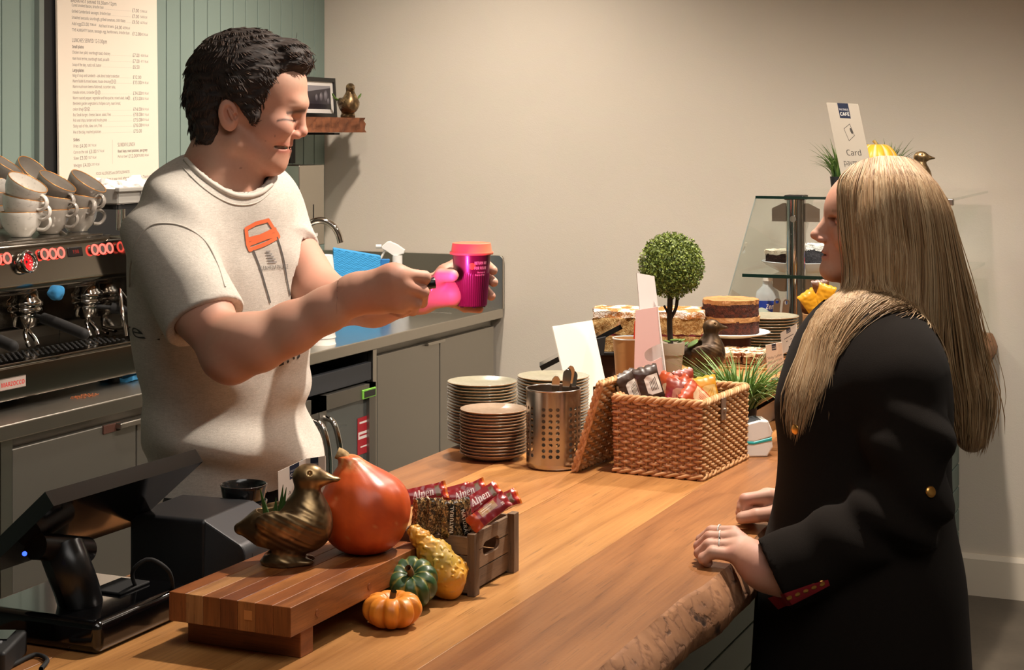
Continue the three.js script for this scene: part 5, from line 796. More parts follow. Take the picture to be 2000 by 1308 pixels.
{ // topiary ball in a clay pot
  const d = 3.92, f = frame(1312, 742, d), s = f.s, t = thing('topiary_tree', 'clipped round topiary ball tree in a clay pot', 'topiary', V(f.o.x, TF, f.o.z), YAW);
  const h = P(1312, 668, d).y - TF, cm = std({ color: 0x9c8f7c, roughness: 0.9, bumpMap: rep(T.blotch, 2, 2), bumpScale: 0.001 });
  part(t, 'pot', lathe([[0.001, 0], [0.021, 0], [0.026, h * 0.7], [0.0285, h * 0.7], [0.0305, h], [0.028, h], [0.025, h - 0.008], [0.001, h - 0.008]], 36), cm, 'pale clay pot'); part(t, 'soil', cyl(0.024, 0.026, 0.003, 0, h - 0.01, 0), std({ color: 0x2c2018, roughness: 1 }));
  const bm = std({ color: 0x2b1f18, roughness: 0.9 }), Yc = P(1308, 518, d).y - TF; part(t, 'trunk', merge([tube([[-0.002, h - 0.01, 0], [-0.005, h + 0.04, 0], [-0.003, Yc - 0.04, 0], [-0.004, Yc, 0]], 0.0065, 16, 8), tube([[-0.002, h + 0.055, 0], [0.010, h + 0.08, 0], [0.014, Yc - 0.04, 0]], 0.004, 12, 7), tube([[-0.005, h + 0.06, 0], [-0.018, h + 0.085, 0.004]], 0.003, 8, 6)]), bm);
  const R = 63 * s, pos = [], idx = []; for (let i = 0; i < 15000; i++) {   // small leaves all through the ball
    const y = rr(-1, 1), a = rr(0, 6.283), q = Math.sqrt(1 - y * y), n = V(q * Math.cos(a), y, q * Math.sin(a)), rad = R * Math.pow(rr(0.12, 1.0), 0.4) * (1 + 0.05 * (n3(n.x * 4, n.y * 4, n.z * 4) - 0.5)), c = n.clone().multiplyScalar(rad); c.y += Yc; const u = V(rr(-1, 1), rr(-1, 1), rr(-1, 1)).cross(n).normalize(), w = n.clone().multiplyScalar(rr(0.05, 0.7)).add(V(rr(-1, 1), rr(-1, 1), rr(-1, 1)).multiplyScalar(0.8)).normalize(), L = rr(0.005, 0.0085), o = pos.length / 3, tip = c.clone().addScaledVector(w, L), m1 = c.clone().addScaledVector(w, L * 0.5).addScaledVector(u, L * 0.33), m2 = c.clone().addScaledVector(w, L * 0.5).addScaledVector(u, -L * 0.33); [c, m1, tip, m2].forEach(k => pos.push(k.x, k.y, k.z)); idx.push(o, o + 1, o + 2, o, o + 2, o + 3);
  }
  const g = new THREE.BufferGeometry(); g.setAttribute('position', new THREE.Float32BufferAttribute(pos, 3)); g.setIndex(idx); g.computeVertexNormals(); paint(g, (p, n, i) => mix3([0.045, 0.08, 0.012], [0.27, 0.34, 0.06], hash(i >> 2, 5))); const fo = part(t, 'foliage', g, phys({ vertexColors: true, roughness: 0.6, side: THREE.DoubleSide })); fo.userData.kind = 'stuff';
  const lg = new THREE.SphereGeometry(0.009, 10, 8).scale(1.2, 0.25, 1); [[0.012, 0.01, 0.012], [0.022, 0.008, 0.004], [0.004, 0.012, 0.02], [-0.012, 0.008, 0.016]].forEach(([x, y, z]) => { const m = part(t, 'leaf', lg, leafM); m.position.set(x, h + y - 0.004, z); m.rotation.z = x * 20; });
}
const smallDuck = (name, label, pos, turn, k, m) => { const t = thing(name, label, 'duck ornament', pos, turn); const g = part(t, 'duck', duck.g, m); g.scale.setScalar(k); return t; };
{ const d = 4.02, p = P(1368, 740, d); const t = smallDuck('duck_planter', 'dark bronze duck planter between the topiary and the chocolate cake', V(p.x, TF, p.z), YAW + 0.35, 0.96, bronzeD); t.userData.category = 'duck planter'; for (const [a, b, c] of [[-0.02, 0.10, 0.02], [0.0, 0.098, -0.02], [-0.03, 0.095, -0.01]]) { const m = part(t, 'leaf', new THREE.SphereGeometry(0.012, 10, 8).scale(1.3, 0.25, 0.8), leafM); m.position.set(a - 0.01, b - 0.02, c); m.rotation.z = 0.5; } }
{ const p = P(680, 226, 6.58); const t = smallDuck('duck_planter', 'bronze duck planter with green leaves on the wall shelf', V(p.x, 1.643, p.z), YAW + 0.4 - Math.PI / 2, 0.95, bronzeM); t.userData.category = 'duck planter'; for (const [b, c, r] of [[0.075, 0.045, 0.7], [0.08, 0.05, 1.0], [0.075, -0.045, -0.7], [0.08, -0.05, -1.0], [0.072, 0.04, 0.3]]) { const m = part(t, 'leaf', new THREE.SphereGeometry(0.012, 8, 6).scale(0.9, 0.25, 1.6), leafM); m.position.set(-0.02, b, c); m.rotation.x = -r; } }
// ---------------------------------------------------------------- grass pot and card reader
{
  const d = 3.68, p = P(1446, 800, d), t = thing('grass_pot', 'tuft of ornamental grass in a black pot behind the card reader', 'potted grass', V(p.x, BAR, p.z), 0); const h = 0.085;
  part(t, 'pot', lathe([[0.001, 0], [0.03, 0], [0.036, h], [0.033, h], [0.03, h - 0.01], [0.001, h - 0.01]], 30), M.blackMatt); const g = part(t, 'grass', bladeGeo(420, 0.030, 0.125, 0.135, 0.003, 0.9, 991), grassM); g.position.y = h - 0.012; g.userData.kind = 'stuff';
}
{
  const d = 3.56, f = frame(1462, 893, d), s = f.s, t = thing('card_reader', 'white card payment terminal with teal stripe on the bar', 'card reader', V(f.o.x, BAR, f.o.z), YAW + 0.1), X = f.X, Y = f.Y;
  const ex = (pts, z0, dep, m, name, bev = 0.003) => { const sh = new THREE.Shape(); pts.forEach(([u, v], i) => sh[i ? 'lineTo' : 'moveTo'](X(u), Y(v))); const g = new THREE.ExtrudeGeometry(sh, { depth: dep, bevelEnabled: true, bevelSize: bev, bevelThickness: bev, bevelSegments: 3 }); g.translate(0, 0, z0); return part(t, name, g, m); };
  ex([[1422, 890], [1496, 890], [1506, 874], [1505, 862], [1470, 868], [1450, 866], [1436, 857], [1422, 853]], -0.055, 0.06, M.plastic, 'base');
  ex([[1424, 847], [1438, 850], [1452, 860], [1472, 861], [1504, 852], [1506, 845], [1498, 826], [1482, 825], [1424, 840]], -0.055, 0.06, M.plastic, 'cover');
  ex([[1422, 851], [1437, 854], [1451, 863.5], [1471, 865], [1505, 857], [1505, 860], [1470, 867], [1449, 865], [1436, 857], [1422, 853]], -0.054, 0.0605, std({ color: 0x2fb0b4, roughness: 0.4 }), 'stripe', 0.0024).userData.label = 'teal wavy stripe';
  const k = part(t, 'keypad', quadSlab(V(X(1430), Y(838) + 0.004, 0.0), V(X(1486), Y(824.5) + 0.0045, 0.0), V(X(1486), Y(824.5) + 0.0045, -0.05), V(X(1430), Y(838) + 0.004, -0.05), 0.002), std({ color: 0x4a4c50, roughness: 0.35 }));
}
// ---------------------------------------------------------------- cakes and their stands
const crumbM = (a, b, sc = 14) => std({ map: dataTex(256, 256, (u, v) => { const k = fbm2(u, v, 20, 4), s = n2(u * 80, v * 80, 80, 80); return mix3(a, b, clamp(k * 1.3 - 0.25 + (s - 0.5) * 0.5)); }), roughness: 0.9, bumpMap: rep(T.crumb, sc, sc), bumpScale: 0.0035 });
const tile = (m, k) => { m.map.repeat.set(k, k); return m; };
{
  const d = 4.34, w = 0.275, t = thing('crumble_cake', 'sugar dusted fruit crumble slab cake on a slate board', 'cake', V(P(1266, 690, d).x, P(1266, 686, d).y, P(1266, 690, d).z), YAW - 0.1), dep = 0.15;
  const cm = tile(crumbM([150, 104, 50], [232, 206, 150]), 9), sc = std({ map: rep(dataTex(256, 256, (u, v) => { const k = fbm2(u, v, 7, 4), s = n2(u * 90, v * 90, 90, 90); return mix3([176, 108, 50], [246, 236, 224], clamp((k - 0.38) * 5 + (s - 0.5))); }), 5, 5), roughness: 0.95, bumpMap: rep(T.crumb, 6, 6), bumpScale: 0.004 });
  const lump = (g, k, a) => bend(g, q => { q.x += a * (n3(q.x * k, q.y * k, q.z * k) - 0.5); q.z += a * (n3(q.x * k + 9, q.y * k, q.z * k) - 0.5); q.y += a * 0.5 * (n3(q.x * k, q.y * k + 5, q.z * k) - 0.5); });
  part(t, 'lower_layer', uvM(lump(new THREE.BoxGeometry(w, 0.040, dep, 50, 8, 24).translate(0, 0.028, 0), 90, 0.008)), cm); part(t, 'jam', uvM(lump(new THREE.BoxGeometry(w - 0.003, 0.006, dep - 0.003, 40, 2, 20).translate(0, 0.050, 0), 120, 0.01)), std({ color: 0x6e1f2a, roughness: 0.4 })); part(t, 'upper_layer', uvM(lump(new THREE.BoxGeometry(w, 0.042, dep, 50, 8, 24).translate(0, 0.073, 0), 80, 0.012)), cm);
  part(t, 'sugar_top', uvM(lump(new THREE.BoxGeometry(w + 0.004, 0.016, dep + 0.004, 60, 4, 30).translate(0, 0.101, 0), 50, 0.014)), sc);
  part(t, 'slate', rbx(w + 0.05, 0.008, dep + 0.04, 0.002, 0, 0.004, 0), std({ color: 0x2c2d30, roughness: 0.6 }));
  const py = t.position.y - BAR; const b = thing('walnut_block', 'dark walnut block under the crumble cake', 'riser', V(t.position.x, BAR, t.position.z), YAW - 0.1); part(b, 'block', uvM(rbx(0.24, py - 0.003, 0.13, 0.003, 0, (py - 0.003) / 2, 0), 0), std({ map: rep(T.walnut, 6, 6), roughness: 0.6 })); part(b, 'cap', uvM(rbx(0.25, 0.003, 0.14, 0.001, 0, py - 0.0015, 0), 0), std({ map: rep(T.walnut, 6, 6), roughness: 0.6 }));
}
{
  const d = 4.36, p = P(1427, 648, d), t = thing('cake_stand', 'white fluted plate on a round walnut pedestal', 'cake stand', V(p.x, BAR, p.z)), y = p.y - BAR, s = d / FPX;
  part(t, 'pedestal', uvM(lathe([[0.001, 0], [0.052, 0], [0.052, y - 0.012], [0.001, y - 0.012]], 36), 1), std({ map: rep(T.walnut, 10, 4), color: 0xdcc0a8, roughness: 0.6 })); const r = 77 * s; const pg = lathe([[0.001, -0.012], [0.05, -0.012], [0.062, -0.010], [r - 0.004, -0.001], [r, 0.001], [r - 0.003, 0.003], [0.06, -0.004], [0.001, -0.004]], 72); bend(pg, q => { const a = Math.atan2(q.z, q.x), k = clamp((Math.hypot(q.x, q.z) - 0.07) / 0.03); q.x *= 1 + 0.012 * k * Math.cos(a * 24); q.z *= 1 + 0.012 * k * Math.cos(a * 24); }); part(t, 'plate', mv(pg, 0, y, 0), M.plastic);
  const c = thing('chocolate_cake', 'two layer chocolate sponge with coffee icing on the white stand', 'cake', V(p.x, BAR + y - 0.003, p.z)); const cr = 55 * s;
  const cm = tile(crumbM([50, 20, 9], [106, 46, 22], 10), 6), im = std({ map: rep(dataTex(128, 128, (u, v) => mix3([150, 96, 52], [206, 156, 98], fbm2(u, v, 8, 4))), 5, 5), roughness: 0.6, bumpMap: rep(T.crumb, 4, 4), bumpScale: 0.003 });
  const disc = (y0, y1, r2, seg, amp, k) => { const g = new THREE.CylinderGeometry(r2, r2, y1 - y0, 80, 6).translate(0, (y0 + y1) / 2, 0); return uvM(bend(g, q => { const n = n3(q.x * k, q.y * k, q.z * k) - 0.5, l = Math.hypot(q.x, q.z); if (l > 0.01) { q.x += q.x / l * amp * n; q.z += q.z / l * amp * n; } q.y += amp * 0.4 * (n3(q.x * k + 4, q.y * k, q.z * k) - 0.5); })); };
  part(c, 'sponge', disc(0.002, 0.036, cr, 0, 0.003, 180), cm); part(c, 'filling', disc(0.034, 0.046, cr + 0.0015, 0, 0.006, 110), im); part(c, 'sponge', disc(0.045, 0.079, cr - 0.001, 0, 0.003, 180), cm); part(c, 'icing', disc(0.077, 0.089, cr - 0.001, 0, 0.006, 110), im);
}
plateStack(1497, 4.66, 0.088, 14, 0.0078, BAR + 0.062, pM, 'sage stoneware plate in the stack behind the chocolate cake', 'plates behind the chocolate cake');
{ const p = P(1497, 800, 4.66), t = thing('oak_riser', 'low oak block under the sage plates behind the cake', 'riser', V(p.x, BAR, p.z)); part(t, 'block', uvM(rbx(0.13, 0.056, 0.13, 0.003, 0, 0.028, 0), 0), M.oakB); part(t, 'cap', uvM(rbx(0.136, 0.005, 0.136, 0.001, 0, 0.059, 0), 0), M.oakB); }
{ // biscuit slices, crumble squares and brownies on wooden boards
  const d0 = 4.12, pA = P(1440, 716, d0); const board = thing('cake_board', 'low oak board carrying iced pie slices behind the grass', 'board', V(-1.16, BAR, -4.098)); const yA = pA.y - BAR; part(board, 'top', uvM(rbx(0.15, 0.014, 0.125, 0.003, 0, yA - 0.007, 0), 0), M.oak); part(board, 'support', uvM(bx(0.13, yA - 0.014, 0.10, 0, (yA - 0.014) / 2, 0), 0), std({ map: rep(T.walnut, 5, 5), roughness: 0.6 }));
  const icing = std({ map: rep(dataTex(128, 128, (u, v) => { const k = fbm2(u, v, 7, 4); return k > 0.56 ? mix3([150, 84, 40], [120, 62, 30], k) : mix3([214, 182, 130], [244, 228, 196], k * 1.6); }), 12, 12), roughness: 0.5, bumpMap: rep(T.crumb, 8, 8), bumpScale: 0.004 });
  const sponge = tile(crumbM([120, 70, 36], [196, 140, 84]), 12);
  for (let i = 0; i < 6; i++) { const t = thing('iced_slice', 'iced biscuit slice drizzled with caramel on the oak board', 'cake slice', V(-1.16 - 0.05 + (i % 3) * 0.05, pA.y + 0.001, -4.098 - 0.03 + (i / 3 | 0) * 0.06), rr(-0.1, 0.1), 'iced slices on the oak board'); const lump = (g, a, k) => bend(g, q => { q.x += a * (n3(q.x * k + i, q.y * k, q.z * k) - 0.5); q.z += a * (n3(q.x * k, q.y * k + i, q.z * k) - 0.5); q.y += a * (n3(q.x * k, q.y * k, q.z * k + i) - 0.5); }); part(t, 'biscuit', uvM(lump(new THREE.BoxGeometry(0.046, 0.016, 0.056, 12, 4, 14).translate(0, 0.009, 0), 0.003, 150)), sponge); part(t, 'icing', uvM(lump(new THREE.BoxGeometry(0.048, 0.010, 0.058, 16, 3, 18).translate(0, 0.022, 0), 0.009, 90)), icing); }
  const pB = onY(1525, 812, BAR), t2 = thing('brownie_board', 'oak board of dark chocolate brownies beside the woman', 'board', V(-0.976, BAR, -4.06), 0.0); part(t2, 'top', uvM(rbx(0.19, 0.018, 0.26, 0.003, 0, 0.058, 0), 0), M.oak); part(t2, 'support', uvM(bx(0.16, 0.048, 0.20, 0, 0.024, 0), 0), std({ map: rep(T.walnut, 5, 5), roughness: 0.6 }));
  const br = tile(crumbM([28, 14, 10], [88, 50, 34]), 10), cb = tile(crumbM([120, 66, 26], [206, 136, 66]), 10);
  const sq = (x, z, y, m, nm, label, grp, sz) => { const g = new THREE.BoxGeometry(sz, 0.026, sz, 14, 6, 14); bend(g, q => { const k = 120; q.y += 0.013 + 0.010 * (n3(q.x * k + x * 99, q.y * k, q.z * k) - 0.5); q.x += 0.006 * (n3(q.x * k, q.y * k + 3, q.z * k + z * 77) - 0.5); q.z += 0.006 * (n3(q.x * k + 8, q.y * k, q.z * k) - 0.5); }); const t = solo(nm, label, 'cake slice', uvM(g), m, V(x, y, z), rr(-0.15, 0.15), grp); };
  for (let i = 0; i < 3; i++) for (let j = 0; j < 4; j++) sq(-0.976 - 0.058 + i * 0.058, -4.155 + j * 0.062, BAR + 0.067, br, 'brownie', 'dark chocolate brownie square on the oak brownie board', 'brownies on the oak board', 0.054);
  const pC = P(1558, 724, 4.42); for (let i = 0; i < 4; i++) sq(pC.x - 0.03 + (i % 2) * 0.06, pC.z - (i >> 1) * 0.06, pC.y - 0.004, cb, 'crumble_square', 'golden crumble square behind the sticky toffee price card', 'golden crumble squares', 0.056);
  const t3 = thing('cake_board', 'low oak board carrying golden crumble squares', 'board', V(pC.x, BAR, pC.z - 0.03)); part(t3, 'top', uvM(rbx(0.14, 0.012, 0.128, 0.002, 0, pC.y - 0.004 - BAR - 0.006, 0), 0), M.oak); part(t3, 'support', uvM(bx(0.12, pC.y - BAR - 0.016, 0.12, 0, (pC.y - BAR - 0.016) / 2, 0), 0), M.oakB);
  const priceT = (l) => cardTex(256, 384, (c, w, h) => { cafe(c, 96, 0, 66, 78); c.fillStyle = '#3a3836'; c.textAlign = 'center'; c.font = '40px sans-serif'; l.forEach((s, i) => s ? c.fillText(s, w / 2, 160 + i * 56, w - 36) : c.fillRect(50 + i * 30, 140 + i * 60, w - 100 - i * 60, 12)); c.strokeStyle = '#444'; c.beginPath(); c.arc(210, 40, 12, 0, 7); c.stroke(); });
  const pc = (q, lines, label, yb) => { const o = thing('price_card', label, 'price card'); part(o, 'card', quadSlab(...q, 0.0015), std({ map: priceT(lines), roughness: 0.6 })); const m = q[0].clone().add(q[1]).multiplyScalar(0.5); part(o, 'clip', cyl(0.0025, 0.0025, m.y + 0.012 - yb, m.x + FWD.x * -0.003, yb, m.z - FWD.z * 0.003, 8), M.chrome); part(o, 'base', cyl(0.012, 0.011, 0.003, m.x + FWD.x * -0.003, yb, m.z - FWD.z * 0.003, 16), M.chrome); };
  const d = 3.98; pc([P(1499, 736, d), P(1532, 722, d - 0.03), P(1527, 668, d - 0.05), P(1495, 674, d - 0.02)], ['Sticky Toffee', 'Biscuit Slice', '£3.50'], 'price card for sticky toffee biscuit slice', BAR + 0.104);
  pc([P(1528, 692, 4.47), P(1556, 676, 4.41), P(1555, 632, 4.41), P(1524, 650, 4.47)], ['', ''], 'price card tilted in front of the sage plates', pC.y - 0.003);
}
// ---------------------------------------------------------------- glass display case at the wall end of the bar
{
  const zn = -5.116, zf = -5.90, xl = -1.392, xr = -0.795, yt = onZ(1550, 386, zn).y, ys = onZ(1500, 539, zn).y, px = onZ(1550, 500, zn).x, px2 = -0.93;
  const t = thing('display_case', 'glass cake display case with chrome posts at the wall end', 'display case', V(0, 0, 0)); const gl = phys({ color: 0xf2f6f4, transmission: 1, roughness: 0.01, thickness: 0 }), ge = phys({ color: 0x16302a, roughness: 0.15, transmission: 0.3, thickness: 0 });
  const plate = (name, x0, x1, y, th) => { const o = part(t, name, bx(x1 - x0 - 0.004, th, zn - zf, (x0 + x1) / 2, y, (zn + zf) / 2), gl, 'clear glass plate'); part(o, 'edge', bx(x1 - x0, th * 1.04, 0.003, (x0 + x1) / 2, y, zn + 0.0015), ge, 'dark green glass edge'); return o; };
  plate('glass_top', xl, xr, yt, 0.008); plate('glass_shelf', onZ(1450, 539, zn).x, xr - 0.01, ys, 0.010);
  for (const x of [px, px2]) { part(t, 'post', cyl(0.031, 0.031, yt - BAR - 0.006, x, BAR, zn - 0.03, 40), M.chrome); part(t, 'foot', cyl(0.045, 0.04, 0.012, x, BAR, zn - 0.03, 40), M.chrome);
    part(t, 'cap', rbx(0.065, 0.016, 0.06, 0.006, x, yt, zn - 0.03), M.black); part(t, 'knob', cyl(0.011, 0.010, 0.01, 0, 0, 0, 20).rotateX(Math.PI / 2).translate(x, yt - 0.065, zn + 0.0), M.chrome);
    const hs = new THREE.Shape(); hs.moveTo(-0.075, -0.065); hs.lineTo(0.075, -0.065); hs.lineTo(0.075, -0.025); hs.lineTo(0.04, -0.008); hs.lineTo(-0.04, -0.008); hs.lineTo(-0.075, -0.025); const g = new THREE.ExtrudeGeometry(hs, { depth: 0.004, bevelEnabled: false }); g.translate(x, yt - 0.01, zn - 0.03); part(t, 'bracket', g, M.steel);
    const h2 = new THREE.Shape(); h2.moveTo(-0.073, 0.004); h2.lineTo(0.07, 0.004); h2.lineTo(0.07, -0.025); h2.lineTo(0.04, -0.042); h2.lineTo(-0.05, -0.042); h2.lineTo(-0.073, -0.028); const g2 = new THREE.ExtrudeGeometry(h2, { depth: 0.004, bevelEnabled: false }); g2.translate(x, ys - 0.006, zn - 0.03); part(t, 'bracket', g2, M.steel); }
  const b0 = onZ(1428, 610, zn); part(t, 'side_pane', quadSlab(V(xl, yt - 0.004, zn), V(xl, yt - 0.004, zf), V(b0.x - 0.03, BAR + 0.1, zf), V(b0.x - 0.03, BAR + 0.1, zn), 0.006), gl); part(t, 'pane_edge', tube([V(xl, yt - 0.002, zn), V(b0.x - 0.03, BAR + 0.1, zn)], 0.0018, 6, 6), std({ color: 0x9aa8a4, roughness: 0.2 }));
  part(t, 'top_clip', rbx(0.03, 0.02, 0.02, 0.003, xr - 0.01, yt - 0.006, zn + 0.0), M.steel);
  part(t, 'led_strip_light', bx(0.44, 0.006, 0.014, -1.08, yt - 0.012, zn - 0.32), std({ color: 0x222222, emissive: new THREE.Color().setRGB(0.8, 0.92, 1), emissiveIntensity: 3 })); const L = new THREE.RectAreaLight(new THREE.Color().setRGB(0.78, 0.9, 1), 16, 0.44, 0.05); L.position.set(-1.08, yt - 0.018, zn - 0.32); L.lookAt(-1.08, 0, zn - 0.32); L.name = 'led_strip'; scene.add(L);
  // on the glass shelf
  const yS = ys + 0.006, zc = zn - 0.15; const pl = thing('cake_plate', 'pale blue dish of cakes on the glass shelf', 'plate', V(-1.285, yS, zc)); part(pl, 'dish', lathe([[0.001, 0.003], [0.06, 0.003], [0.062, 0], [0.07, 0], [0.11, 0.02], [0.125, 0.032], [0.122, 0.034], [0.06, 0.012], [0.001, 0.01]], 48), phys({ color: 0xd6dfe2, roughness: 0.25 })); part(pl, 'foot', cyl(0.05, 0.05, 0.003, 0, 0, 0), M.plastic);
  const dk = tile(crumbM([34, 18, 12], [84, 48, 32]), 10), crm = std({ color: 0xe9dcc2, roughness: 0.6, bumpMap: rep(T.crumb, 6, 6), bumpScale: 0.004 });
  const slice = (x, y, z, w, h, dp, m1, m2, label, turn = 0) => { const q = thing('cake_slice', label, 'cake slice', V(x, y, z), turn); const l = (g, a) => bend(g, c => { c.x += a * (n3(c.x * 120, c.y * 120, c.z * 120) - 0.5); c.y += a * (n3(c.x * 120 + 4, c.y * 120, c.z * 120) - 0.5); c.z += a * (n3(c.x * 120, c.y * 120 + 4, c.z * 120) - 0.5); }); part(q, 'sponge', uvM(l(new THREE.BoxGeometry(w, h, dp, 14, 8, 14).translate(0, h / 2 + 0.001, 0), 0.004)), m1); part(q, 'topping', uvM(l(new THREE.BoxGeometry(w + 0.002, h * 0.35, dp + 0.002, 16, 4, 14).translate(0, h * 1.12, 0), 0.010)), m2); };
  slice(-1.352, yS + 0.022, zc + 0.01, 0.085, 0.034, 0.07, dk, crm, 'dark chocolate cake slice with cream top on pale dish', 0.2); slice(-1.318, yS + 0.019, zc - 0.06, 0.04, 0.07, 0.04, dk, crm, 'small tall chocolate slice standing behind on pale dish', 0.1);
  slice(-1.215, yS + 0.021, zc + 0.0, 0.11, 0.05, 0.08, tile(crumbM([40, 38, 42], [78, 74, 80]), 8), std({ color: 0xf4f2ee, roughness: 0.8, bumpMap: rep(T.crumb, 6, 6), bumpScale: 0.004 }), 'dark cake with thick white icing on the pale dish', -0.1);
  const pk = solo('snack_packet', 'blue and red snack packet on the glass shelf', 'snack packet', wrapBar(0.06, 0.045, 0.015, 41).rotateZ(1.2), std({ map: canvasTex(64, 64, (c) => { c.fillStyle = '#24408e'; c.fillRect(0, 0, 64, 64); c.fillStyle = '#d02a3a'; c.fillRect(20, 0, 20, 64); }), roughness: 0.3 }), V(-1.165, yS + 0.034, zc + 0.07), 0.3);
  // under the shelf
  const sb = thing('soap_bottle', 'clear soap bottle with blue topped label under the glass shelf', 'bottle', onY(1500, 700, BAR).setY(BAR)); const bp = P(1499, 610, 5.32); sb.position.set(bp.x, BAR, bp.z); sb.rotation.y = YAW; const bh = P(1499, 548, 5.32).y - BAR;
  part(sb, 'bottle', lathe([[0.001, 0], [0.036, 0], [0.039, 0.006], [0.039, bh * 0.72], [0.034, bh * 0.85], [0.016, bh * 0.93], [0.014, bh], [0.001, bh]], 32).scale(1, 1, 0.6), phys({ color: 0xe4eaf0, transmission: 0.5, roughness: 0.2, thickness: 0 })); part(sb, 'cap', cyl(0.016, 0.015, 0.02, 0, bh, 0), M.plastic);
  const lt = canvasTex(256, 256, (c, w, h) => { c.fillStyle = '#cfe6dc'; c.fillRect(0, 0, w, h); c.fillStyle = '#1d3fa4'; c.beginPath(); c.moveTo(0, 0); c.lineTo(w, 0); c.lineTo(w, 80); c.quadraticCurveTo(w * 0.6, 80, w * 0.4, 50); c.quadraticCurveTo(w * 0.2, 30, 0, 60); c.fill(); c.fillStyle = '#fff'; c.font = 'italic bold 44px sans-serif'; c.textAlign = 'right'; c.fillText('Zenith', w - 20, 52); c.fillStyle = '#6a8a84'; for (let i = 0; i < 6; i++) c.fillRect(30, 110 + i * 20, 120 + (i * 37) % 60, 6); });
  part(sb, 'label', new THREE.CylinderGeometry(0.0396, 0.0396, bh * 0.6, 24, 1, true, -1.1, 2.2).scale(1, 1, 0.62).translate(0, bh * 0.42, 0), std({ map: lt, roughness: 0.4 }));
  for (const [u, v, n] of [[1503, 588, 'steel cake slice with round hole beside the soap bottle'], [1521, 590, 'steel cake slice with round hole beside the chrome post']]) { const q = thing('cake_server', n, 'cake server', V(0, 0, 0)); const b = P(u, v, 4.95); q.position.set(b.x, BAR, b.z); q.rotation.set(0, YAW, 0); q.rotateZ(-0.12); const hh = b.y - BAR; const s = new THREE.Shape(); s.moveTo(-0.008, 0); s.lineTo(0.008, 0); s.lineTo(0.010, hh); s.absarc(0, hh, 0.010, 0, Math.PI, false); s.lineTo(-0.008, 0); const ho = new THREE.Path(); ho.absarc(0, hh, 0.0055, 0, Math.PI * 2, false); s.holes.push(ho); part(q, 'blade', new THREE.ExtrudeGeometry(s, { depth: 0.0015, bevelEnabled: false, curveSegments: 16 }), M.steel); part(q, 'rest', bx(0.03, 0.004, 0.02, 0, 0.002, 0), M.steel); }
  { const q = P(1600, 640, 4.75), k = thing('kraft_tub', 'kraft tub filled with yellow and brown snack bags', 'tub', V(q.x, BAR, q.z)); const h = P(1600, 612, 4.75).y - BAR; part(k, 'tub', lathe([[0.001, 0], [0.034, 0], [0.046, h - 0.004], [0.047, h], [0.044, h], [0.032, 0.004], [0.001, 0.004]], 36), std({ color: 0xc99a66, roughness: 0.75 })); part(k, 'band', cyl(0.0408, 0.0412, 0.006, 0, h * 0.55, 0), std({ color: 0xa87a4c, roughness: 0.8 }));
    const ym = phys({ color: 0xd99a1e, roughness: 0.35, clearcoat: 0.3 }), bm = phys({ color: 0x5c3414, roughness: 0.4, clearcoat: 0.3 }); [[-0.016, 0.03, 0.6, ym, 'yellow snack bag leaning in the kraft tub'], [0.012, 0.045, -0.3, ym, 'yellow snack bag upright in the kraft tub'], [-0.03, 0.012, 0.2, bm, 'brown snack bag at the side of kraft tub'], [0.0, 0.055, 0.1, bm, 'brown snack bag at the back of kraft tub']].forEach(([x, y, a, m, l], i) => { const o = solo('snack_bag', l, 'snack bag', wrapBar(0.085, 0.05, 0.02, 60 + i, 0.014).rotateZ(Math.PI / 2), m, V(q.x + x, BAR + h + y - 0.005, q.z - 0.012 * i + 0.01), YAW, 'bags in the kraft tub'); o.rotateZ(a); }); }
  // on the glass top
  const yT = yt + 0.005; { const d = 5.35, s2 = thing('card_sign', 'upright sign with shade in its grey fill reading Card payments on the glass case', 'sign', V(0, 0, 0)); const tx = cardTex(384, 1000, (c, w, h) => { c.fillStyle = '#b8b0a2'; c.fillRect(0, 0, w, h); cafe(c, 130, 0, 130, 165); c.strokeStyle = '#33312e'; c.lineWidth = 5; c.beginPath(); c.moveTo(150, 280); c.lineTo(232, 225); c.lineTo(262, 350); c.lineTo(184, 410); c.closePath(); c.stroke(); c.fillStyle = '#44423f'; c.beginPath(); c.ellipse(236, 300, 14, 34, -0.2, 0, 7); c.fill(); c.fillStyle = '#2b2a28'; c.textAlign = 'center'; c.font = '88px sans-serif'; c.fillText('Card', w * 0.55, 540); c.fillText('payments', w * 0.55, 650, 300); });  // grey fill carries the shade of a sign turned from the lamps
    const b1 = P(1650, 387, d), b2 = P(1713, 387, d - 0.03); b1.y = b2.y = yT + 0.001; part(s2, 'panel', quadSlab(b1, b2, P(1676, 203, d - 0.03), P(1614, 200, d), 0.006), std({ map: tx, roughness: 0.6 })); part(s2, 'base', rbx(0.12, 0.012, 0.05, 0.003, 0, 0, 0), M.white).position.copy(b1.clone().add(b2).multiplyScalar(0.5)).add(V(0, 0.006, -0.035)); }
  const gp = (u, d, sc, sd, label) => { const q = P(u, 380, d), k = thing('grass_pot', label, 'potted grass', V(q.x, yT, q.z)); part(k, 'pot', lathe([[0.001, 0], [0.026, 0], [0.032, 0.05], [0.03, 0.05], [0.026, 0.044], [0.001, 0.044]], 24), M.blackMatt); const g = part(k, 'grass', bladeGeo(160, 0.022, 0.075 * sc, 0.14 * sc, 0.0028, 0.7, sd), grassM); g.position.y = 0.04; g.userData.kind = 'stuff'; };
  gp(1640, 5.60, 0.95, 51, 'tuft of ornamental grass behind the card payments sign'); gp(1735, 5.66, 1.0, 52, 'tuft of ornamental grass behind the yellow squash on glass case');
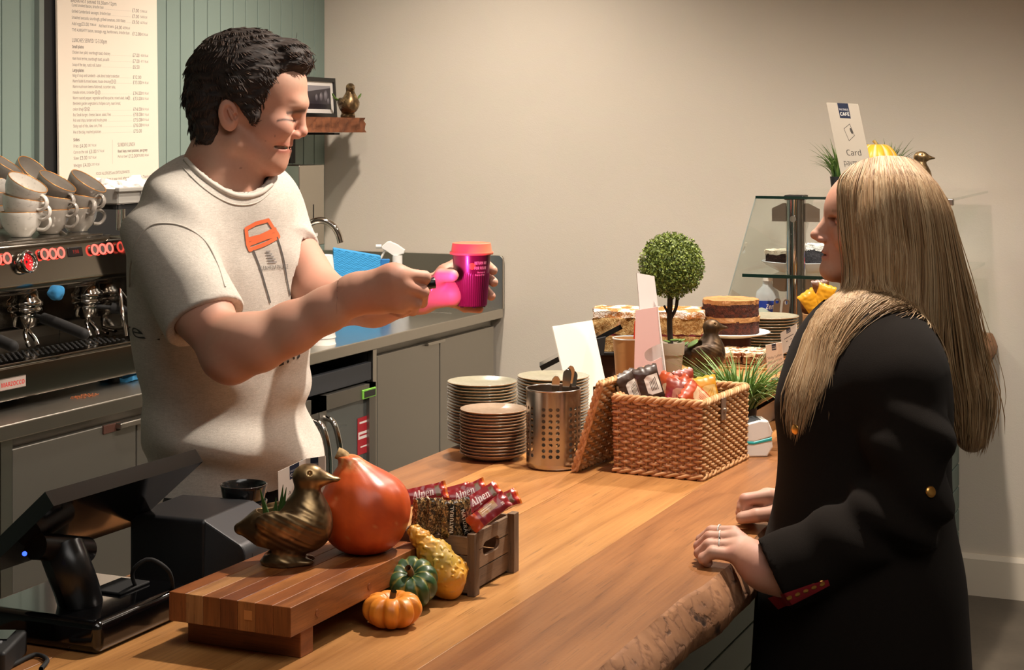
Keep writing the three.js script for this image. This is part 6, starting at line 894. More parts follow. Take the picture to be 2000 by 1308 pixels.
  { const q = P(1712, 380, 5.47), k = thing('striped_squash', 'yellow squash with pale stripe on top of the glass case', 'squash', V(q.x, yT, q.z), YAW); const pr = [[0.5, 1], [24, 0], [46, 10], [58, 30], [54, 52], [40, 66], [20, 72], [0.5, 68]]; const s = 0.00125; const fine = new THREE.SplineCurve(pr.map(p => new THREE.Vector2(p[0] * s, p[1] * s * 1.75))).getPoints(40).map(p => [Math.max(0.0002, p.x), p.y]); const g = ribbed(fine, 10, 0.1, 90, 0.05, 6); paint(g, p => { const a = Math.atan2(p.z, p.x), r = Math.abs(Math.sin(a * 5)); return mix3([0.80, 0.42, 0.03], mix3([0.72, 0.60, 0.36], [0.10, 0.14, 0.03], hash(Math.floor(a * 5 / 3.1416), 3) > 0.7 ? 1 : 0), r < 0.3 ? 0.9 : 0); }); part(k, 'fruit', g, std({ vertexColors: true, roughness: 0.4 })); part(k, 'stem', tube([[0, 0.145, 0], [-0.002, 0.16, 0], [-0.01, 0.17, 0]], 0.005, 8, 8), std({ color: 0xb49a5c, roughness: 0.9 })); }
  { const q = P(1787, 380, 5.28); smallDuck('duck_figure', 'small bronze duck figure on top of the glass case', V(q.x, yT, q.z), YAW - 0.1, 0.98, bronzeM).position.addScaledVector(RGT, -0.012); }
}
// ---------------------------------------------------------------- till, printer, pots and tent card
{
  const t = thing('till_terminal', 'black touchscreen till turned away on a curved stand', 'till', V(-1.465, BAR, -1.905)); const o = t.position;
  const A = P(105, 988, 2.16).sub(o), B = P(397, 901, 2.47).sub(o), C = P(262, 1026, 2.54).sub(o), D = A.clone().add(C).sub(B);
  part(t, 'screen_housing', quadSlab(A, D, C, B, 0.022), M.blackGloss); { const n = B.clone().sub(A).cross(D.clone().sub(A)).normalize(), k = n.y > 0 ? 1 : -1; const up = n.multiplyScalar(k * 0.001); const ins = (p, q, r, s2) => p.clone().lerp(r, 0.05).add(up); part(t, 'screen_glass', quadSlab(ins(A, B, C, D), ins(D, A, B, C), ins(C, D, A, B), ins(B, C, D, A), 0.002), M.blackGloss); }
  part(t, 'base', rbx(0.205, 0.044, 0.215, 0.012, -0.005, 0.022, -0.005, 3), M.blackGloss);
  const neck = [P(120, 1070, 2.28), P(135, 1110, 2.27), P(150, 1150, 2.28), P(160, 1190, 2.30)].map(q => q.sub(o)); const ng = tube(neck, 0.03, 24, 14); part(t, 'neck', bend(ng, q => { }), M.black, 'curved black stand'); part(t, 'hinge', cyl(0.018, 0.018, 0.11, 0, -0.055, 0, 20).rotateX(1.3).translate(neck[0].x, neck[0].y, neck[0].z), M.black);
  part(t, 'power_light', new THREE.SphereGeometry(0.003, 10, 8).translate(...P(48, 1081, 2.10).sub(o).toArray()), std({ color: 0x101830, emissive: 0x2440ff, emissiveIntensity: 6 }), 'small blue power light');
  part(t, 'paper_slot', rbx(0.05, 0.004, 0.07, 0.002, 0.02, 0.046, -0.05), M.rubber);
}
{
  const t = thing('receipt_printer', 'black receipt printer behind the serving board', 'printer', V(-1.425, BAR, -2.15), 0.06); const bm = std({ color: 0x1c1d1f, roughness: 0.45 });
  part(t, 'body', rbx(0.13, 0.118, 0.15, 0.008, -0.03, 0.059, 0), bm); const s = new THREE.Shape(); s.moveTo(0.032, 0); s.lineTo(0.092, 0); s.lineTo(0.095, 0.07); s.quadraticCurveTo(0.095, 0.082, 0.085, 0.086); s.lineTo(0.034, 0.113); const g = new THREE.ExtrudeGeometry(s, { depth: 0.142, bevelEnabled: true, bevelSize: 0.003, bevelThickness: 0.003, bevelSegments: 2 }); g.translate(0, 0, -0.071); part(t, 'front_cover', g, std({ color: 0x37393c, roughness: 0.4 })); part(t, 'paper_slit', bx(0.002, 0.04, 0.002, 0.097, 0.05, 0.05), M.rubber);
  const cable = (pts, label) => solo('power_cable', label, 'cable', tube(pts, 0.003, 40, 7), M.rubber);
  cable([onY(280, 1180, BAR + 0.005), P(262, 1110, 2.33), P(290, 1092, 2.33), P(325, 1110, 2.33), onY(340, 1185, BAR + 0.005)], 'black cable looped in front of the receipt printer'); cable([onY(270, 1155, BAR + 0.004), onY(300, 1150, BAR + 0.004), onY(345, 1160, BAR + 0.004)], 'thin black cable between till and printer');
  cable([onY(20, 1300, BAR + 0.004), onY(70, 1278, BAR + 0.004), onY(92, 1288, BAR + 0.004), onY(80, 1306, BAR + 0.004)], 'black cable curling beside the card machine');
  const c = onY(8, 1305, BAR), m = thing('card_machine', 'black card machine at the till end of the bar', 'card machine', V(c.x - 0.03, BAR, c.z), YAW); part(m, 'body', rbx(0.08, 0.032, 0.10, 0.005, 0, 0.016, 0), M.blackMatt); part(m, 'screen', bx(0.055, 0.002, 0.04, 0, 0.033, -0.02), M.blackGloss); for (let i = 0; i < 9; i++) part(m, 'key', rbx(0.013, 0.003, 0.009, 0.001, -0.018 + (i % 3) * 0.018, 0.033, 0.012 + (i / 3 | 0) * 0.013), M.grey);
}
{
  const d = 2.64, p = P(476, 1000, d), r = 46 * d / FPX; const g = lathe([[0.001, 0.002], [r * 0.62, 0.002], [r * 0.66, 0], [r * 0.72, 0.002], [r * 0.97, 0.052], [r, 0.056], [r * 0.95, 0.057], [r * 0.9, 0.05], [r * 0.62, 0.008], [0.001, 0.007]], 40);
  for (let i = 0; i < 4; i++) solo('black_bowl', 'glossy black bowl in the stack behind the duck planter', 'bowl', g, phys({ color: 0x161717, roughness: 0.2, clearcoat: 0.5 }), V(p.x, BAR + i * 0.0255, p.z), i, 'black bowls behind the duck planter');
  const T1 = cardTex(256, 400, (c, w, h) => { cafe(c, 100, 0, 84, 120); c.fillStyle = '#4a4846'; c.font = '44px sans-serif'; c.textAlign = 'left'; c.fillText('A', 84, 230); c.fillText('B', 100, 300); }), dd = 2.68;
  const t = thing('tent_card', 'folded cream menu card behind the bronze duck planter', 'card sign'); part(t, 'front_leaf', quadSlab(P(545, 1010, dd), P(600, 995, dd + 0.03), P(600, 894, dd + 0.03), P(543, 921, dd), 0.001), std({ map: T1, roughness: 0.7 })); part(t, 'rear_leaf', quadSlab(P(588, 1000, dd + 0.035), P(636, 990, dd - 0.0), P(635, 890, dd - 0.0), P(588, 897, dd + 0.035), 0.001), std({ map: T1, roughness: 0.7 }));
  part(t, 'stand', quadSlab(onY(545, 1100, BAR), onY(636, 1090, BAR), P(636, 990, dd), P(545, 1010, dd), 0.02), M.plastic);
  const b = solo('sugar_sachet', 'small red and white sachet behind the duck neck', 'sachet', wrapBar(0.045, 0.022, 0.006, 71).rotateZ(1.2), std({ map: canvasTex(64, 64, (c) => { c.fillStyle = '#e6e2dc'; c.fillRect(0, 0, 64, 64); c.fillStyle = '#c23a1e'; c.fillRect(0, 0, 24, 64); c.fillStyle = '#333'; c.fillRect(30, 20, 6, 30); }), roughness: 0.4 }), P(574, 992, 2.60), YAW);
}

// ================================================================ people
const skinM = phys({ color: 0xffffff, vertexColors: true, roughness: 0.58, sheen: 0.15, sheenRoughness: 0.6 });
function skinPaint(g, base, extra) { const b = base; return paint(g, (p, n) => { const a = n3(p.x * 40, p.y * 40, p.z * 40) - 0.5, c = n3(p.x * 260, p.y * 260, p.z * 260) - 0.5; let k = [b[0] * (1 + 0.12 * a + 0.06 * c), b[1] * (1 - 0.06 * a + 0.08 * c), b[2] * (1 - 0.1 * a + 0.08 * c)]; if (extra) k = extra(p, n, k) || k; return k; }); }
function poly2(pts) {   // signed distance to a polygon, negative inside
  return (x, y) => { let d = 1e9, s = 1; for (let i = 0, j = pts.length - 1; i < pts.length; j = i++) { const ex = pts[j][0] - pts[i][0], ey = pts[j][1] - pts[i][1], wx = x - pts[i][0], wy = y - pts[i][1], t = clamp((wx * ex + wy * ey) / (ex * ex + ey * ey)), bx2 = wx - ex * t, by2 = wy - ey * t; d = Math.min(d, bx2 * bx2 + by2 * by2); const c1 = y >= pts[i][1], c2 = y < pts[j][1], c3 = ex * wy > ey * wx; if ((c1 && c2 && c3) || (!c1 && !c2 && !c3)) s = -s; } return s * Math.sqrt(d); };
}
function person(label, u0, d0, turn = YAW) {
  const o = P(u0, 700, d0); o.y = 0; const t = thing('person', label, 'person', o, turn);
  const loc = p => { const q = p.clone().sub(o); return [q.dot(RGT), q.y, -q.dot(FWD)]; };
  return { t, o, J: (u, v, d) => loc(P(u, v, d)) };
}
const chain = (pts, rs, k) => pts.slice(1).map((p, i) => [sCap(pts[i], p, rs[i], rs[i + 1]), k]);
const bounds = (pts, m) => [[0, 1, 2].map(i => Math.min(...pts.map(p => p[i])) - m), [0, 1, 2].map(i => Math.max(...pts.map(p => p[i])) + m)];
const strip = g => { for (const k of Object.keys(g.attributes)) if (!['position', 'normal', 'color'].includes(k)) g.deleteAttribute(k); return g.index ? g.toNonIndexed() : g; };

// ---------------------------------------------------------------- the man behind the bar
{
  const { t, o, J } = person('young man in a pale heather T-shirt holding out a pink cup', 450, 3.12), s = 3.12 / FPX;
  const Hd = (u, v, w = 0) => { const q = J(u, v, 3.12); q[2] += w * s; return q; };
  const px = (a, b, c) => [a * s, b * s, c * s];
  const both = (f) => [f(1), f(-1)];
  // head, neck
  const head = [
    [sEll(Hd(480, 168), px(104, 96, 76)), 0], [sEll(Hd(548, 168), px(50, 54, 60)), 30 * s], [sCap(Hd(535, 215), Hd(515, 290), 52 * s, 44 * s), 30 * s], [sEll(Hd(581, 203), px(19, 12, 38)), 20 * s],
    ...both(e => [sEll(Hd(548, 250, e * 45), px(30, 25, 20)), 22 * s]), ...both(e => [sCap(Hd(532, 316, e * 12), Hd(470, 280, e * 51), 21 * s, 19 * s), 26 * s]),
    [sEll(Hd(545, 284), px(24, 26, 32)), 18 * s], [sEll(Hd(537, 317), px(18, 19, 25)), 14 * s], [sCap(Hd(588, 220), Hd(590, 254), 7 * s, 9.5 * s), 12 * s], [sEll(Hd(590, 258), px(10.5, 10, 12)), 6 * s], ...both(e => [sEll(Hd(579, 264, e * 10), px(10, 8, 8)), 5 * s]),
    [sEll(Hd(555, 281), px(8, 4.5, 20)), 5 * s], [sEll(Hd(553, 296), px(8, 5.5, 18)), 5 * s],
    ...both(e => [sEll(Hd(582, 233, e * 31), px(14, 7, 13)), -9 * s]), ...both(e => [sEll(Hd(564, 235, e * 32), px(13, 11, 14)), 4 * s]),
    [sEll(Hd(560, 288), px(16, 3.8, 19), -0.1), -3 * s], ...both(e => [sEll(Hd(552, 287.5, e * 30), px(13, 3.4, 22), -0.15), -3 * s]), [sEll(Hd(544, 287), px(13, 6, 30)), 1.5 * s], ...both(e => [sCap(Hd(560, 268, e * 26), Hd(541, 278, e * 38), 1.6 * s, 1.6 * s), -5 * s]),
    [sCap(Hd(438, 275), Hd(424, 350, 0), 60 * s, 66 * s), 26 * s], [sCap(Hd(424, 340), Hd(425, 420), 68 * s, 80 * s), 24 * s], [sCap(Hd(456, 345), Hd(448, 410), 56 * s, 62 * s), 20 * s],
    ...both(e => [sEll(Hd(459, 226, e * 77), px(19, 31, 8), 0.15, e * 0.25), 7 * s]), ...both(e => [sEll(Hd(462, 223, e * 88), px(10, 19, 13), 0.15), -4 * s]), ...both(e => [sEll(Hd(465, 226, e * 79), px(4, 14, 5), 0.5), 3 * s]), ...both(e => [sEll(Hd(473, 228, e * 80), px(4, 6, 8)), -3 * s]),
  ];
  const headF = blend(head), eyeC = Hd(570, 237, 40), browY = Hd(0, 217)[1];
  const bA = Hd(548, 222), bB = Hd(602, 214);
  const headG = mesh3(headF, Hd(345, 405, -105), Hd(620, 55, 105), 2.4 * s);
  const skin = [0.52, 0.285, 0.20];
  const toPx = p => { const q = V(p.x, p.y, p.z); return [480 + (p.x - Hd(480, 0)[0]) / s, 168 - (p.y - Hd(0, 168)[1]) / s, (p.z - Hd(0, 0, 0)[2]) / s]; };
  skinPaint(headG, skin, (p, n, k) => {
    const [u, v, w] = toPx(p); const g = (cx, cy, rx, ry) => Math.exp(-(((u - cx) / rx) ** 2 + ((v - cy) / ry) ** 2));
    k = mix3(k, [0.60, 0.24, 0.17], 0.5 * g(545, 255, 34, 26) + 0.5 * g(592, 260, 12, 12) + 0.45 * (Math.abs(w) > 70 ? g(459, 226, 24, 36) : 0));
    const st = clamp((n3(p.x * 900, p.y * 900, p.z * 900) - 0.4) * 2); k = mix3(k, [0.30, 0.17, 0.12], 0.16 * st * (g(520, 315, 45, 26) + g(562, 276, 14, 8)));
    if (Math.abs(w) > 8 && Math.abs(w) < 52) { const yb = lerp(216, 225, clamp((598 - u) / 48)); const e = Math.exp(-(((v - yb) / 4.2) ** 2)) * sstep(540, 560, u); k = mix3(k, [0.035, 0.02, 0.013], 0.9 * e); } if (Math.abs(w) > 14) { const yl = 234 + ((u - 564) / 15) ** 2 * 3; k = mix3(k, [0.025, 0.014, 0.010], 0.95 * Math.exp(-(((v - yl) / 2.3) ** 2)) * (Math.abs(u - 565) < 15 ? 1 : 0)); }
    if (Math.abs(w) < 50 && u > 541) { k = mix3(k, [0.50, 0.17, 0.13], 0.8 * Math.exp(-(((v - 294.5) / 4.5) ** 2)) * sstep(540, 552, u) + 0.6 * Math.exp(-(((v - 281) / 3) ** 2)) * sstep(546, 556, u)); if (v > 284.5 && v < 290 && u < 562) k = [0.58, 0.50, 0.42]; }
    for (const [a, b, r] of [[546, 266, 3], [479, 327, 3.5], [525, 275, 2]]) if ((u - a) ** 2 + (v - b) ** 2 < r && w > 0) k = mix3(k, [0.16, 0.07, 0.05], 0.7);
    return k;
  });
  // arms and hands
  const aR = [J(322, 440, 3.0), J(395, 610, 2.91), J(446, 692, 2.868), J(505, 672, 2.857), J(570, 640, 2.85), J(640, 604, 2.84), J(700, 568, 2.83)], rR = [0.054, 0.0485, 0.042, 0.0435, 0.041, 0.0345, 0.0295];
  const aL = [J(535, 430, 3.3), J(628, 580, 3.16), J(650, 590, 3.13), J(730, 592, 3.07), J(822, 578, 3.02)], rL = [0.05, 0.046, 0.043, 0.04, 0.029];
  const armF = (a, r) => { const L = chain(a, r, 0.022); if (a === aR) L.push([sCap(J(446, 700, 2.868), J(456, 716, 2.866), 0.030, 0.022), 0.03], [sEll(J(470, 655, 2.85), [0.05, 0.035, 0.04]), 0.03]); return blend(L); };
  const aRF = armF(aR, rR), aLF = armF(aL, rL);
  const fin = (pts, r0, r1) => { const q = pts.map(p => J(...p)); return chain(q, q.map((_, i) => lerp(r0, r1, i / (q.length - 1))), 0.003); };
  const handR = [[sCap(J(690, 572, 2.83), J(770, 546, 2.81), 0.031, 0.026), 0], [sCap(J(700, 582, 2.835), J(772, 580, 2.82), 0.027, 0.024), 0.02], [sCap(J(765, 540, 2.81), J(782, 590, 2.825), 0.019, 0.016), 0.016], [sEll(J(745, 590, 2.85), [0.032, 0.02, 0.022]), 0.016]];
  const fR = [[[[782, 535, 2.805], [829, 541, 2.83], [833, 562, 2.87], [808, 570, 2.895]], 0.0118, 0.009], [[[790, 557, 2.805], [826, 570, 2.83], [824, 590, 2.865], [800, 592, 2.885]], 0.0118, 0.009], [[[788, 577, 2.812], [812, 592, 2.83], [806, 606, 2.86], [782, 602, 2.88]], 0.011, 0.0088], [[[776, 592, 2.825], [793, 603, 2.84], [784, 611, 2.865], [764, 606, 2.875]], 0.010, 0.008], [[[730, 560, 2.86], [775, 548, 2.89], [815, 548, 2.895]], 0.0135, 0.0105]];
  const handRF = (() => { const base = blend(handR), fs = fR.map(([p, a, b]) => blend(fin(p, a, b))); return (x, y, z) => { let d = base(x, y, z); let e = 1e9; for (const f of fs) e = smin(e, f(x, y, z), 0.004); return smin(d, e, 0.011); }; })();
  const handL = [[sCap(J(822, 580, 3.02), J(868, 556, 3.015), 0.029, 0.026), 0], [sCap(J(835, 578, 3.0), J(884, 577, 2.975), 0.024, 0.019), 0.018], [sCap(J(870, 540, 3.02), J(880, 580, 3.02), 0.016, 0.015), 0.016], [sCap(J(846, 556, 2.995), J(880, 562, 2.982), 0.020, 0.014), 0.014]];
  const fL = [[[[845, 556, 2.985], [862, 538, 2.955], [884, 538, 2.936]], 0.0135, 0.0108], [[[868, 528, 3.02], [893, 513, 3.036], [945, 512, 3.036], [963, 528, 3.005]], 0.0105, 0.0085], [[[876, 546, 3.03], [905, 542, 3.042], [950, 540, 3.036], [964, 551, 3.005]], 0.0108, 0.0086], [[[880, 566, 3.03], [905, 568, 3.04], [947, 566, 3.033], [959, 578, 3.005]], 0.0105, 0.0085], [[[880, 585, 3.02], [908, 600, 3.025], [936, 603, 3.0]], 0.0098, 0.008]];
  const handLF = (() => { const base = blend(handL), fs = fL.map(([p, a, b]) => blend(fin(p, a, b))); return (x, y, z) => { let e = 1e9; for (const f of fs) e = smin(e, f(x, y, z), 0.0035); return smin(base(x, y, z), e, 0.012); }; })();
  const allR = (x, y, z) => smin(aRF(x, y, z), handRF(x, y, z), 0.012), allL = (x, y, z) => smin(aLF(x, y, z), handLF(x, y, z), 0.012);
  const red = (p, n, k) => { const c = n3(p.x * 22, p.y * 22, p.z * 22); return mix3(k, [0.56, 0.23, 0.16], 0.45 * clamp((c - 0.45) * 2.4)); };
  const bR = bounds(aR, 0.07), bRh = bounds(fR.flatMap(f => f[0].map(p => J(...p))).concat([J(700, 570, 2.83)]), 0.035), bL = bounds(aL, 0.06), bLh = bounds(fL.flatMap(f => f[0].map(p => J(...p))).concat([J(830, 580, 3.02)]), 0.03);
  const cutR = bRh[0][0] + 0.007, cutL = bLh[0][0] + 0.007;
  const armsG = [[(x, y, z) => Math.max(allR(x, y, z), x - cutR), bR, 0.006], [allR, bRh, 0.0032], [(x, y, z) => Math.max(allL(x, y, z), x - cutL), bL, 0.006], [allL, bLh, 0.0030]].map(([f, b, h]) => skinPaint(mesh3(f, b[0], b[1], h), skin, red));
  // legs under the trousers are not bare; feet end in shoes
  part(t, 'body', mergeGeometries([headG, ...armsG].map(strip)), skinM);
  // hair
  const HP = [[345, 70], [420, 30], [520, 30], [620, 60], [616, 150], [598, 154], [578, 142], [552, 150], [538, 172], [528, 205], [514, 240], [501, 248], [491, 238], [480, 212], [464, 192], [444, 196], [437, 218], [441, 245], [436, 268], [422, 290], [402, 302], [372, 296], [345, 250]];
  const hp = poly2(HP), hv = blend([[sEll(Hd(478, 152), px(115, 99, 88)), 0], [sEll(Hd(572, 112), px(33, 34, 58)), 24 * s], [sEll(Hd(590, 122), px(18, 20, 46)), 14 * s], [sCap(Hd(404, 200), Hd(408, 268), 44 * s, 34 * s), 30 * s], ...both(e => [sCap(Hd(470, 170, e * 60), Hd(506, 225, e * 62), 26 * s, 14 * s), 18 * s]), ...both(e => [sCap(Hd(410, 190, e * 50), Hd(415, 262, e * 42), 34 * s, 26 * s), 18 * s])]);
  const hairF = (x, y, z) => { const [u, v, w] = toPx({ x, y, z }); const ph = n3(u * 0.012, v * 0.02, w * 0.02) * 6; const a = Math.sin((v * 0.30 + u * 0.10 + ph * 2.0)) * 0.9 + n3(u * 0.05, v * 0.16, w * 0.10) * 3.5 + n3(u * 0.11, v * 0.30, w * 0.2) * 1.5 - 3; return smax(hv(x, y, z) - a * s, hp(u, v) * s + 2.0 * s * (n3(u * 0.2, v * 0.2, w * 0.2) - 0.5), 5 * s); };
  const hairG = mesh3(hairF, Hd(340, 312, -105), Hd(622, 34, 105), 2.4 * s);
  paint(hairG, (p) => { const [u, v, w] = toPx(p), k = n3(u * 0.06, v * 0.22, w * 0.1), c = n3(u * 0.3, v * 0.8, w * 0.4); return mix3([0.008, 0.005, 0.004], [0.032, 0.018, 0.012], clamp(k * 0.9 + c * 0.5 - 0.3)); });
  const hairM = std({ vertexColors: true, roughness: 0.72 }), hair = part(t, 'hair', hairG, hairM, 'short wavy dark brown hair');
  { // short locks combed away from the crown
    const hpz = hairG.attributes.position, hn = hairG.attributes.normal, pos = [], col = [], ix = [], s0 = seed; seed = 909; const cw = V(...Hd(425, 80, 10));
    for (let i = 0; i < 15000; i++) {
      const q = Math.floor(rnd() * hpz.count), p = V(hpz.getX(q), hpz.getY(q), hpz.getZ(q)), n = V(hn.getX(q), hn.getY(q), hn.getZ(q)), f = p.clone().sub(cw); f.y -= 0.02; f.addScaledVector(n, -f.dot(n)).normalize(); if (!(f.length() > 0.5)) continue;
      const [u, v] = toPx(p); if (hp(u, v) > -3) continue; const side = n.clone().cross(f), cl = (n3(u * 0.03, v * 0.03, p.z * 30) - 0.5) * 2.2, dir = f.clone().addScaledVector(side, cl * 0.8 + rr(-0.12, 0.12)).normalize(), L = rr(9, 19) * s, r = rr(0.5, 1.0) * s, lift = rr(0.0, 0.06), o2 = pos.length / 3, K = 5, cc = mix3([0.010, 0.006, 0.0045], [0.085, 0.046, 0.026], rnd() ** 2), curl = cl * 0.25;
      for (let k = 0; k <= K; k++) { const e = k / K, c2 = p.clone().addScaledVector(n, -1.0 * s - 2.2 * s * e * e + L * lift * Math.sin(e * 2.4) * 0.5).addScaledVector(dir, L * e).addScaledVector(side, curl * L * e * e); const rad = r * (k === K ? 0.2 : 1); for (let m = 0; m < 3; m++) { const an = m * 2.094; const w = side.clone().multiplyScalar(Math.cos(an) * rad).addScaledVector(n, Math.sin(an) * rad); pos.push(c2.x + w.x, c2.y + w.y, c2.z + w.z); col.push(...cc); } if (k < K) for (let m = 0; m < 3; m++) { const b = o2 + k * 3, m2 = (m + 1) % 3; ix.push(b + m, b + m2, b + 3 + m2, b + m, b + 3 + m2, b + 3 + m); } }
    }
    seed = s0; const g = new THREE.BufferGeometry(); g.setAttribute('position', new THREE.Float32BufferAttribute(pos, 3)); g.setIndex(ix); g.computeVertexNormals(); g.setAttribute('color', new THREE.Float32BufferAttribute(col, 3)); part(hair, 'strands', g, hairM).userData.kind = 'stuff';
  }
  // T-shirt
  const RY = 1.0;
  const slA = J(322, 452, 3.0), slB = J(402, 628, 2.91), slL0 = J(522, 425, 3.30), slL1 = J(560, 500, 3.22);
  const torso = blend([[sEll(J(428, 530, 3.16), [0.198, 0.235, 0.130], 0, RY), 0], [sEll(J(444, 740, 3.18), [0.168, 0.25, 0.130], 0, RY), 0.10], [sEll(J(455, 905, 3.19), [0.172, 0.16, 0.138], 0, RY), 0.08], [sCap(J(352, 420, 3.05), J(520, 398, 3.27), 0.062, 0.062), 0.07], [sCap(J(398, 374, 3.11), J(474, 392, 3.16), 0.060, 0.054), 0.06]]);
  const slv = sCap(slA, J(414, 654, 2.90), 0.072, 0.075), slvL = sCap(slL0, J(572, 525, 3.20), 0.074, 0.07);
  const armIn = sCap(J(388, 600, 2.92), J(414, 654, 2.90), 0.050, 0.058), armInL = sCap(J(556, 492, 3.23), J(620, 575, 3.16), 0.048, 0.056), nkC = V(...J(432, 354, 3.122)), nkA = V(0.34, 0.88, 0.30).normalize(), neckIn = sCap(nkC.toArray(), nkC.clone().addScaledVector(nkA, 0.14).toArray(), 0.070, 0.105);
  const nAxis = V(...slB).sub(V(...slA)).normalize(), nL = V(...slL1).sub(V(...slL0)).normalize(), hem = J(455, 962, 3.19)[1], ctr = J(440, 700, 3.17), cA = V(0.54, 0, -0.84), cN = V(0.84, 0, 0.54);
  const shirtF = (x, y, z) => {
    const sd = (x - slB[0]) * nAxis.x + (y - slB[1]) * nAxis.y + (z - slB[2]) * nAxis.z, sl = (x - slL1[0]) * nL.x + (y - slL1[1]) * nL.y + (z - slL1[2]) * nL.z;
    let d = smin(smin(torso(x, y, z), smax(slv(x, y, z), sd, 0.004), 0.035), smax(slvL(x, y, z), sl, 0.004), 0.03); const a = x * cA.x + z * cA.z, c = x * cN.x + z * cN.z, h = (y - ctr[1]);
    if (d < 0.05 && d > -0.05) { // cloth folds
      const low = clamp((-h - 0.02) / 0.14), up = clamp((h + 0.02) / 0.2);
      let f = 0.019 * low * Math.sin(h * 46 + a * 12 + c * 8 + 5.5 * n3(a * 6, h * 5, c * 5)) * n3(a * 6 + 2, h * 7, 1.5) * 1.7; f += 0.018 * low * (n3(a * 13, h * 24, c * 12) - 0.5);
      f += 0.009 * up * Math.sin((a * 0.8 + h * 0.7 + c * 0.5) * 40 + 6 * n3(a * 5, h * 5, 3)) * (n3(a * 9, h * 9, c * 9)); f += 0.014 * (n3(a * 10 + 4, h * 10, c * 10) - 0.5); d -= f;
    }
    d = smax(d, hem + 0.012 * Math.sin(a * 12) + 0.02 * (a) - y, 0.006);
    d = smax(d, -armIn(x, y, z), 0.004); d = smax(d, -armInL(x, y, z), 0.004); d = smax(d, -neckIn(x, y, z), 0.005); return d;
  };
  const b0 = J(225, 985, 3.0), b1 = J(640, 325, 3.0); const sg = mesh3(shirtF, [b0[0], b0[1], -0.32], [b1[0] + 0.03, b1[1] + 0.02, 0.33], 0.006);
  // print: front half and back half of one sheet; where the lines of the print run on the chest
  const chestAt = (u, v) => { let d0 = 2.9; for (let i = 0; i < 400; i++) { const q = J(u, v, d0); const f = shirtF(q[0], q[1], q[2]); if (f < 0.001) return [(q[0] - ctr[0]) * cA.x + (q[2] - ctr[2]) * cA.z, q[1] - ctr[1]]; d0 += Math.max(0.002, f * 0.7); if (d0 > 3.6) break; } return [0, 0]; };
  const on = pts => pts.map(p => chestAt(...p));
  const SHP = { lidTop: on([[480, 447], [500, 436], [524, 430], [533, 446], [541, 456], [520, 464], [484, 478]]), lidRim: on([[484, 478], [520, 464], [542, 458], [544, 462], [514, 478], [488, 488]]), lidMid: on([[484, 468], [508, 462], [536, 448]]), sideA: on([[495, 490], [506, 520], [518, 560], [527, 590]]), sideB: on([[541, 464], [552, 500], [560, 545], [566, 575]]), txt: chestAt(535, 526), marks: [[[544, 713], [554, 709]], [[560, 708], [563, 704]], [[570, 692], [574, 701]], [[583, 684], [584, 695], [580, 699]]].map(on) };
  const printTex = canvasTex(1024, 1024, (c, w, h) => {
    c.clearRect(0, 0, w, h); const X = a => 512 + a * 2438, Y = y => 1024 - (y + 0.06) * 2438;   // 0.42 m square on the chest
    c.lineJoin = 'round'; c.lineCap = 'round'; c.strokeStyle = '#e0693c'; c.lineWidth = 17;
    const q = SHP; const line = (pts, close) => { c.beginPath(); pts.forEach(([a, y], i) => c[i ? 'lineTo' : 'moveTo'](X(a), Y(y))); if (close) c.closePath(); c.stroke(); };
    line(q.lidTop, true); line(q.lidRim, true); c.lineWidth = 20; line(q.lidMid); c.strokeStyle = '#4a4745'; c.lineWidth = 8; line(q.sideA); line(q.sideB);
    c.strokeStyle = '#2e2c2a'; c.lineWidth = 12; c.lineCap = 'butt'; q.marks.forEach(m => line(m));
    c.fillStyle = '#5a5755'; c.font = '26px sans-serif'; c.textAlign = 'center'; c.fillText('BLENHEIM PALACE', X(q.txt[0]), Y(q.txt[1]), 170); c.fillStyle = '#8a8785'; for (let i = 0; i < 5; i++) c.fillRect(X(q.txt[0]) - 40 + i * 2, Y(q.txt[1]) - 84 + i * 12, 24 + i * 6, 6);
  });
  const lowTex = (txt, size) => canvasTex(512, 128, (c, w, h) => { c.clearRect(0, 0, w, h); c.fillStyle = '#35332f'; c.font = size + 'px sans-serif'; c.textAlign = 'right'; c.textBaseline = 'middle'; c.fillText(txt, w - 8, h / 2); });
  { // cloth, then the printed patches lifted a hair off it
    const plain = uvM(sg.clone(), 1), decal = (a0, a1, y0, y1, front) => { const g = sg.toNonIndexed(), p = g.attributes.position, nn = g.attributes.normal, pos = [], nor = [], uv = []; for (let i = 0; i < p.count; i += 3) { let f = 0, inn = 0; const A = []; for (let k = 0; k < 3; k++) { f += nn.getX(i + k) * cN.x + nn.getZ(i + k) * cN.z; const x = p.getX(i + k) - ctr[0], y = p.getY(i + k) - ctr[1], z = p.getZ(i + k) - ctr[2], a = x * cA.x + z * cA.z; A.push([a, y]); if (a > a0 && a < a1 && y > y0 && y < y1) inn++; } if (inn < 3 || (front ? f < 0.75 : f > 0.6)) continue; for (let k = 0; k < 3; k++) { pos.push(p.getX(i + k) + nn.getX(i + k) * 0.0006, p.getY(i + k) + nn.getY(i + k) * 0.0006, p.getZ(i + k) + nn.getZ(i + k) * 0.0006); nor.push(nn.getX(i + k), nn.getY(i + k), nn.getZ(i + k)); const e = (A[k][0] - a0) / (a1 - a0); uv.push(front ? e : 1 - e, (A[k][1] - y0) / (y1 - y0)); } } const o2 = new THREE.BufferGeometry(); o2.setAttribute('position', new THREE.Float32BufferAttribute(pos, 3)); o2.setAttribute('normal', new THREE.Float32BufferAttribute(nor, 3)); o2.setAttribute('uv', new THREE.Float32BufferAttribute(uv, 2)); return o2; };
    const pm = m => std({ map: m, transparent: true, roughness: 0.9, polygonOffset: true, polygonOffsetFactor: -1 });
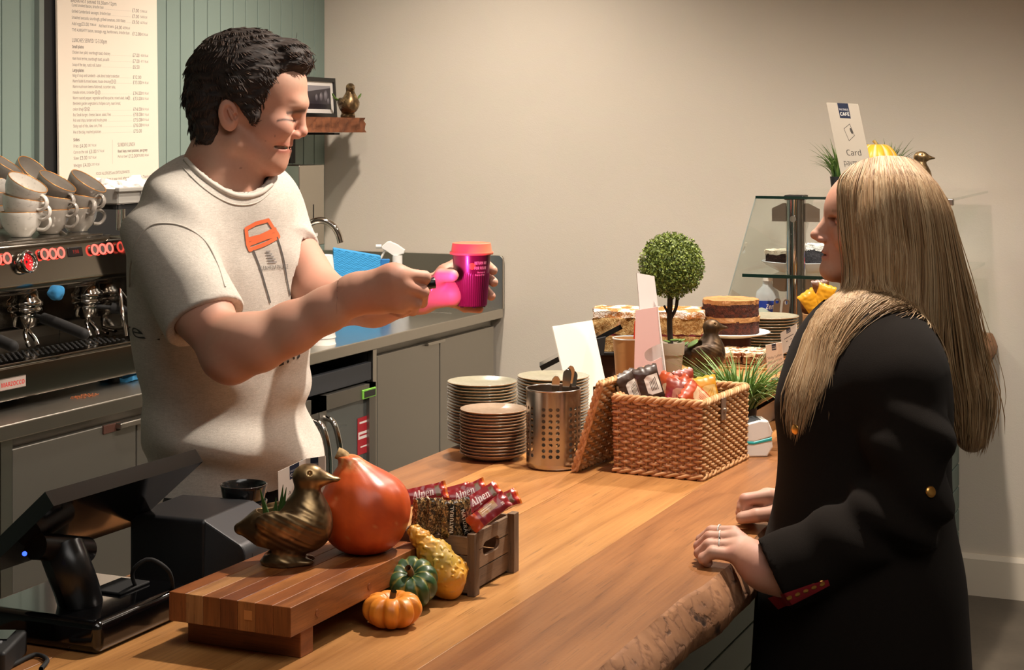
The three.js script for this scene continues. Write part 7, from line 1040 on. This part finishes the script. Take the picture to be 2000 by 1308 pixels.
    const sh = part(t, 't_shirt', plain, std({ map: rep(T.heather, 4, 4), roughness: 0.95, bumpMap: rep(T.wool, 30, 60), bumpScale: 0.0005 }), 'pale oatmeal heather T-shirt with orange cup print');
    part(sh, 'chest_print', decal(-0.21, 0.21, -0.06, 0.36, true), pm(printTex), 'orange and grey outline of a cup'); const bk = chestAt(264, 646); part(sh, 'back_lettering', decal(bk[0] - 0.012, bk[0] + 0.2, bk[1] - 0.0265, bk[1] + 0.0265, false), pm(lowTex('re', 76)), 'dark lettering on the back');
    // ribbed collar and sleeve hems
    const ring = (c0, ax, r, tr, n, sq) => { const pts = [], e1 = V(0, 0, 1).cross(ax).normalize(), e2 = ax.clone().cross(e1); for (let i = 0; i < n; i++) { const q = i / n * 6.2832; pts.push(c0.clone().addScaledVector(e1, Math.cos(q) * r).addScaledVector(e2, Math.sin(q) * r * sq)); } return tube(pts, tr, 90, 8, true); };
    const cm = std({ map: rep(T.heather, 4, 4), roughness: 0.95 });
    // ribbed collar band
    const onS = (u, v) => { let d0 = 2.75; for (let i = 0; i < 500; i++) { const q = J(u, v, d0), f = shirtF(...q); if (f < 0.0008) return V(...q); d0 += Math.max(0.001, f * 0.7); if (d0 > 3.5) return null; } return null; };
    const along = pts => new THREE.CatmullRomCurve3(pts.map(q => V(q[0], q[1], 0))).getPoints(26).map(q => onS(q.x, q.y)).filter((q, n, a) => q && (!n || !a[n - 1] || q.distanceTo(a[n - 1]) < 0.03));
    const neckPx = [[362, 311], [380, 330], [402, 350], [430, 369], [458, 381], [486, 383], [510, 376], [530, 360]], lower = neckPx.map(([u, v], n) => [u - 4, v + 17]);
    const c1 = along(neckPx), c2 = along(lower); if (c1.length > 4) part(sh, 'collar', tube(c1, 0.0048, 70, 8), cm); if (c2.length > 4) part(sh, 'collar_seam', tube(c2, 0.0014, 70, 6), cm);
    const seamPts = [[252, 560], [256, 510], [268, 468], [295, 440], [330, 436], [368, 446], [402, 472], [424, 512], [440, 560]].map(q => onS(...q)).filter(Boolean); if (seamPts.length > 3) part(sh, 'armhole_seam', tube(seamPts, 0.0016, 60, 6), cm);
  }
  // trousers and shoes
  const hp0 = J(455, 985, 3.2), pel = [hp0[0], hp0[1] - 0.02, hp0[2]], leg = e => [[pel[0] + cA.x * 0.09 * e, 0.80, pel[2] + cA.z * 0.09 * e], [pel[0] + cA.x * 0.10 * e + 0.01, 0.46, pel[2] + cA.z * 0.10 * e], [pel[0] + cA.x * 0.11 * e - 0.02, 0.09, pel[2] + cA.z * 0.11 * e]];
  const trF = blend([[sEll([pel[0], 0.86, pel[2]], [0.155, 0.13, 0.115], 0, RY), 0], ...[1, -1].flatMap(e => { const l = leg(e); return [[sCap(l[0], l[1], 0.085, 0.062), 0.04], [sCap(l[1], l[2], 0.062, 0.055), 0.03]]; })]);
  part(t, 'trousers', uvM(mesh3(trF, [pel[0] - 0.3, 0.03, pel[2] - 0.3], [pel[0] + 0.3, 1.0, pel[2] + 0.3], 0.012)), std({ color: 0x121214, roughness: 0.8 }));
  for (const e of [1, -1]) { const l = leg(e)[2]; part(t, 'shoe', mesh3(blend([[sEll([l[0], 0.045, l[2]], [0.05, 0.045, 0.05]), 0], [sCap([l[0], 0.04, l[2]], [l[0] + cN.x * 0.15, 0.035, l[2] + cN.z * 0.15], 0.042, 0.036), 0.03]]), [l[0] - 0.1, -0.005, l[2] - 0.1], [l[0] + 0.25, 0.12, l[2] + 0.25], 0.008), M.blackMatt); }
  // small torch in the near hand
  const tA = P(802, 560, 2.835), tB = P(849, 552, 2.845), ax = tB.clone().sub(tA).normalize(); const tt = thing('pocket_torch', 'small black torch throwing pink light from the right hand', 'torch', tA); tt.quaternion.setFromUnitVectors(V(0, 1, 0), ax); const TL = tB.distanceTo(tA);
  part(tt, 'barrel', lathe([[0.001, -0.02], [0.0075, -0.02], [0.008, -0.018], [0.008, TL - 0.012], [0.0095, TL - 0.01], [0.0095, TL], [0.007, TL], [0.007, TL - 0.004], [0.001, TL - 0.004]], 24), M.black); const PINK = new THREE.Color().setRGB(1, 0.07, 0.46); part(tt, 'lamp_lens', mv(new THREE.CircleGeometry(0.0068, 20).rotateX(-Math.PI / 2), 0, TL - 0.003, 0), std({ color: 0x220010, emissive: PINK, emissiveIntensity: 6 }));
  const L = new THREE.SpotLight(PINK, 0.21, 0, 1.15, 0.4, 2); L.position.copy(tB).addScaledVector(ax, 0.003); L.target.position.copy(P(900, 548, 3.0)); L.castShadow = true; L.shadow.radius = 0.4; L.name = 'torch_lamp'; scene.add(L, L.target);
  // reusable cup with lid
  const d = 2.985, cb = P(921, 596, d), sc = d / FPX, c = thing('reusable_cup', 'plum reusable cup with coral lid in the left hand', 'cup', cb, YAW); const hC = (596 - 492) * sc, r0 = 29.5 * sc, r1 = 38 * sc;
  const ct = canvasTex(512, 256, (g, w, h) => { g.fillStyle = '#5c1236'; g.fillRect(0, 0, w, h); const cx = w * 0.52; g.fillStyle = '#e8763c'; g.beginPath(); g.arc(cx - 6, 62, 16, 0, 7); g.fill(); g.fillStyle = '#ecc9c0'; g.font = 'bold 19px sans-serif'; g.textAlign = 'left'; g.fillText('RETURN ME', cx + 4, 54, 62); g.fillText('FOR REUSE', cx + 4, 78, 62); g.font = '10px sans-serif'; g.fillText('Blenheim &', cx + 18, 96, 40); g.fillText('Blenheim Palace', cx + 8, 108, 52); });
  const seg = 144, lower = hC * 0.62; const wall = new THREE.CylinderGeometry(r1, r0, hC, seg, 40, true, Math.PI).translate(0, hC / 2, 0); bend(wall, q => { const a = Math.atan2(q.z, q.x), l = Math.hypot(q.x, q.z), k = q.y < lower && q.y > hC * 0.02 ? 1 : 0; const m = 1 + k * 0.022 * Math.cos(a * 48); q.x *= m; q.z *= m; });
  part(c, 'body', wall, phys({ map: ct, roughness: 0.3, clearcoat: 0.2 }), 'plum ribbed cup wall with pale lettering'); part(c, 'base', cyl(r0 * 0.98, r0, 0.004, 0, 0, 0, 48), std({ color: 0x3a1024, roughness: 0.4 }));
  for (let i = 0; i < 6; i++) { const a = i / 6 * 6.283 + 0.3; part(c, 'foot', rbx(0.006, 0.003, 0.003, 0.0008, Math.cos(a) * r0 * 0.85, -0.001, Math.sin(a) * r0 * 0.85), std({ color: 0x3a1024, roughness: 0.4 })); }
  const lid = lathe([[0.001, hC + 0.014], [r1 * 0.88, hC + 0.0155], [r1 * 0.97, hC + 0.0165], [r1 * 0.99, hC + 0.0155], [r1 * 1.05, hC + 0.0015], [r1 * 1.12, hC + 0.001], [r1 * 1.12, hC - 0.0035], [r1 * 1.01, hC - 0.004]], 64); part(c, 'lid', lid, std({ color: 0xe8795c, roughness: 0.45 }), 'coral silicone lid');
}

// ---------------------------------------------------------------- the woman at the customers' side
{
  const { t, o, J } = person('woman with long blonde hair in a dark military style coat', 1690, 2.78), DH = 2.86, s = DH / FPX;
  const Hd = (u, v, w = 0) => { const q = J(u, v, DH); q[2] += w * s; return q; }, px = (a, b, c) => [a * s, b * s, c * s], both = f => [f(1), f(-1)];
  const toPx = p => [1700 + (p.x - Hd(1700, 0)[0]) / s, 400 - (p.y - Hd(0, 400)[1]) / s, (p.z - Hd(0, 0, 0)[2]) / s];
  const headF = blend([
    [sEll(Hd(1722, 408), px(96, 92, 72)), 0], [sEll(Hd(1668, 396), px(45, 48, 56)), 28 * s], [sCap(Hd(1662, 420), Hd(1658, 505), 48 * s, 40 * s), 28 * s], [sEll(Hd(1636, 415), px(16, 11, 40)), 12 * s], ...both(e => [sEll(Hd(1652, 462, e * 42), px(30, 26, 20)), 20 * s]), ...both(e => [sCap(Hd(1630, 526, e * 10), Hd(1700, 495, e * 54), 19 * s, 19 * s), 20 * s]),
    [sEll(Hd(1634, 492), px(25, 24, 31)), 16 * s], [sEll(Hd(1622, 527), px(20, 18, 22)), 14 * s], [sCap(Hd(1620, 424), Hd(1594, 455), 6.5 * s, 8 * s), 11 * s], [sEll(Hd(1622, 452), px(20, 24, 13)), 10 * s], [sCap(Hd(1614, 440), Hd(1600, 462), 9 * s, 9 * s), 6 * s], [sEll(Hd(1592, 459), px(9.5, 8.5, 10)), 5 * s], ...both(e => [sEll(Hd(1604, 467, e * 9), px(10, 7, 7)), 5 * s]),
    [sEll(Hd(1613, 491), px(8, 4, 17)), 4 * s], [sEll(Hd(1613, 503), px(8, 5, 16)), 4 * s], ...both(e => [sEll(Hd(1624, 430, e * 29), px(14, 9, 14)), -8 * s]), ...both(e => [sEll(Hd(1637, 430, e * 29), px(12, 10, 13)), 4 * s]), [sEll(Hd(1605, 497), px(15, 1.7, 18)), -2.5 * s],
    [sCap(Hd(1696, 520), Hd(1712, 640), 50 * s, 54 * s), 22 * s],
  ]);
  const skin = [0.54, 0.295, 0.21];
  const headG = skinPaint(mesh3(headF, Hd(1560, 690, -90), Hd(1835, 305, 90), 2.4 * s), skin, (p, n, k) => { const [u, v, w] = toPx(p), g = (cx, cy, rx, ry) => Math.exp(-(((u - cx) / rx) ** 2 + ((v - cy) / ry) ** 2)); k = mix3(k, [0.58, 0.23, 0.17], 0.45 * g(1645, 470, 26, 24) + 0.4 * g(1592, 462, 12, 10)); if (Math.abs(w) < 22 && u < 1632) k = mix3(k, [0.45, 0.14, 0.12], 0.75 * g(1606, 497, 18, 9)); if (Math.abs(w) > 10) { k = mix3(k, [0.05, 0.03, 0.025], 0.8 * Math.exp(-(((v - 426 - (u - 1626) * 0.1) / 2) ** 2)) * (u > 1614 && u < 1642 ? 1 : 0)); k = mix3(k, [0.25, 0.15, 0.08], 0.6 * Math.exp(-(((v - 410) / 3) ** 2)) * (u > 1618 && u < 1650 ? 1 : 0)); } return k; });
  // hands
  const fin = (pts, r0, r1) => { const q = pts.map(p => J(...p)); return blend(chain(q, q.map((_, i) => lerp(r0, r1, i / (q.length - 1))), 0.003)); };
  const hand = (palm, fingers) => { const b = blend(palm), fs = fingers.map(f => fin(...f)); return (x, y, z) => { let e = 1e9; for (const f of fs) e = smin(e, f(x, y, z), 0.003); return smin(b(x, y, z), e, 0.009); }; };
  const fL = [[[[1434, 1084, 2.632], [1392, 1079, 2.640], [1374, 1091, 2.645], [1382, 1098, 2.65]], 0.0102, 0.0082], [[[1440, 1066, 2.645], [1384, 1064, 2.655], [1366, 1080, 2.662], [1374, 1090, 2.668]], 0.0100, 0.0080], [[[1440, 1050, 2.66], [1386, 1048, 2.672], [1365, 1066, 2.682], [1374, 1080, 2.688]], 0.0100, 0.0080], [[[1432, 1038, 2.675], [1390, 1037, 2.692], [1369, 1054, 2.705], [1380, 1070, 2.712]], 0.0098, 0.0078], [[[1462, 1060, 2.69], [1425, 1072, 2.715], [1400, 1082, 2.72]], 0.0105, 0.0085]];
  const pL = [[sCap(J(1500, 1118, 2.615), J(1478, 1098, 2.625), 0.027, 0.027), 0], [sCap(J(1478, 1092, 2.63), J(1436, 1048, 2.668), 0.024, 0.0125), 0.02], [sCap(J(1478, 1108, 2.62), J(1438, 1078, 2.637), 0.023, 0.0125), 0.02], [sCap(J(1530, 1130, 2.60), J(1500, 1115, 2.615), 0.028, 0.027), 0.02]];
  const fR = [[[[1500, 968, 2.905], [1456, 975, 2.905], [1450, 992, 2.905], [1470, 996, 2.91]], 0.0115, 0.009], [[[1498, 976, 2.93], [1452, 984, 2.93], [1448, 1002, 2.93], [1468, 1004, 2.93]], 0.0112, 0.009], [[[1500, 990, 2.95], [1458, 998, 2.95], [1452, 1010, 2.95], [1470, 1012, 2.95]], 0.0108, 0.0088], [[[1518, 1002, 2.89], [1478, 1006, 2.882], [1449, 1011, 2.885]], 0.0135, 0.0105]];
  const pR = [[sCap(J(1545, 990, 2.92), J(1500, 978, 2.92), 0.029, 0.023), 0], [sCap(J(1545, 1005, 2.92), J(1508, 998, 2.93), 0.026, 0.02), 0.02], [sCap(J(1590, 1000, 2.93), J(1545, 996, 2.92), 0.027, 0.028), 0.02]];
  const gh = (p, f, m, h) => { const F = hand(p, f), b = bounds(f.flatMap(q => q[0].map(r => J(...r))).concat(m.map(r => J(...r))), 0.035); return skinPaint(mesh3(F, b[0], b[1], h), skin, (q, n, k) => mix3(k, [0.55, 0.22, 0.17], 0.4 * clamp((n3(q.x * 45, q.y * 45, q.z * 45) - 0.45) * 2.2))); };
  part(t, 'body', mergeGeometries([headG, gh(pL, fL, [[1525, 1130, 2.6]], 0.003), gh(pR, fR, [[1580, 1000, 2.93]], 0.0032)].map(strip)), skinM);
  // rings
  const ringM = std({ color: 0xe2ddd4, metalness: 0.5, roughness: 0.35 });
  for (const [a, b, lab] of [[[1440, 1066, 2.645], [1384, 1064, 2.655], 'ring with clear stone'], [[1440, 1050, 2.66], [1386, 1048, 2.672], 'thin twisted ring'], [[1432, 1038, 2.675], [1390, 1037, 2.692], 'thin beaded ring']]) { const A = V(...J(...a)), B = V(...J(...b)), m = A.clone().lerp(B, 0.62), r = part(t, 'ring', new THREE.TorusGeometry(0.0100, 0.0013, 8, 30), ringM, 'silver ' + lab); r.position.copy(m); r.quaternion.setFromUnitVectors(V(0, 0, 1), B.sub(A).normalize()); if (lab[0] === 'r') part(r, 'stone', mv(new THREE.OctahedronGeometry(0.0028), 0, 0.011, 0), M.chrome); }
  // coat
  const RY = 1.876, f = [-0.95, 0, 0.3];
  const sh0 = J(1757, 752, 2.655), el = J(1772, 985, 2.605), cu = J(1512, 1122, 2.605), shF = J(1690, 742, 2.93), elF = J(1640, 930, 2.98), cuF = J(1556, 1000, 2.935);
  const torso = blend([[sEll(J(1688, 770, 2.79), [0.175, 0.17, 0.122], 0, RY), 0], [sEll(J(1632, 800, 2.76), [0.085, 0.075, 0.075], 0, 0), 0.07], [sEll(J(1690, 930, 2.8), [0.142, 0.20, 0.115], 0, RY), 0.08], [sEll(J(1680, 1180, 2.74), [0.180, 0.24, 0.152], 0, RY), 0.10], [sCap(sh0, shF, 0.06, 0.058), 0.06], [sCap(J(1708, 640, 2.84), J(1700, 720, 2.80), 0.062, 0.09), 0.06], [sCap(J(1712, 660, 2.82), J(1745, 720, 2.70), 0.05, 0.058), 0.05]]);
  const skirt = (x, y, z) => { const c = J(1678, 1240, 2.74), k = sstep(0, 1, (c[1] + 0.14 - y) / 0.42); const a = Math.atan2(z - c[2], x - c[0]), r = Math.hypot((x - c[0]) / 1.0, (z - c[2]) / 1.12); return smax(r - (0.135 + 0.07 * k + 0.010 * k * Math.sin(a * 5 + 1)), y - (c[1] + 0.12), 0.08) * 0.9; };
  const arm = blend([[sCap(sh0, J(1775, 860, 2.62), 0.062, 0.061), 0], [sCap(J(1775, 860, 2.62), el, 0.062, 0.058), 0.03], [sCap(el, J(1640, 1062, 2.60), 0.058, 0.054), 0.03], [sCap(J(1640, 1062, 2.60), J(1490, 1132, 2.605), 0.054, 0.060), 0.02]]), armF = blend([[sCap(shF, elF, 0.06, 0.055), 0], [sCap(elF, J(1535, 1020, 2.93), 0.055, 0.048), 0.03]]);
  const ax = V(...cu).sub(V(...J(1640, 1062, 2.60))).normalize(), axF = V(...cuF).sub(V(...elF)).normalize(), hemY = 0.42, hol = sCap(J(1528, 1114, 2.605), J(1470, 1142, 2.605), 0.036, 0.043);
  const gap = sCap(J(1500, 1330, 2.72), J(1530, 1240, 2.74), 0.02, 0.004);
  const coatF = (x, y, z) => {
    let A = smax(arm(x, y, z), (x - cu[0]) * ax.x + (y - cu[1]) * ax.y + (z - cu[2]) * ax.z, 0.004); A = smax(A, -hol(x, y, z), 0.004); let B = smax(armF(x, y, z), (x - cuF[0]) * axF.x + (y - cuF[1]) * axF.y + (z - cuF[2]) * axF.z, 0.004);
    // creases gather at the elbow
    if (Math.abs(A) < 0.03) { const r = Math.hypot(x - el[0], y - el[1], z - el[2]); A -= 0.010 * Math.exp(-((r / 0.13) ** 2)) * Math.sin((x * 0.7 + y) * 75 + 4 * n3(x * 9, y * 9, z * 9)) + 0.005 * (n3(x * 16, y * 16, z * 16) - 0.5); }
    let d = smin(torso(x, y, z), skirt(x, y, z), 0.07); if (Math.abs(d) < 0.03) d -= 0.006 * (n3(x * 9, y * 6, z * 9) - 0.5);
    d = smin(d, B, 0.02); d = smin(d, A, 0.012); return Math.max(d, hemY - y);
  };
  const lo = J(1440, 1500, 2.8), hi = J(1930, 590, 2.8); const cg = mesh3(coatF, [lo[0], 0.40, -0.34], [hi[0], hi[1], 0.34], 0.0085);
  const coatM = phys({ color: 0x17120e, roughness: 1, specularIntensity: 0.4, sheen: 0.04, sheenRoughness: 0.6, sheenColor: new THREE.Color(0x2e241a), bumpMap: rep(T.wool, 30, 30), bumpScale: 0.0002 });
  const coat = part(t, 'coat', uvM(cg), coatM, 'fitted black brown wool coat');
  const surf = (u, v, d0 = 2.3) => { let d = d0; for (let i = 0; i < 300; i++) { const q = J(u, v, d), e = coatF(...q); if (e < 0.0012) return [V(...q), V(coatF(q[0] + 0.002, q[1], q[2]) - coatF(q[0] - 0.002, q[1], q[2]), coatF(q[0], q[1] + 0.002, q[2]) - coatF(q[0], q[1] - 0.002, q[2]), coatF(q[0], q[1], q[2] + 0.002) - coatF(q[0], q[1], q[2] - 0.002)).normalize()]; d += Math.max(0.001, e * 0.8); } return null; };
  const btn = (u, v, r) => { const q = surf(u, v); if (!q) return; const b = part(coat, 'button', lathe([[0.0001, 0.003], [r * 0.5, 0.0028], [r * 0.85, 0.0018], [r, 0], [r * 0.9, -0.001]], 20), M.gold, 'gilt button'); b.position.copy(q[0]); b.quaternion.setFromUnitVectors(V(0, 1, 0), q[1]); };
  btn(1553, 838, 0.009); btn(1818, 960, 0.009);
  { // red turned facing at the cuff with its buttons
    const rows = [[[1502, 1168], [1522, 1190]], [[1540, 1154], [1552, 1176]], [[1580, 1140], [1588, 1158]], [[1616, 1130], [1620, 1141]]]; const pos = [], ix = [], K = 8; let n = 0;
    const grid = []; for (let i = 0; i <= 18; i++) { const tt = i / 18 * 3, k = Math.min(2, Math.floor(tt)), e = tt - k, col = []; for (let j = 0; j <= 5; j++) { const a = [0, 1].map(m => lerp(rows[k][0][m], rows[k + 1][0][m], e)), b = [0, 1].map(m => lerp(rows[k][1][m], rows[k + 1][1][m], e)), q = surf(lerp(a[0], b[0], j / 5), lerp(a[1], b[1], j / 5)); col.push(q ? q[0].clone().addScaledVector(q[1], 0.0022) : null); } grid.push(col); }
    const last = []; for (let i = 0; i <= 18; i++) for (let j = 0; j <= 5; j++) { let q = grid[i][j]; if (!q || (j && q.distanceTo(grid[i][j - 1]) > 0.03)) q = grid[i][j] = grid[i][Math.max(0, j - 1)].clone().add(V(0, -0.004, 0)); pos.push(q.x, q.y, q.z); } for (let i = 0; i < 18; i++) for (let j = 0; j < 5; j++) { const a = i * 6 + j; ix.push(a, a + 1, a + 7, a, a + 7, a + 6); }
    const g = new THREE.BufferGeometry(); g.setAttribute('position', new THREE.Float32BufferAttribute(pos, 3)); g.setIndex(ix); g.computeVertexNormals(); part(coat, 'cuff_facing', g, std({ color: 0x8e1420, roughness: 0.8, side: THREE.DoubleSide }), 'red cuff facing');
    for (const [u, v] of [[1541, 1166], [1557, 1159], [1573, 1152], [1589, 1145], [1605, 1139]]) btn(u, v, 0.0062);
  }
  // trousers, boots
  const c = J(1678, 1240, 2.74); const trF = blend([-1, 1].flatMap(e => [[sCap([c[0], 0.75, c[2] + e * 0.08], [c[0] - 0.01, 0.45, c[2] + e * 0.085], 0.08, 0.06), 0.03], [sCap([c[0] - 0.01, 0.45, c[2] + e * 0.085], [c[0] + 0.01, 0.1, c[2] + e * 0.09], 0.06, 0.05), 0.02]])); part(t, 'trousers', mesh3(trF, [c[0] - 0.2, 0.04, c[2] - 0.25], [c[0] + 0.2, 0.85, c[2] + 0.25], 0.011), M.blackMatt);
  for (const e of [-1, 1]) part(t, 'boot', mesh3(blend([[sCap([c[0] + 0.01, 0.05, c[2] + e * 0.09], [c[0] + 0.01, 0.16, c[2] + e * 0.09], 0.048, 0.055), 0], [sCap([c[0] + 0.01, 0.04, c[2] + e * 0.09], [c[0] - 0.15, 0.034, c[2] + e * 0.095], 0.04, 0.034), 0.03]]), [c[0] - 0.25, -0.005, c[2] + e * 0.09 - 0.1], [c[0] + 0.1, 0.24, c[2] + e * 0.09 + 0.1], 0.008), M.black);
  // hair: a body of hair under combed strands
  const facePoly = poly2([[1540, 368], [1620, 372], [1634, 366], [1637, 420], [1645, 470], [1648, 520], [1640, 552], [1600, 580], [1540, 580]]);
  const hv = blend([[sEll(Hd(1736, 408), px(106, 98, 86)), 0], ...both(e => [sCap(Hd(1690, 430, e * 50), Hd(1690, 590, e * 62), 42 * s, 40 * s), 30 * s]), [sCap(Hd(1770, 440), Hd(1812, 600), 72 * s, 70 * s), 40 * s], [sCap(Hd(1812, 600, 10), Hd(1862, 730, 15), 66 * s, 54 * s), 40 * s], [sCap(Hd(1862, 730, 15), Hd(1893, 850, 15), 50 * s, 34 * s), 30 * s], ...both(e => [sCap(Hd(1740, 500, e * 55), Hd(1760, 600, e * 70), 45 * s, 40 * s), 30 * s]), [sCap(Hd(1690, 580, 70), Hd(1640, 640, 96), 34 * s, 24 * s), 24 * s], [sCap(Hd(1640, 640, 96), Hd(1556, 780, 110), 22 * s, 7 * s), 18 * s]]);
  const hairF = (x, y, z) => { const [u, v, w] = toPx({ x, y, z }); return smax(hv(x, y, z) + 5 * s - 2.5 * s * n3(u * 0.12, v * 0.012, w * 0.12), -facePoly(u, v) * s, 4 * s); };
  const tone = k => k < 0.5 ? mix3([0.20, 0.10, 0.05], [0.50, 0.32, 0.16], k * 2) : mix3([0.50, 0.32, 0.16], [0.80, 0.62, 0.40], k * 2 - 1);
  const hb = mesh3(hairF, Hd(1525, 910, -130), Hd(1950, 290, 150), 3.6 * s); paint(hb, p => { const [u, v, w] = toPx(p); return tone(clamp(0.12 + 0.6 * n3(u * 0.16, v * 0.01, w * 0.16))); });
  const guides = [
    [[1662, 322, 14], [1630, 352, 44], [1634, 440, 56], [1644, 530, 64], [1622, 620, 90], [1572, 730, 130], [1532, 815, 150]],
    [[1684, 312, 12], [1655, 370, 60], [1660, 470, 74], [1662, 570, 82], [1640, 640, 110], [1590, 740, 150], [1545, 830, 165]],
    [[1716, 305, 10], [1700, 380, 76], [1704, 490, 88], [1700, 590, 96], [1668, 640, 130], [1622, 705, 165], [1582, 765, 180]],
    [[1744, 305, 8], [1748, 390, 84], [1756, 500, 94], [1748, 590, 104], [1728, 622, 130], [1698, 642, 150], [1662, 675, 172]],
    [[1766, 307, 6], [1790, 390, 80], [1800, 500, 92], [1800, 600, 100], [1800, 680, 100], [1822, 760, 80], [1850, 850, 60]],
    [[1784, 312, 4], [1822, 395, 60], [1838, 500, 74], [1850, 600, 80], [1866, 700, 74], [1880, 790, 60], [1880, 880, 45]],
    [[1796, 318, 0], [1846, 395, 22], [1866, 480, 32], [1888, 580, 40], [1908, 680, 40], [1928, 780, 34], [1912, 890, 24]],
    [[1794, 318, -14], [1842, 395, -30], [1864, 480, -34], [1888, 580, -36], [1910, 680, -34], [1932, 780, -24], [1922, 880, -10]],
  ];
  const N = 2600, K = 18, pos = [], col = [], ix = [], s0 = seed; seed = 4242;
  const cr = guides.map(g => new THREE.CatmullRomCurve3(g.map(p => V(...Hd(...p)))));
  for (let i = 0; i < N; i++) {
    const g = rnd() * (guides.length - 1), a = Math.min(guides.length - 2, Math.floor(g)), e = g - a, len = rr(0.72, 1.0), lock = Math.floor(g * 14), lk = hash(lock, 1), tn = clamp(0.15 + 0.45 * hash(lock, 2) + 0.5 * rnd() - (g > 4 ? 0.12 : 0)), off = V(rr(-1, 1), rr(-0.6, 0.6), rr(-1, 1)).multiplyScalar(0.0045), r = rr(0.0006, 0.0013), ph = rr(0, 6), wild = rnd() < 0.05 ? 4 : 1, o2 = pos.length / 3, sink = rr(0, 1) ** 2 * 0.012;
    const cc = tone(tn);
    for (let k = 0; k <= K; k++) {
      const tt = k / K * len, A = cr[a].getPoint(tt), B = cr[a + 1].getPoint(tt), p = A.lerp(B, e); const am = Math.min(1, tt * 3); p.addScaledVector(off, am * (0.5 + tt * 1.6) * (1 + (wild - 1) * tt * tt)); p.z -= sink * am; p.x += 0.0022 * Math.sin(tt * 9 + ph + lk * 6) * tt * wild; p.y += 0.001 * Math.sin(tt * 13 + ph);
      for (const [fn, keep] of [[hv, 0.0005 - sink * 0.5], [coatF, 0.004]]) { const e0 = fn(p.x, p.y, p.z); if (e0 < keep) { const h = 0.003, gx = fn(p.x + h, p.y, p.z) - e0, gy = fn(p.x, p.y + h, p.z) - e0, gz = fn(p.x, p.y, p.z + h) - e0, gl = Math.hypot(gx, gy, gz) || 1, mvd = Math.min(0.06, keep - e0); p.x += gx / gl * mvd; p.y += gy / gl * mvd; p.z += gz / gl * mvd; } }
      const rad = r * (k === K ? 0.15 : 1); for (let q = 0; q < 3; q++) { const an = q * 2.094 + ph; pos.push(p.x + Math.cos(an) * rad, p.y + 0.2 * Math.sin(an) * rad, p.z + Math.sin(an) * rad); col.push(...cc); }
      if (k < K) for (let q = 0; q < 3; q++) { const b = o2 + k * 3, q2 = (q + 1) % 3; ix.push(b + q, b + q2, b + 3 + q2, b + q, b + 3 + q2, b + 3 + q); }
    }
  }
  seed = s0; const sg = new THREE.BufferGeometry(); sg.setAttribute('position', new THREE.Float32BufferAttribute(pos, 3)); sg.setIndex(ix); sg.computeVertexNormals(); sg.setAttribute('color', new THREE.Float32BufferAttribute(col, 3));
  const hm = phys({ vertexColors: true, color: 0xdcd6ce, roughness: 0.55, side: THREE.DoubleSide }); const hair = part(t, 'hair', hb, hm, 'long straight highlighted blonde hair'); const st = part(hair, 'strands', sg, hm); st.userData.kind = 'stuff';
}

renderer.render(scene, camera);
